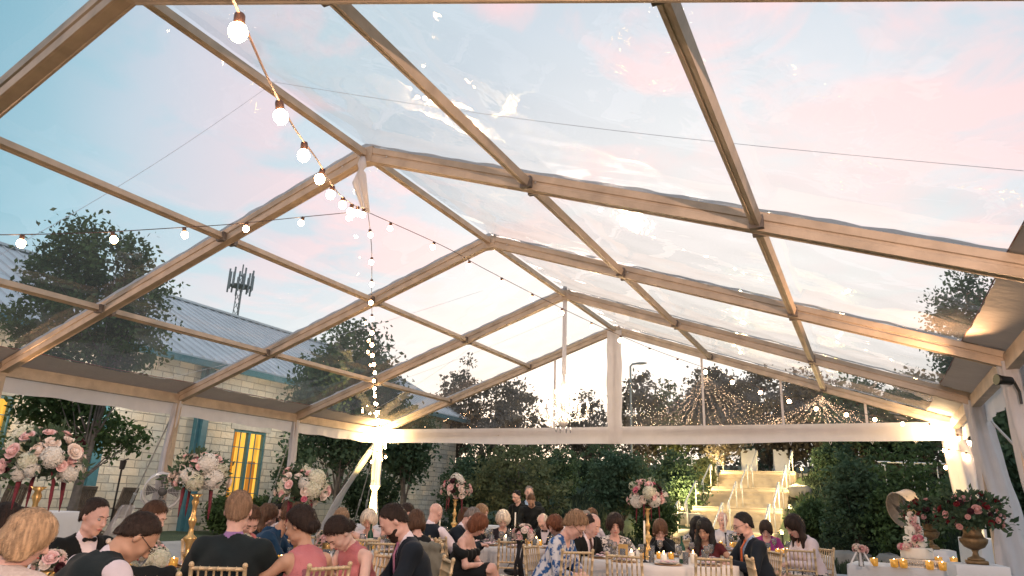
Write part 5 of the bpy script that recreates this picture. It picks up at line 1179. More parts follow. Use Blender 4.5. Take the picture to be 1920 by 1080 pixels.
def box_table(name, c, sx, sy, h, rz, m, label, drop=None, cat='table', group=None, nf=14):
    t = empty(name, (c.x, c.y, 0), rz, label, cat, group); drop = drop or h-.015; N_ = 4*60; rows = []
    def per(q, e):
        u = (q % N_)/N_*4; k = int(u); f = u-k; X, Y = sx/2+e, sy/2+e
        return [(-X+2*X*f, -Y), (X, -Y+2*Y*f), (X-2*X*f, Y), (-X, Y-2*Y*f)][k]
    for s in (0.0, .5, 1.0): rows.append([(per(q, 0)[0]*s, per(q, 0)[1]*s, h) for q in range(N_)])
    for i in range(12):
        s = i/11; row = []
        for q in range(N_):
            w = math.sin(nf*2*PI*q/N_+math.sin(q*.08))*.5+.5*math.sin(nf*1.7*2*PI*q/N_+1); x, y = per(q, .003+(s**.8)*(.02+.022*w)); row.append((x, y, h-.004-s*drop))
        rows.append(row)
    link('tablecloth', grid_mesh('tablecloth', np.array(rows)[::-1], m, True, True), None, t)
    MB().box((-sx/2+.01, -sy/2+.01, h-.03), (sx/2-.01, sy/2-.01, h-.004)).build('tabletop', WOODT, t)
    for qx in (-1, 1):
        for qy in (-1, 1): MB().tube([(qx*(sx/2-.06), qy*(sy/2-.06), 0), (qx*(sx/2-.06), qy*(sy/2-.06), h-.03)], .018, 6).build('leg', WOODT, t)
    return t
# ---------------------------------------------------------------- flowers
ROSE = {k: mat('rose '+k, c, .7, var=.10, scale=30, col2=c2) for k, c, c2 in (('blush', (.84, .62, .59), (.76, .46, .46)), ('white', (.82, .72, .66), (.72, .60, .52)), ('pink', (.72, .26, .33), (.58, .13, .22)), ('burgundy', (.06, .008, .016), (.03, .005, .01)), ('red', (.22, .012, .018), (.12, .006, .012)), ('dusty', (.70, .42, .40), (.58, .3, .3)))}
HYD = mat('hydrangea petals', (.82, .78, .66), .75, col2=(.58, .60, .42), scale=45, bump=.9, bscale=55); HYDW = mat('white hydrangea petals', (.84, .80, .74), .75, col2=(.70, .66, .58), scale=45, bump=.9, bscale=55)
def rose_mesh(name, m):
    mb = MB()
    for ring, (n, r, tl, hh) in enumerate(((3, .012, .1, .034), (4, .020, .25, .034), (5, .029, .5, .031), (6, .037, .85, .024))):
        for k in range(n):
            a0 = 2*PI*k/n+ring*.6; P = []
            for i in range(5):
                for j in range(5):
                    u = (j/4-.5)*2*PI/n*1.45; v = i/4; rr = r*(.35+.65*math.sin(min(v*1.25, 1)*PI/2))+tl*.014*v*v; z = -.012+hh*v*(1-.25*(abs(j/4-.5)*2)**2)-(.010*tl*v*v)
                    P.append((rr*math.cos(a0+u), rr*math.sin(a0+u), z))
            mb.add(P, [(i*5+j, i*5+j+1, (i+1)*5+j+1, (i+1)*5+j) for i in range(4) for j in range(4)])
    mb.ball((0, 0, -.002), (.022, .022, .022), 8, 6); return mb.mesh(name, True, m)
ROSEM = {k: rose_mesh('rose', v) for k, v in ROSE.items()}
def hyd_mesh(name, m):
    r = np.random.RandomState(4); mb = MB(); mb.ball((0, 0, 0), .052, 10, 8)
    for i in range(120):
        z = 1-2*(i+.5)/120; a = i*2.39996; q = math.sqrt(1-z*z); n = Vector((q*math.cos(a), q*math.sin(a), z)); t = n.orthogonal().normalized(); b = n.cross(t); c = n*(.060+r.uniform(-.005, .006)); w = .0125; P = [c-n*.003]
        ph = r.uniform(0, 6)
        for k in range(4):
            aa = ph+k*PI/2; P += [c+(t*math.cos(aa-.6)+b*math.sin(aa-.6))*w*.85, c+(t*math.cos(aa)+b*math.sin(aa))*w*1.05+n*.001, c+(t*math.cos(aa+.6)+b*math.sin(aa+.6))*w*.85]
        mb.add(P, [(0, 1+3*k, 2+3*k, 3+3*k) for k in range(4)])
    return mb.mesh(name, True, m)
HYDM = hyd_mesh('hydrangea', HYD); HYDWM = hyd_mesh('hydrangea', HYDW)
GREEN = leaf_mat('bouquet greenery', (.03, .06, .035), (.09, .14, .08), (.18, .20, .14), 14)
AMAR = mat('amaranth red', (.14, .018, .03), .8, var=.3, scale=60)
def orient(o, n, roll=0):
    o.rotation_euler = Vector(n).to_track_quat('Z', 'Y').to_euler(); return o
def bloom_ball(parent, c, R, recipe, seed, squash=.92, leafn=420, up_only=-.62, drips=4, dripl=.20, sc=1.0, lf=.065):
    r = np.random.RandomState(seed); c = Vector(c); total = sum(n for _, n in recipe); dirs = []
    i = 0
    while len(dirs) < total:
        z = 1-2*(i+.5)/(total*1.45); i += 1
        if z < up_only: z = up_only+r.uniform(0, .2)
        a = i*2.39996+r.uniform(-.3, .3); q = math.sqrt(max(1-z*z, 0)); dirs.append(Vector((q*math.cos(a), q*math.sin(a), z)))
        if i > 3000: break
    bag = [k for k, n in recipe for _ in range(n)]; r.shuffle(bag)
    for k, n in zip(bag, dirs):
        rad = R*r.uniform(.78, 1.10); p = c+Vector((n.x*rad, n.y*rad, n.z*rad*squash))
        if k == 'hyd' or k == 'hydw':
            p = c+(p-c)*.86; o = link('hydrangea', HYDM if k == 'hyd' else HYDWM, None, parent, p); s = r.uniform(.8, 1.5)*sc
        else: o = link('rose', ROSEM[k], None, parent, p); s = r.uniform(.55, 1.2)*sc
        o.scale = (s,)*3; orient(o, n)
    n_ = leafn; d = r.normal(size=(n_, 3)); d /= np.linalg.norm(d, axis=1)[:, None]; d[:, 2] = np.where(d[:, 2] < -.5, -d[:, 2], d[:, 2]); rad = R*r.uniform(.55, 1.18, n_)+R*.25*(r.uniform(0, 1, n_) > .9)
    cc = np.array(c)+d*rad[:, None]*np.array([1, 1, squash]); a = d+r.normal(size=(n_, 3))*.5; a /= np.linalg.norm(a, axis=1)[:, None]; b = np.cross(a, r.normal(size=(n_, 3))); b /= np.linalg.norm(b, axis=1)[:, None]; s = lf*r.uniform(.5, 1.3, n_)[:, None]
    V = np.stack([cc-a*s*.5, cc+b*s*.24, cc+a*s*.5, cc-b*s*.24], 1); link('foliage', quads_mesh('foliage', V, GREEN), None, parent)
    MB().ball(c+Vector((0, 0, .02)), (R*.5, R*.5, R*.42), 12, 8).build('moss_core', GREEN, parent)
    for k in range(drips):
        a = 2*PI*k/drips+r.uniform(-.3, .3); x, y = math.cos(a)*R*.6, math.sin(a)*R*.6; L_ = dripl*r.uniform(.7, 1.2)
        MB().tube([c+Vector((x*.7, y*.7, -R*.2)), c+Vector((x, y, -R*.45)), c+Vector((x*1.05, y*1.05, -R*.45-L_*.6)), c+Vector((x*1.06, y*1.06, -R*.45-L_))], [.004, .010+.004*(k%2), .008, .002], 7, fold=.35).build('hanging_amaranth', AMAR, parent, True)
GLD = mat('gold leaf metal', (.62, .40, .16), .32, .75, var=.12, scale=12)
def centerpiece(loc, hgt, R, label, seed, rec=None, sc=1.0, lf=.065, leafn=520):
    t = empty('tall_centrepiece', loc, 0, label, 'centrepiece', 'tall flower centrepieces on gold stands')
    pr_ = [(.085, 0), (.085, .015), (.05, .03), (.03, .05), (.026, .10), (.034, .13), (.02, .15), (.022, .2), (.03, .22), (.05, .25), (.05, .265), (.022, .29), (.016, .34), (.030, .38), (.034, .40), (.018, .43), (.016, .50), (.03, .54), (.018, .57), (.05, .60)]
    k = hgt/.60; MB().lathe([(r, z*k) for r, z in pr_], 16).build('gold_stand', GLD, t, True)
    bloom_ball(t, (0, 0, hgt+R*.55), R*.92, rec or [('hyd', 5), ('hydw', 6), ('blush', 13), ('white', 14), ('pink', 3), ('burgundy', 3)], seed, sc=sc, lf=lf, leafn=leafn); return t
# ---------------------------------------------------------------- tableware
GLASS = vinyl('drinking glass', .90, .10, .02, 3, 1); WINE = mat('white wine', (.75, .60, .30), .1, trans=.5); REDW = mat('red wine', (.08, .006, .01), .1)
PLATE = mat('white china', (.82, .80, .79), .2, var=.02); CHARG = mat('gold charger', (.55, .33, .18), .35, .6); NAPK = mat('blush napkin', (.70, .48, .50), .85, var=.06, bump=.3)
GOLDV = mat('gold mercury glass', (.60, .33, .07), .25, .5, var=.4, scale=30, emit=(1, .45, .08), es=.25); WAX = mat('ivory candle wax', (.82, .76, .66), .45, var=.02, emit=(1, .8, .5), es=.05); FLM = emis('candle flame', (1, .62, .22), 40)
CAND = mat('black metal holder', (.03, .03, .03), .35, .6)
PROT = {}
def put(kind, loc, label, group, rz=0, sc=1.0):
    if kind in PROT: o = copy_tree(PROT[kind], label=label, group=group)
    else:
        o = empty(kind, (0, 0, 0), 0, label, CATS[kind], group); BUILD[kind](o); PROT[kind] = o
    o.location = loc; o.rotation_euler = (0, 0, rz); o.scale = (sc,)*3; return o
def b_plate(o):
    MB().lathe([(.04, 0), (.15, .006), (.160, .012), (.155, .013), (.04, .004)], 28).build('charger', CHARG, o, True)
    MB().lathe([(.05, .014), (.085, .016), (.128, .026), (.131, .028), (.08, .021), (.01, .020)], 28).build('plate', PLATE, o, True)
    P = np.zeros((12, 6, 3))
    for i in range(12):
        for j in range(6): P[i, j] = ((i/11-.5)*.20, (j/5-.5)*.085, .030+.013*math.sin(i*.9)*math.sin(j*1.3)+.008)
    link('napkin', grid_mesh('napkin', P, NAPK), None, o)
def b_wine(o):
    MB().lathe([(.034, 0), (.034, .002), (.006, .006), (.004, .03), (.004, .09), (.02, .105), (.036, .135), (.037, .165), (.030, .20), (.0285, .20), (.035, .165), (.034, .137), (.018, .108), (.001, .1)], 18).build('bowl', GLASS, o, True)
    MB().lathe([(.001, .106), (.018, .110), (.033, .138), (.033, .145), (.001, .146)], 14).build('wine', WINE, o, True)
def b_water(o):
    MB().lathe([(.028, 0), (.030, .002), (.036, .13), (.0345, .13), (.029, .008), (.001, .008)], 18).build('tumbler', GLASS, o, True)
def b_votive(o):
    MB().lathe([(.026, 0), (.034, .006), (.038, .075), (.0365, .075), (.032, .01), (.001, .01)], 16).build('holder', GOLDV, o, True); MB().lathe([(.03, .012), (.031, .040), (.001, .041)], 12).build('wax', WAX, o)
    MB().lathe([(.001, .042), (.009, .052), (.006, .068), (.001, .082)], 8).build('flame', FLM, o, True)
def b_pillar(o):
    MB().lathe([(.036, 0), (.037, .105), (.030, .11), (.001, .108)], 18).build('wax', WAX, o, True); MB().lathe([(.001, .108), (.008, .118), (.006, .132), (.001, .145)], 8).build('flame', FLM, o, True)
def b_taper(o):
    MB().lathe([(.05, 0), (.05, .006), (.012, .018), (.008, .05), (.016, .06), (.008, .07), (.007, .17), (.018, .19), (.016, .205)], 14).build('candlestick', CAND, o, True); MB().tube([(0, 0, .2), (0, 0, .46)], [.0125, .0105], 12).build('candle', WAX, o, True)
def b_bottle(o):
    MB().lathe([(.034, 0), (.036, .01), (.036, .17), (.03, .20), (.013, .235), (.012, .29), (.015, .292), (.015, .30)], 16).build('glass_body', mat('green bottle glass', (.01, .06, .03), .08), o, True); MB().lathe([(.0368, .05), (.0368, .14)], 16).build('label', mat('paper label', (.7, .66, .55), .7), o)
def b_shaker(o):
    MB().lathe([(.016, 0), (.018, .01), (.014, .05)], 10).build('body', GLASS, o, True); MB().lathe([(.0145, .05), (.014, .06), (.006, .066)], 10).build('cap', ALU, o, True)
def b_card(o):
    MB().box((-.06, -.004, 0), (.06, .004, .15)).build('frame', GLD, o); MB().box((-.052, -.0065, .01), (.052, -.0042, .14)).build('card', PLATE, o)
CATS = dict(place_setting='place setting', wine_glass='glass', water_glass='glass', votive_candle='candle', pillar_candle='candle', taper_candle='candle', bottle='bottle', salt_shaker='shaker', table_card='card')
BUILD = dict(place_setting=b_plate, wine_glass=b_wine, water_glass=b_water, votive_candle=b_votive, pillar_candle=b_pillar, taper_candle=b_taper, bottle=b_bottle, salt_shaker=b_shaker, table_card=b_card)
def lay(c, r, n, where, seed, glasses=2, h=.765, a0=0, skip=()):
    rr = np.random.RandomState(seed)
    for i in range(n):
        if i in skip: continue
        a = a0+2*PI*i/n; q = r-.21; put('place_setting', (c.x+q*math.cos(a), c.y+q*math.sin(a), h-.004), 'white plate with blush napkin on a gold charger, %s' % where, 'place settings, '+where, a+PI/2)
        for g in range(glasses):
            b = a+(.22+.17*g)/r; q2 = r-.33-.05*g; put('wine_glass' if g == 0 else 'water_glass', (c.x+q2*math.cos(b), c.y+q2*math.sin(b), h-.004), ('stemmed wine glass, ' if g == 0 else 'plain water tumbler, ')+where, ('wine glasses, ' if g == 0 else 'water tumblers, ')+where)
    for i in range(5):
        a = rr.uniform(0, 2*PI); q = rr.uniform(.16, .30)*r/.9; put('votive_candle', (c.x+q*math.cos(a), c.y+q*math.sin(a), h-.004), 'gold votive candle burning, %s' % where, 'gold votives, '+where)
# ---------------------------------------------------------------- tables in the tent
T2 = at_z(540, 1062, .76); T4 = at_z(1238, 1050, .76); T6 = at_z(984, 1022, .76); T3c = at(850, 1008, 10.6); T5c = at(668, 1020, 8.6); T7c = at(1452, 1035, 10.6); T8c = at(1350, 1020, 11.9)
for c in (T3c, T5c, T7c, T8c): c.z = .76
round_table(T2, .80, 'round table of the bridesmaids in the left foreground', seed=1); round_table(T4, .95, 'big round table at the right of centre with empty gold chairs before it', seed=2)
round_table(T6, .92, 'round table in the centre with the white-haired lady behind it', seed=3); round_table(T3c, .85, 'round table behind the draped grey jacket', seed=4)
round_table(T5c, .75, 'round table between the rose-pink dresses and the bearded man', seed=5); round_table(T7c, .80, 'round table at the right by the woman in the white cardigan', seed=6); round_table(T8c, .75, 'round table before the stairs with one thick candle', seed=7)
hd_c = Vector((-4.98, 3.35, 0)); box_table('long_table', hd_c, .95, 3.6, .76, 0, LINEN, 'long head table of the couple in the left foreground')
W1, W2, W3, W4, W5, W6, W7, W8 = 'on the head table at left', 'on the bridesmaids table', 'on the big table right of centre', 'on the centre table', 'on the table behind the grey jacket', 'on the table beside the bearded man', 'on the table by the white cardigan', 'on the table before the stairs'
lay(T2, .80, 7, W2, 1); lay(T4, .95, 9, W3, 2, a0=.2); lay(T6, .92, 9, W4, 3, a0=.1); lay(T3c, .85, 6, W5, 4, 1); lay(T5c, .75, 6, W6, 5, 2); lay(T7c, .80, 7, W7, 6, 2, a0=.5); lay(T8c, .75, 5, W8, 7, 1)
for i, (x, y) in enumerate([(-5.25, 2.3), (-5.25, 3.0), (-5.25, 3.75), (-5.25, 4.6), (-4.7, 2.7), (-4.7, 3.6), (-4.7, 4.6)]):
    put('place_setting', (x, y, .761), 'white plate with blush napkin on a gold charger, '+W1, 'place settings, '+W1, PI/2); put('wine_glass', (x+(.16 if x < -5 else -.14), y+.17, .761), 'stemmed wine glass, '+W1, 'wine glasses, '+W1)
for i, (px, py) in enumerate([(108, 1068), (143, 1066), (290, 1058), (310, 1052), (372, 1056), (250, 1070), (397, 1052)]):
    q = at_z(px, py, .77); q.x = min(max(q.x, -5.35), -4.6); put('votive_candle', (q.x, min(q.y, 5.0), .761), 'gold votive candle burning, '+W1, 'gold votives, '+W1)
P1 = at_z(345, 1062, .80)
centerpiece((-4.95, at_x(349, 1055, -4.95).y, .76), .60, .235, 'tall blush and white flowers nearest the pedestal fan, on the head table', 1)
q = at(63, 985, 4.9); centerpiece((-4.9, at_x(76, 900, -4.9).y, .76), .62, .26, 'biggest tall flowers at the left photo edge, on the head table', 2, [('hyd', 5), ('hydw', 6), ('blush', 14), ('white', 14), ('pink', 1), ('burgundy', 4)])
centerpiece((T2.x+.02, T2.y+.05, .76), .52, .25, 'tall flowers with one hot pink rose, on the bridesmaids table', 3, [('hyd', 7), ('hydw', 4), ('blush', 14), ('white', 11), ('pink', 2), ('burgundy', 2)])
q = at_z(1216, 1049, .76); centerpiece((q.x, q.y, .76), .60, .25, 'tall flowers on the big table in front of the stairs', 4, [('hyd', 5), ('hydw', 4), ('blush', 12), ('white', 10), ('pink', 5), ('burgundy', 5)])
centerpiece((T3c.x, T3c.y, .76), .62, .235, 'small distant tall flowers left of the standing men', 5, [('hydw', 6), ('blush', 16), ('white', 14), ('pink', 2), ('burgundy', 2)])
def low_flowers(loc, R, label, seed, rec):
    t = empty('low_bouquet', loc, 0, label, 'bouquet', 'low bouquets on the tables'); MB().lathe([(.04, 0), (.05, .01), (.055, .09), (.05, .10)], 14).build('vase', GLD, t, True); bloom_ball(t, (0, 0, .10+R*.4), R, rec, seed, leafn=120, drips=0, lf=.04, sc=.9); return t
low_flowers((-4.85, 3.1, .76), .095, 'low white bouquet in front of the groom', 11, [('white', 9), ('blush', 4), ('burgundy', 2)]); low_flowers((-5.02, 4.0, .76), .10, 'low cream bouquet in front of the bride', 12, [('hyd', 5), ('white', 5), ('blush', 4)])
low_flowers((T2.x-.12, T2.y-.42, .76), .12, 'low cream bouquet with a dark bloom on the bridesmaids table', 13, [('white', 8), ('hyd', 3), ('burgundy', 3)]); q = at_z(612, 1035, .76); low_flowers((q.x, q.y, .76), .12, 'low blush bouquet left of the bowed bridesmaid', 14, [('white', 7), ('blush', 7)])
low_flowers((T5c.x-.25, T5c.y+.1, .76), .12, 'low pale bouquet beside the gold chair backs', 15, [('white', 9), ('blush', 4)]); low_flowers((T8c.x+.25, T8c.y, .76), .10, 'small white bouquet beside the thick candle', 16, [('white', 9)])
for px, py, lb, k in ((340, 1052, 'tall white taper candle beside the gold stand of the head table', 0), (843, 1000, 'white taper candle beside the distant tall flowers', 1), (962, 1010, 'white taper candle in front of the white-haired lady', 2), (1209, 1040, 'white taper candle left of the gold stand on the big table', 3), (1364, 1012, 'thick white candle near the bald man in the pale shirt', 4)):
    if k == 0: loc = (-4.78, 4.5, .76)
    elif k == 1: loc = (T3c.x-.1, T3c.y-.25, .76)
    elif k == 2: loc = (T6.x-.22, T6.y+.1, .76)
    elif k == 3: q = at(1209, 1040, 8.2); loc = (q.x, q.y, .76)
    else: loc = (T8c.x+.1, T8c.y, .76)
    put('taper_candle', loc, lb, 'white taper candles', sc=1.0 if k != 4 else 1.15)
for px, py, d in ((1184, 0, 8.1), (1198, 0, 8.6), (1245, 0, 8.0), (1300, 0, 8.3)): q = at(px, 1050, d); put('pillar_candle', (q.x, q.y, .761), 'stubby ivory candle lit, '+W3, 'ivory candles, '+W3)
for dx in (-.2, .3): put('pillar_candle', (T6.x+dx, T6.y-.25, .761), 'stubby ivory candle lit, '+W4, 'ivory candles, '+W4)
q = at(1279, 1045, 8.2); put('bottle', (q.x, q.y, .761), 'green bottle on the big table left of the maroon dress', 'bottles')
q = at(700, 1000, 8.7); put('bottle', (T5c.x+.2, T5c.y, .761), 'green bottle on the table beside the bearded man', 'bottles')
for dx, dy in ((.35, -.42), (.40, -.40)): put('salt_shaker', (T6.x+dx, T6.y+dy, .761), 'small clear shaker '+W4, 'shakers '+W4)
put('table_card', (T2.x-.35, T2.y-.2, .761), 'small framed table card on the bridesmaids table', 'framed table cards', PI+.4); put('table_card', (T4.x-.5, T4.y+.1, .761), 'small framed table card on the big table', 'framed table cards', PI+.2)
# bouquet tied on the back of the empty centre chair, with long black ribbons
cc = chair_px(962, 1012, 8.7, 180, 'empty gold chair before the centre table with a bouquet on its back')
q = at(982, 1003, 8.62); bq = empty('chair_bouquet', tuple(q), 0, 'white and blush bouquet with long black ribbons on the empty centre chair', 'bouquet'); bloom_ball(bq, (0, 0, 0), .135, [('white', 14), ('blush', 8), ('burgundy', 3), ('pink', 1)], 21, leafn=90, drips=0, lf=.04, sc=.85, squash=.85, up_only=-.8)
for k, dx in enumerate((-.03, .03, .0)):
    P = np.zeros((16, 3, 3))
    for i in range(16):
        for j in range(3): P[i, j] = (dx+(j-1)*.02+.012*math.sin(i*.7+k)+dx*i*.05, -.10+.01*math.sin(i*.5+k), -.06-.045*i)
    link('black_ribbon', grid_mesh('black_ribbon', P, mat('black satin ribbon', (.01, .01, .012), .35)), None, bq)
q = Vector(cc.location); m = MB(); m.ball((0, 0, .055), (.13, .07, .05), 14, 8); hb = m.build('handbag', mat('black handbag leather', (.012, .012, .014), .35), None, True, loc=(q.x, q.y+.02, .488)); tag(hb, 'black clutch bag lying on the empty centre chair', 'bag')
MB().tube([(-.08, 0, .09), (-.05, 0, .14), (.05, 0, .14), (.08, 0, .09)], .006, 6).build('strap', MATS['black handbag leather'], hb)
# ---------------------------------------------------------------- colours of the clothes
BLK_S = fab('black suit wool', (.0045, .006, .0065)); CHAR = fab('dark charcoal suit', (.011, .018, .020), c2=(.007, .012, .014)); NAVY = fab('navy suit wool', (.007, .012, .020)); BLUE = fab('blue cotton shirt', (.012, .05, .11), c2=(.008, .035, .08))
PINKD = fab('rose chiffon', (.55, .20, .21), c2=(.44, .14, .16), scale=5, bump=.3, bscale=70); LTS = fab('pale lilac shirt', (.62, .54, .58)); LBL = fab('light blue shirt', (.28, .40, .58)); GREYJ = fab('grey green jacket', (.20, .19, .15), c2=(.15, .14, .11)); LACE = fab('silver beige lace', (.62, .52, .47), c2=(.50, .40, .36), scale=60)
MAROON = fab('maroon dress', (.10, .018, .022)); PURP = fab('purple blouse', (.34, .045, .20)); WCARD = fab('white cardigan', (.74, .62, .64)); BLKD = fab('black dress crepe', (.008, .010, .011)); ORNG = fab('orange tie silk', (.62, .13, .04), .4); PTIE = fab('mauve tie silk', (.40, .16, .26), .4); BRTIE = fab('brown tie silk', (.07, .03, .025), .5)
PAT = fab('black white print', (.70, .64, .60), c2=(.03, .03, .035), scale=34, var=0); PATB = fab('blue white print', (.56, .56, .60), c2=(.02, .09, .26), scale=16); GOLDL = fab('champagne lace', (.50, .36, .30), c2=(.38, .26, .22), scale=50); WDRESS = cloth_mat('white wedding dress', (.80, .79, .80), .1, .3, 80); PNKT = fab('pink trousers', (.6, .5, .5)); PURT = fab('violet collar shirt', (.28, .16, .34))
for n in ('black white print', 'blue white print'):
    r_ = [x for x in MATS[n].node_tree.nodes if x.type == 'VALTORGB'][0]; r_.color_ramp.elements[0].position = .44; r_.color_ramp.elements[1].position = .52
p = person
# head table
gA = p(8, 987, 5.0, 60, 'woman in glasses with dark curly hair at the left photo edge', lean=6, bow=14, sex='f', skin='tan', hair='puff', hc='dark', top='blouse', sleeve=.55, mats=dict(top=GOLDL), glasses=True, hl=(.16, .36, .80), hr=(-.10, .36, .80))
under(gA, 'gold chair of the curly-haired woman in glasses')
gB = p(55, 1008, 3.55, 158, 'blonde woman seen from behind in a silvery cardigan', lean=12, bow=22, hyaw=-62, sex='f', skin='pink', hair='bob', hc='blond', top='cardigan', mats=dict(top=LACE, bottom=LACE), w=1.12, hscale=1.0, hl=(.18, .32, .78), hr=(-.18, .32, .78)); under(gB, 'gold chair under the blonde woman')
gC = p(178, 968, 5.6, 34, 'groom-like man in a black tuxedo with bow tie and boutonniere', lean=8, bow=15, hyaw=8, w=1.22, skin='pink', hair='short', hc='dark', top='tux', mats=dict(jacket=BLK_S), bow_tie=True, hscale=1.16, hl=(.14, .38, .80), hr=(-.14, .38, .80)); under(gC, 'gold chair of the man in the tuxedo')
th_ = PTH[gC.name]; bt = MB(); nrm = Vector((-.13, .20, 1.03)); bo = bt.ball(nrm, .022, 10, 6, bump=.15, nb=5).build('boutonniere', ROSE['white'], gC, True)
gD = p(289, 968, 6.15, 64, 'bride with veil and bare arms looking down at the head table', lean=8, bow=26, sex='f', skin='fair', hair='sleek', hc='brown', top='strapless', mats=dict(top=WDRESS), legs='long', h=.0085, hl=(.10, .36, .80), hr=(-.10, .36, .80), w=.95); under(gD, 'gold chair of the bride')
S = Solid(.012); hd_ = Vector((0, .0, 1.20))
V_ = np.zeros((20, 18, 3))
for i in range(20):
    for j in range(18):
        a = PI*(.08+.84*j/17); r0 = .085+.16*(i/19)**.8; V_[i, j] = (r0*math.cos(a)*1.1+.008*math.sin(j*2.1+i), -.05-r0*math.sin(a)*.85-.10*(i/19)+.008*math.sin(j*2.9), 1.27-.72*(i/19)**1.15)
TULLE = vinyl('bridal tulle', .97, .30, .1, 8, .1); link('veil', grid_mesh('veil', V_, TULLE), None, gD)
gE = p(258, 1007, 4.25, 120, 'man in a dark waistcoat and pale shirt bowed over the head table', lean=36, bow=30, hyaw=-22, w=1.1, skin='tan', hair='short', hc='dark', top='vest', mats=dict(jacket=CHAR, shirt=LTS, trousers=CHAR), hscale=1.1, glasses=True, hl=(.16, .42, .78), hr=(-.16, .42, .78))
jk = at(275, 1066, 3.55); S = Solid(.01); S.u(cap((-.19, 0, .70), (-.12, 0, .93), .035), .05).u(cap((.19, 0, .70), (.12, 0, .93), .035), .05).u(ell((0, 0, .80), (.19, .035, .17)), .05).u(ell((0, -.02, .62), (.21, .05, .26)), .05); S.noise(lambda X, Y, Z: .004*np.sin(60*X+10*Z)*np.sin(14*Z))
v_ = Vector((jk.x, jk.y)); cj = chair_px(275, 1072, 4.02, 172, 'gold chair with a black jacket over its back, at the bottom left'); jo = link('jacket', S.mesh('jacket', BLK_S)); tag(jo, 'black jacket hung over a chair back at the bottom left of the photo', 'jacket'); jo.location = cj.location; jo.rotation_euler = cj.rotation_euler
jo.data.transform(Matrix.Translation((0, -.235, .0)))
# table of the bridesmaids
gF = p(447, 958, 5.05, 165, 'sandy-haired man in a dark suit seen from behind', lean=6, bow=8, hyaw=6, skin='pink', hair='short', hc='strawberry', top='suit', mats=dict(jacket=CHAR, shirt=PURT), hscale=1.08, w=1.08, hl=(.14, .38, .80), hr=(-.14, .38, .80)); under(gF, 'gold chair under the sandy-haired man')
gG = p(468, 976, 6.3, 20, 'woman in a pink dress half hidden behind the sandy-haired man', lean=14, bow=36, sex='f', skin='pink', hair='sleek', hc='brown', top='halter', mats=dict(top=PINKD)); under(gG, 'gold chair of the woman behind the sandy-haired man')
gH = p(502, 967, 8.0, 80, 'woman with long brown hair in profile and a black top', lean=12, bow=22, sex='f', skin='pink', hair='long', hc='copper', top='blouse', mats=dict(top=BLKD)); under(gH, 'gold chair of the woman with long brown hair')
gI = p(522, 957, 8.8, 60, 'dark-haired bearded man with bowed head far behind', lean=12, bow=38, hair='short', hc='black', beard='black', top='shirt', mats=dict(shirt=W_SCL)); under(gI, 'gold chair of the man with black hair and beard')
gJ = p(552, 972, 7.1, 82, 'bearded man in a blue shirt leaning far forward', lean=38, bow=24, w=1.25, skin='tan', hair='curlyshort', hc='copper', beard='copper', top='shirt', mats=dict(shirt=BLUE, trousers=CHAR), hl=(.1, .5, .80), hr=(-.1, .5, .80)); under(gJ, 'gold chair of the man in the blue shirt')
gJ2 = p(541, 958, 8.0, 175, 'brown-haired man seen from behind above the blue shirt', lean=10, bow=20, hair='balding', hc='brown', top='shirt', mats=dict(shirt=BLUE)); under(gJ2, 'gold chair of the brown-haired man seen from behind')
gK = p(562, 985, 5.2, 215, 'woman in a rose halter dress with dark updo, seen from behind', lean=12, bow=14, hyaw=22, sex='f', skin='tan', hair='updo', hc='dark', top='halter', mats=dict(top=PINKD), w=1.12, hscale=1.06, hl=(.16, .40, .84), hr=(-.18, .38, .80)); under(gK, 'gold chair of the woman with dark updo')
gL = p(634, 1000, 5.65, -52, 'bridesmaid in a rose dress with short dark hair bowing deeply', lean=26, bow=42, sex='f', skin='fair', hair='sleek', hc='dark', top='halter', mats=dict(top=PINKD), hscale=1.02, hl=(.10, .46, .72), hr=(-.06, .46, .74)); under(gL, 'gold chair behind the bowing bridesmaid')
gM = p(640, 972, 8.9, 10, 'woman with long light brown hair and a hand to her face', lean=10, bow=28, sex='f', skin='pink', hair='long', hc='sand', top='dress', sleeve=0, mats=dict(top=PINKD), hl=(.02, .22, 1.06), hr=(-.14, .3, .78)); under(gM, 'gold chair of the woman with light brown hair')
gN = p(690, 990, 9.1, -10, 'small white-haired guest behind two gold chair backs', lean=10, bow=30, sex='f', skin='pink', hair='puff', hc='white', top='blouse', mats=dict(top=WCARD), hscale=.95); under(gN, 'gold chair of the small white-haired guest')
gO = p(737, 978, 5.75, -82, 'bearded man in a navy suit with a long mauve tie', lean=17, bow=32, w=1.05, skin='pink', hair='short', hc='dark', beard='dark', top='suit', mats=dict(jacket=NAVY, tie=PTIE), tie='hang', hscale=1.08, hl=(.06, .40, .66), hr=(-.06, .40, .66)); under(gO, 'gold chair of the bearded man with the mauve tie')
gP = p(762, 963, 8.6, -70, 'dark-haired man in profile behind the bearded man', lean=10, bow=24, skin='pink', hair='short', hc='dark', top='suit', mats=dict(jacket=CHAR)); under(gP, 'gold chair of the dark-haired man in profile')
gQ = p(780, 978, 8.1, 200, 'brown-haired woman seen from behind near the grey jacket', lean=10, bow=22, sex='f', skin='pink', hair='bob', hc='brown', top='dress', sleeve=0, mats=dict(top=BLKD)); under(gQ, 'gold chair of the brown-haired woman near the grey jacket')
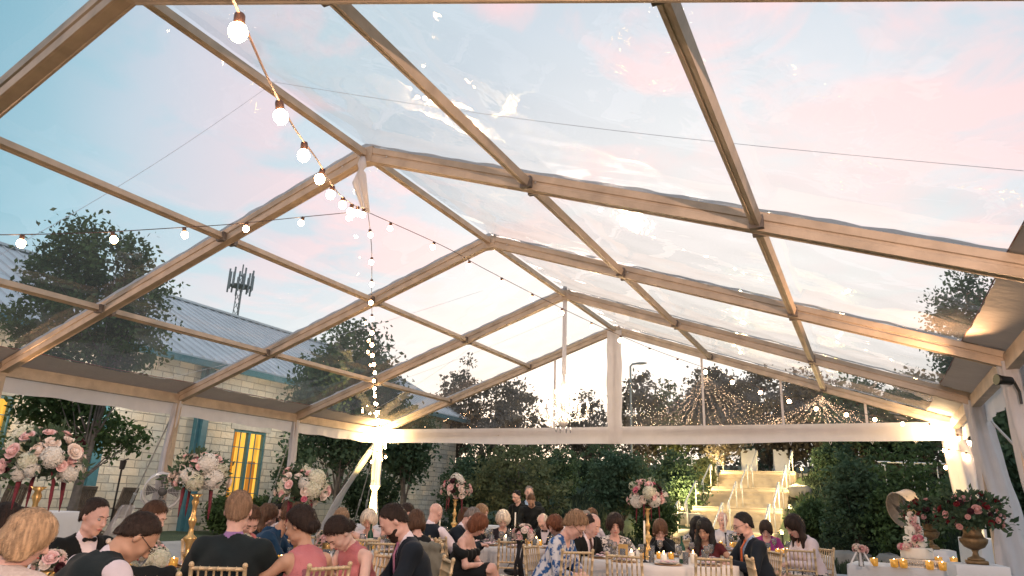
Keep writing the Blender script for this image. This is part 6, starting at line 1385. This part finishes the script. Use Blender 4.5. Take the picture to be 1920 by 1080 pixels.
# table behind the grey jacket
gR = p(817, 962, 9.2, 140, 'bald man in a navy waistcoat and white shirt, turned away', lean=14, bow=22, w=1.12, skin='pink', hair='bald', top='vest', mats=dict(jacket=NAVY, shirt=W_SCL, trousers=NAVY), hl=(.16, .4, .80), hr=(-.16, .4, .80)); under(gR, 'gold chair of the bald man in the waistcoat')
gS = p(886, 970, 9.4, 78, 'grey-haired man in a dark suit leaning forward', lean=26, bow=30, skin='pink', hair='short', hc='grey', top='suit', mats=dict(jacket=NAVY), w=1.08, hl=(.08, .46, .80), hr=(-.08, .46, .80)); under(gS, 'gold chair of the grey-haired leaning man')
gT = p(903, 962, 11.2, 60, 'woman with sandy hair just above the grey-haired man', lean=8, bow=14, sex='f', skin='pink', hair='bob', hc='sand', top='blouse', mats=dict(top=BLKD)); under(gT, 'gold chair of the woman with sandy hair')
gT2 = p(872, 968, 11.0, 40, 'brown-haired guest hidden left of the grey-haired man', lean=8, bow=14, sex='f', skin='pink', hair='bob', hc='brown', top='blouse', mats=dict(top=CHAR)); under(gT2, 'gold chair of the hidden brown-haired guest')
gU = p(897, 984, 8.5, 72, 'red-haired woman in a black off-shoulder dress with crossed legs', lean=18, bow=36, sex='f', skin='pink', hair='bob', hc='auburn', top='offshoulder', mats=dict(top=BLKD), cross=True, h=.0085, hl=(.02, .36, .66), hr=(-.02, .34, .68), w=1.05); under(gU, 'gold chair of the red-haired woman with crossed legs')
# centre table
gV = p(943, 978, 11.3, 0, 'white-haired lady in a dark lace dress behind the centre table', lean=8, bow=30, sex='f', skin='fair', hair='puff', hc='white', top='dress', sleeve=.8, mats=dict(top=fab('dark lace', (.03, .025, .03))), pearls=True, hl=(.14, .34, .80), hr=(-.14, .34, .80), w=1.1, hscale=1.1); under(gV, 'gold chair of the white-haired lady')
gW = p(992, 924, 14.2, 4, 'tall man standing in a dark suit and pale blue shirt', pose='stand', lean=3, bow=8, skin='pink', hair='short', hc='grey', top='suit', mats=dict(jacket=CHAR, shirt=LBL), hl=(.2, .12, .86), hr=(-.2, .12, .86), w=1.12, hscale=1.1)
gX = p(968, 942, 13.8, -40, 'standing man in black looking aside, left of the tall man', pose='stand', lean=14, bow=16, skin='pink', hair='short', hc='black', top='suit', mats=dict(jacket=BLK_S, shirt=BLK_S), hl=(.2, .16, .84), hr=(-.2, .16, .84))
gX2 = p(996, 950, 13.0, -5, 'bowed person in a black top in front of the tall man', pose='stand', lean=20, bow=44, skin='tan', hair='short', hc='brown', top='shirt', mats=dict(shirt=BLKD, trousers=BLKD), hl=(.08, .3, .9), hr=(-.08, .3, .9))
gY = p(1018, 986, 11.0, -30, 'bald older man in glasses and a tuxedo at the centre table', lean=14, bow=40, skin='pink', hair='balding', hc='white', glasses=True, top='tux', mats=dict(jacket=BLK_S), bow_tie=True, hl=(.1, .34, .8), hr=(-.1, .34, .8)); under(gY, 'gold chair of the bald older man')
gZ = p(1040, 988, 9.5, -48, 'auburn-haired woman in a sleeveless dark dress at the centre table', lean=12, bow=26, sex='f', skin='pink', hair='puff', hc='auburn', top='dress', sleeve=0, mats=dict(top=fab('dark green dress', (.02, .03, .022))), hl=(.02, .3, .72), hr=(-.02, .32, .72), w=1.05); under(gZ, 'gold chair of the auburn-haired woman')
# big table right of centre
gAA = p(1079, 985, 7.75, 66, 'curly blonde woman in a blue and white print tunic', lean=24, bow=34, sex='f', skin='pink', hair='curlyshort', hc='sand', glasses=True, top='blouse', sleeve=.75, mats=dict(top=PATB, bottom=PATB), w=1.12, hscale=1.08, h=.0085, hl=(.06, .38, .64), hr=(-.02, .38, .62)); under(gAA, 'gold chair of the woman in the blue print')
gAB = p(1111, 984, 8.9, 50, 'balding man in a dark suit and brown tie leaning in', lean=20, bow=18, skin='pink', hair='balding', hc='dark', top='suit', mats=dict(jacket=BLK_S, tie=BRTIE), tie='std', hscale=1.14, w=1.1, hl=(.1, .3, .68), hr=(-.1, .3, .68)); under(gAB, 'gold chair of the balding man with the brown tie')
gAC = p(1081, 967, 12.0, 30, 'bald pink-headed man behind the curly blonde woman', lean=8, bow=14, skin='pink', hair='bald', top='shirt', mats=dict(shirt=LTS)); under(gAC, 'gold chair of the bald pink-headed man')
gAD = p(1099, 971, 11.6, 20, 'pale short-haired man behind the balding man', lean=8, bow=14, skin='pink', hair='short', hc='grey', top='shirt', mats=dict(shirt=LTS)); under(gAD, 'gold chair of the pale short-haired man')
gAE = p(1110, 968, 12.2, 160, 'auburn-haired guest seen from behind between two bald heads', lean=8, bow=10, sex='f', skin='pink', hair='bob', hc='copper', top='blouse', mats=dict(top=WCARD)); under(gAE, 'gold chair of the auburn-haired guest seen from behind')
gAF = p(1153, 984, 9.5, 6, 'woman with short dark hair in a black and white print cardigan', lean=6, bow=18, sex='f', skin='pink', hair='puff', hc='dark', top='cardigan', mats=dict(top=PAT, under=BLKD, bottom=BLKD), w=1.18, hscale=1.12, hl=(.16, .32, .80), hr=(-.16, .32, .80)); under(gAF, 'gold chair of the woman in the print cardigan')
gAG = p(1238, 996, 9.9, 4, 'brown-haired woman in black praying with joined hands', lean=14, bow=34, sex='f', skin='pink', hair='bob', hc='copper', top='cardigan', mats=dict(top=BLKD, under=BLKD, bottom=BLKD), hscale=1.1, hl=(.015, .24, 1.02), hr=(-.015, .24, 1.02), poleL=(-.9, .1, -.9), poleR=(.9, .1, -.9)); under(gAG, 'gold chair of the praying woman')
gAI = p(1321, 993, 9.2, -12, 'woman in a maroon dress with long black hair over one shoulder', lean=8, bow=24, hyaw=-6, sex='f', skin='tan', hair='longside', hc='black', top='dress', sleeve=.12, mats=dict(top=MAROON), w=1.18, hscale=1.12, hl=(.24, .34, .74), hr=(-.18, .34, .78)); under(gAI, 'gold chair of the woman in maroon')
gAK = p(1393, 984, 8.45, -66, 'bearded man in glasses, navy suit and orange tie', lean=10, bow=18, w=1.25, skin='pink', hair='short', hc='black', beard='black', glasses=True, top='suit', mats=dict(jacket=NAVY, shirt=LBL, tie=ORNG), tie='hang', hscale=1.16, h=.0085, hl=(.10, .36, .78), hr=(-.10, .36, .78)); under(gAK, 'gold chair under the man with the orange tie')
# far right tables
gAH = p(1308, 984, 11.2, 52, 'dark-haired woman in a white patterned dress before the stairs', lean=12, bow=26, sex='f', skin='tan', hair='long', hc='black', top='dress', sleeve=.08, mats=dict(top=PAT)); under(gAH, 'gold chair of the dark-haired woman before the stairs')
gAJ = p(1355, 975, 12.3, 8, 'bald man in a pale grey-blue shirt before the stairs', lean=4, bow=8, skin='pink', hair='bald', top='shirt', mats=dict(shirt=fab('pale grey shirt', (.50, .50, .56)), trousers=CHAR), w=1.15, hscale=1.12); under(gAJ, 'gold chair of the bald man before the stairs')
gAL = p(1436, 992, 11.6, -4, 'woman with a brown bob and purple blouse', lean=12, bow=38, sex='f', skin='pink', hair='bob', hc='dark', top='blouse', mats=dict(top=PURP, bottom=BLKD), w=1.08, hscale=1.08, hl=(.08, .3, .74), hr=(-.08, .3, .74)); under(gAL, 'gold chair of the woman in purple')
gAM = p(1489, 986, 9.5, -58, 'woman in a white cardigan with long dark hair', lean=14, bow=32, sex='f', skin='pink', hair='long', hc='dark', top='cardigan', mats=dict(top=WCARD, bottom=PAT, under=BLKD), w=1.15, hscale=1.08, h=.0095, hl=(.06, .34, .70), hr=(-.04, .34, .70)); under(gAM, 'gold chair of the woman in the white cardigan')
# empty chairs
for px, py, d, f, lb in [(1170, 1038, 7.0, 168, 'empty gold chair before the tall flowers of the big table'), (1337, 1038, 7.05, 190, 'empty gold chair in front of the woman in maroon'), (1405, 1034, 7.15, 100, 'narrow-looking empty gold chair seen side on by the man with the orange tie'), (1499, 1026, 9.0, 175, 'empty gold chair in front of the white cardigan'),
    (1083, 1030, 7.3, 205, 'empty gold chair beside the blue print tunic'), (718, 1012, 7.6, 185, 'empty gold chair behind the bowing bridesmaid'), (684, 998, 8.1, 180, 'empty gold chair before the small white-haired guest'), (362, 1015, 6.9, 60, 'empty gold chair behind the head table candelabrum'), (596, 1000, 8.3, 170, 'empty gold chair above the bouquet of the bridesmaids table'), (1285, 1016, 10.6, 70, 'empty gold chair before the lowest stairs')]:
    chair_px(px, py, d, f, lb)
# grey jacket over a chair back
cj = chair_px(802, 993, 7.5, 165, 'gold chair with a grey-green jacket over its back'); S = Solid(.01)
S.u(cap((-.16, 0, .90), (.16, 0, .90), .035), .04).u(ell((0, -.01, .62), (.20, .035, .30)), .05).u(ell((0, .03, .66), (.19, .03, .22)), .05).u(cap((-.19, -.03, .80), (-.21, -.05, .42), .035), .04).u(cap((.19, -.03, .80), (.20, -.05, .30), .04), .04).u(ell((.06, -.03, .38), (.14, .03, .18)), .05)
S.noise(lambda X, Y, Z: .007*np.sin(45*X+9*Z+3*np.sin(8*Z))*np.sin(9*Z+2)+.003*np.sin(90*X)); jo = link('jacket', S.mesh('jacket', GREYJ)); jo.data.transform(Matrix.Translation((0, -.245, .0))); jo.location = cj.location; jo.rotation_euler = cj.rotation_euler; tag(jo, 'grey-green suit jacket draped over a gold chair back', 'jacket')
# white draped chair back behind the bridesmaids
q = at(672, 985, 9.6); S = Solid(.014); S.u(cap((-.26, 0, .95), (.26, 0, .95), .06), .1).u(ell((0, 0, .62), (.30, .05, .36)), .08).u(cap((-.3, 0, .85), (-.33, .02, .3), .05), .08).u(cap((.3, 0, .85), (.33, .02, .3), .05), .08); S.noise(lambda X, Y, Z: .01*np.sin(34*X+5*Z)*np.sin(5*Z+1))
o = link('draped_chair_cover', S.mesh('draped_chair_cover', CUR)); o.location = (q.x, q.y, 0); o.rotation_euler = (0, 0, .5); tag(o, 'white swagged cloth cover behind the small white-haired guest', 'chair cover'); 
# ---------------------------------------------------------------- fans, microphone stand, side tables
FANW = mat('white fan steel', (.70, .68, .68), .4, .2, var=.04)
def drum_fan(loc, rz, tilt, R, label, m):
    f = empty('drum_fan', (loc[0], loc[1], 0), rz, label, 'fan', 'drum fans on stands'); z = loc[2]; M = Matrix.Translation((0, 0, z)) @ Matrix.Rotation(tilt, 4, 'X')
    def tf(mb):
        for i, v in enumerate(mb.v): mb.v[i] = np.array([M @ Vector(p) for p in v])
        return mb
    mb = MB(); n = 40
    for yy in (-.13, .13): mb.tube([(R*math.cos(a), yy, R*math.sin(a)) for a in np.linspace(0, 2*PI, n)], .012, 6, False)
    V = [(R*math.cos(a), yy, R*math.sin(a)) for yy in (-.13, .13) for a in np.linspace(0, 2*PI, n+1)[:-1]]; V += [(R*.985*math.cos(a), yy, R*.985*math.sin(a)) for yy in (-.13, .13) for a in np.linspace(0, 2*PI, n+1)[:-1]]
    mb.add(V, [(k, (k+1) % n, n+(k+1) % n, n+k) for k in range(n)]+[(2*n+k, 3*n+k, 3*n+(k+1) % n, 2*n+(k+1) % n) for k in range(n)]); tf(mb).build('drum', m, f, True)
    mb = MB()
    for yy in (-.145, .145):
        for r in np.linspace(.08, R-.02, 9): mb.tube([(r*math.cos(a), yy, r*math.sin(a)) for a in np.linspace(0, 2*PI, 30)], .0022, 4, False)
        for a in np.linspace(0, 2*PI, 13)[:-1]: mb.tube([(.07*math.cos(a), yy, .07*math.sin(a)), (R*math.cos(a), yy, R*math.sin(a))], .0025, 4)
    tf(mb).build('grille', m, f); tf(MB().tube([(0, -.1, 0), (0, .1, 0)], .07, 14)).build('motor', mat('grey motor', (.12, .12, .12), .5), f, True)
    for k in range(4):
        a = PI/2*k; mb = MB(); P = []
        for r in (.06, R*.5, R*.9):
            for s in (-.5, 0, .5): aa = a+s*.9*(.6+r); P.append((r*math.cos(aa), s*.09, r*math.sin(aa)))
        mb.add(P, [(i*3+j, i*3+j+1, (i+1)*3+j+1, (i+1)*3+j) for i in range(2) for j in range(2)]); tf(mb).build('blade', MATS['grey motor'], f, True)
    mb = MB(); mb.tube([(0, 0, .03), (0, 0, z-R-.02)], .025, 10).tube([(-R-.03, 0, z), (-R-.02, 0, z-.15), (-.15, 0, z-R-.03), (.15, 0, z-R-.03), (R+.02, 0, z-.15), (R+.03, 0, z)], .014, 8); mb.build('stand', m, f, True); MB().lathe([(.30, 0), (.29, .03), (.05, .05)], 24).build('base', m, f, True); return f
q = at(305, 920, 11.9); drum_fan((q.x, q.y, q.z), .9, .15, .29, 'white pedestal drum fan by the nearest left curtain', FANW)
q = at(1698, 953, 12.6); drum_fan((q.x, q.y, q.z), -.9, .25, .30, 'beige pedestal drum fan behind the wedding cake', mat('beige fan steel', (.42, .34, .27), .5, .2))
q = at(228, 880, 9.0); s = empty('microphone_stand', (q.x, q.y, 0), 0, 'thin black stand with a small lamp head in front of the stone wall', 'stand'); e = at(206, 985, 9.0)-q
MB().tube([(e.x*1.6, e.y*1.6, .5), (0, 0, q.z)], .012, 7).tube([(e.x*1.6, e.y*1.6, 0), (e.x*1.6, e.y*1.6, .5)], .016, 7).build('pole', BLK, s)
for k in range(3): a = 2.1*k; MB().tube([(e.x*1.6, e.y*1.6, .35), (e.x*1.6+.35*math.cos(a), e.y*1.6+.35*math.sin(a), .01)], .01, 6).build('leg', BLK, s)
MB().tube([(0, 0, q.z), (.01, 0, q.z+.11)], [.03, .04], 10).tube([(0, 0, q.z+.1), (.12, -.02, q.z+.13)], .01, 6).build('head', BLK, s)
q = at(62, 948, 8.6); box_table('side_table', q, 1.0, .8, 1.08, .35, WLIN, 'tall table with a blue-white cloth behind the blonde woman', cat='table')
# rocking chairs by the wall
DW = mat('weathered teak', (.14, .11, .09), .7, var=.3, scale=8)
def rocker(loc, rz, label):
    c = empty('rocking_chair', loc, rz, label, 'chair', 'wooden rocking chairs by the stone wall')
    MB().box((-.28, -.25, .40), (.28, .28, .44)).build('seat', DW, c); m = MB(); M = Matrix.Translation((0, -.25, .42)) @ Matrix.Rotation(R_(-14), 4, 'X')
    m2 = MB(); m2.box((-.29, -.02, 0), (-.24, .02, .75), M).box((.24, -.02, 0), (.29, .02, .75), M).box((-.239, -.02, .67), (.239, .02, .75), M).box((-.239, -.02, .05), (.239, .02, .11), M); m2.build('back_frame', DW, c)
    for k in range(7): x = -.2+.4*k/6; MB().box((x-.02, -.010, .1105), (x+.02, .010, .6695), M).build('back_slat', DW, c)
    for q in (-1, 1):
        MB().box((q*.31-.035, -.3, .62), (q*.31+.035, .3, .65)).build('armrest', DW, c); MB().tube([(q*.28, -.55, .12), (q*.28, -.3, .03), (q*.28, .05, .0), (q*.28, .45, .07)], .022, 6).build('rocker', DW, c)
        MB().box((q*.28-.02, .22, .03), (q*.28+.02, .26, .62)).build('leg', DW, c); MB().box((q*.28-.02, -.26, .03), (q*.28+.02, -.22, .62)).build('leg', DW, c)
    return c
for px, X0, lb in ((243, -17.0, 'weathered rocking chair beside the thin black stand'), (163, -17.0, 'weathered rocking chair behind the groom'), (30, -17.2, 'weathered rocking chair behind the side table')):
    q = at_x(px, 960, X0); rocker((q.x, q.y, th(q.x, q.y)+.01), -PI/2+.3, lb)
# ---------------------------------------------------------------- cake corner
ck = at_z(1722, 1063, .76); box_table('cake_table', Vector((ck.x-.02, ck.y+.02, 0)), 1.5, .8, .76, -.12, WLIN, 'white clothed cake table in the right foreground')
CK = mat('white buttercream', (.78, .72, .64), .6, var=.03, bump=.12, bscale=30)
st = empty('cake_stand', (ck.x, ck.y, .76), 0, 'square silver cake stand with beaded rim under the wedding cake', 'cake stand'); SIL = mat('silver plate', (.62, .56, .5), .22, .9, var=.1)
MB().box((-.24, -.24, 0), (.24, .24, .012)).box((-.22, -.22, .012), (.22, .22, .085)).box((-.25, -.25, .085), (.25, .25, .10)).build('stand', SIL, st)
m = MB()
for k in range(17):
    for s_ in (-1, 1): u = -.24+.03*k; m.ball((u, s_*.252, .05), (.011, .008, .03), 6, 4).ball((s_*.252, u, .05), (.008, .011, .03), 6, 4)
m.build('beading', SIL, st, True)
cake = empty('wedding_cake', (ck.x, ck.y, .86), 0, 'four-tier white wedding cake with roses spilling down its side', 'cake'); z = 0; tiers = [(.185, .135), (.135, .13), (.105, .13), (.080, .12)]
for r, hh in tiers: MB().lathe([(r, z), (r+.002, z+.01), (r, z+.02), (r, z+hh-.012), (r-.006, z+hh-.003), (r-.02, z+hh)], 40).build('tier', CK, cake, True); z += hh
rr_ = np.random.RandomState(3); z = 0
tocam = Vector((-ck.x, -ck.y)).normalized(); rtv = Vector((tocam.y*-1, tocam.x))
for i in range(34):
    t = i/33; zz = .50*(1-t)+.02*rr_.normal(); ti = min(int(zz/.13), 3); r = tiers[max(ti, 0)][0]+.012; off = (-.9+2.2*math.sin(t*3.4+.5)*.7+rr_.uniform(-.3, .3)); a = math.atan2(tocam.y, tocam.x)+off*.75
    n = Vector((math.cos(a), math.sin(a), .35)); o = link('rose', ROSEM[['white', 'blush', 'white', 'pink', 'dusty'][i % 5]], None, cake, (r*math.cos(a), r*math.sin(a), max(zz, .14))); s = rr_.uniform(.65, .95); o.scale = (s, s, s); orient(o, n)
V = []
for i in range(60):
    a = math.atan2(tocam.y, tocam.x)+rr_.uniform(-1.3, 1.3); zz = rr_.uniform(.1, .52); r = tiers[min(int(zz/.13), 3)][0]+.02; c = np.array([r*math.cos(a), r*math.sin(a), zz]); d = rr_.normal(size=3)*.02; e = rr_.normal(size=3)*.01; V.append([c-d, c+e, c+d, c-e])
link('leaves', quads_mesh('leaves', np.array(V), GREEN), None, cake); tp = MB(); tp.tube([(-.03, 0, .52), (-.05, 0, .57), (-.02, 0, .60), (0, 0, .57), (.02, 0, .60), (.05, 0, .57), (.03, 0, .52)], .004, 5).build('topper', GLD, cake, True)
UR = mat('aged gold urn', (.20, .13, .065), .5, .5, var=.3, scale=9, bump=.3, bscale=30)
def urn(loc, s, label, seed, n=1.0):
    u = empty('flower_urn', loc, 0, label, 'urn', 'gold urns of red and pink roses')
    MB().box((-.14*s, -.14*s, 0), (.14*s, .14*s, .05*s)).lathe([(.12*s, .05*s), (.115*s, .08*s), (.05*s, .11*s), (.035*s, .16*s), (.05*s, .2*s)], 24).build('foot', UR, u, True)
    MB().lathe([(.05*s, .2*s), (.13*s, .24*s), (.175*s, .31*s), (.185*s, .36*s), (.15*s, .38*s)], 48, flute=.05, nf=20).build('fluted_bowl', UR, u, True); MB().lathe([(.15*s, .38*s), (.125*s, .44*s), (.13*s, .56*s), (.16*s, .60*s), (.165*s, .62*s), (.14*s, .62*s)], 32).build('neck', UR, u, True)
    bloom_ball(u, (0, 0, .67*s), .48*s, [('red', int(20*n)), ('dusty', int(22*n)), ('burgundy', int(8*n))], seed, squash=.78, leafn=900, drips=0, lf=.085, sc=1.05, up_only=-.35); return u
uq = at(1832, 1058, 7.9); box_table('pedestal', Vector((uq.x, uq.y, 0)), .50, .50, uq.z, .1, WLIN, 'white draped pedestal under the nearer urn', cat='pedestal', nf=8); urn((uq.x, uq.y, uq.z+.003), .74, 'nearer, larger gold urn of red and pink roses at the right', 31)
uq = at(1748, 1030, 9.4); box_table('pedestal', Vector((uq.x, uq.y, 0)), .46, .46, uq.z, .1, WLIN, 'white draped pedestal under the farther urn', cat='pedestal', nf=8); urn((uq.x, uq.y, uq.z+.003), .60, 'farther gold urn of red and pink roses behind the cake', 32, .8)
q = at(1780, 1052, 8.9); box_table('side_table', Vector((q.x, q.y+.1, 0)), .9, .6, .80, -.1, WLIN, 'white side table with small candles between the urns', cat='table')
for dx, dy in ((-.25, -.1), (-.12, -.16), (.05, -.1)): put('votive_candle', (q.x+dx, q.y+dy+.1, .801), 'gold votive candle burning on the table between the urns', 'gold votives between the urns', sc=1.2)
for px, py in ((1640, 1068), (1680, 1070), (1700, 1074), (1750, 1074), (1775, 1075)): q = at_z(px, py, .76); put('votive_candle', (q.x, max(q.y, ck.y-.40), .761), 'gold votive candle on the cake table', 'gold votives on the cake table', sc=1.25)
vq = at_z(1612, 1062, .76); vz = empty('bouquet_vase', (vq.x+.02, vq.y+.02, .76), 0, 'posy of pale roses with trailing ribbons in a glass on the cake table', 'bouquet'); MB().lathe([(.035, 0), (.03, .05), (.045, .17), (.043, .17), (.028, .05)], 14).build('vase', GLASS, vz, True)
bloom_ball(vz, (0, 0, .20), .085, [('blush', 6), ('white', 7), ('dusty', 3)], 41, leafn=40, drips=0, lf=.03, sc=.8, squash=.6)
for k in range(3):
    P = np.zeros((10, 2, 3)); a = -.9+k*.9
    for i in range(10):
        for j in range(2): P[i, j] = (math.sin(a)*(.05+.012*i)+(j-.5)*.022, -.05-.006*i, .17-.0175*i)
    link('ribbon', grid_mesh('ribbon', P, CUR), None, vz)
for (px, py, d, lb, w) in ((1905, 1012, 10.5, 'white clothed bar table at the right photo edge', 1.3), (915, 985, 14.5, 'pale blue clothed table behind the white-haired lady', 1.0)):
    q = at(px, py, d); box_table('side_table', Vector((q.x, q.y, 0)), w, .7, q.z, .3, WLIN, lb, cat='table')
# ---------------------------------------------------------------- render
scene.view_settings.view_transform = 'Standard'; scene.view_settings.look = 'None'; scene.view_settings.exposure = EXPO; scene.view_settings.gamma = 1
cy = scene.cycles; cy.use_denoising = True; cy.max_bounces = 6; cy.transparent_max_bounces = 24; cy.diffuse_bounces = 3; cy.glossy_bounces = 3; cy.transmission_bounces = 4; cy.sample_clamp_indirect = 4; cy.caustics_reflective = False; cy.caustics_refractive = False
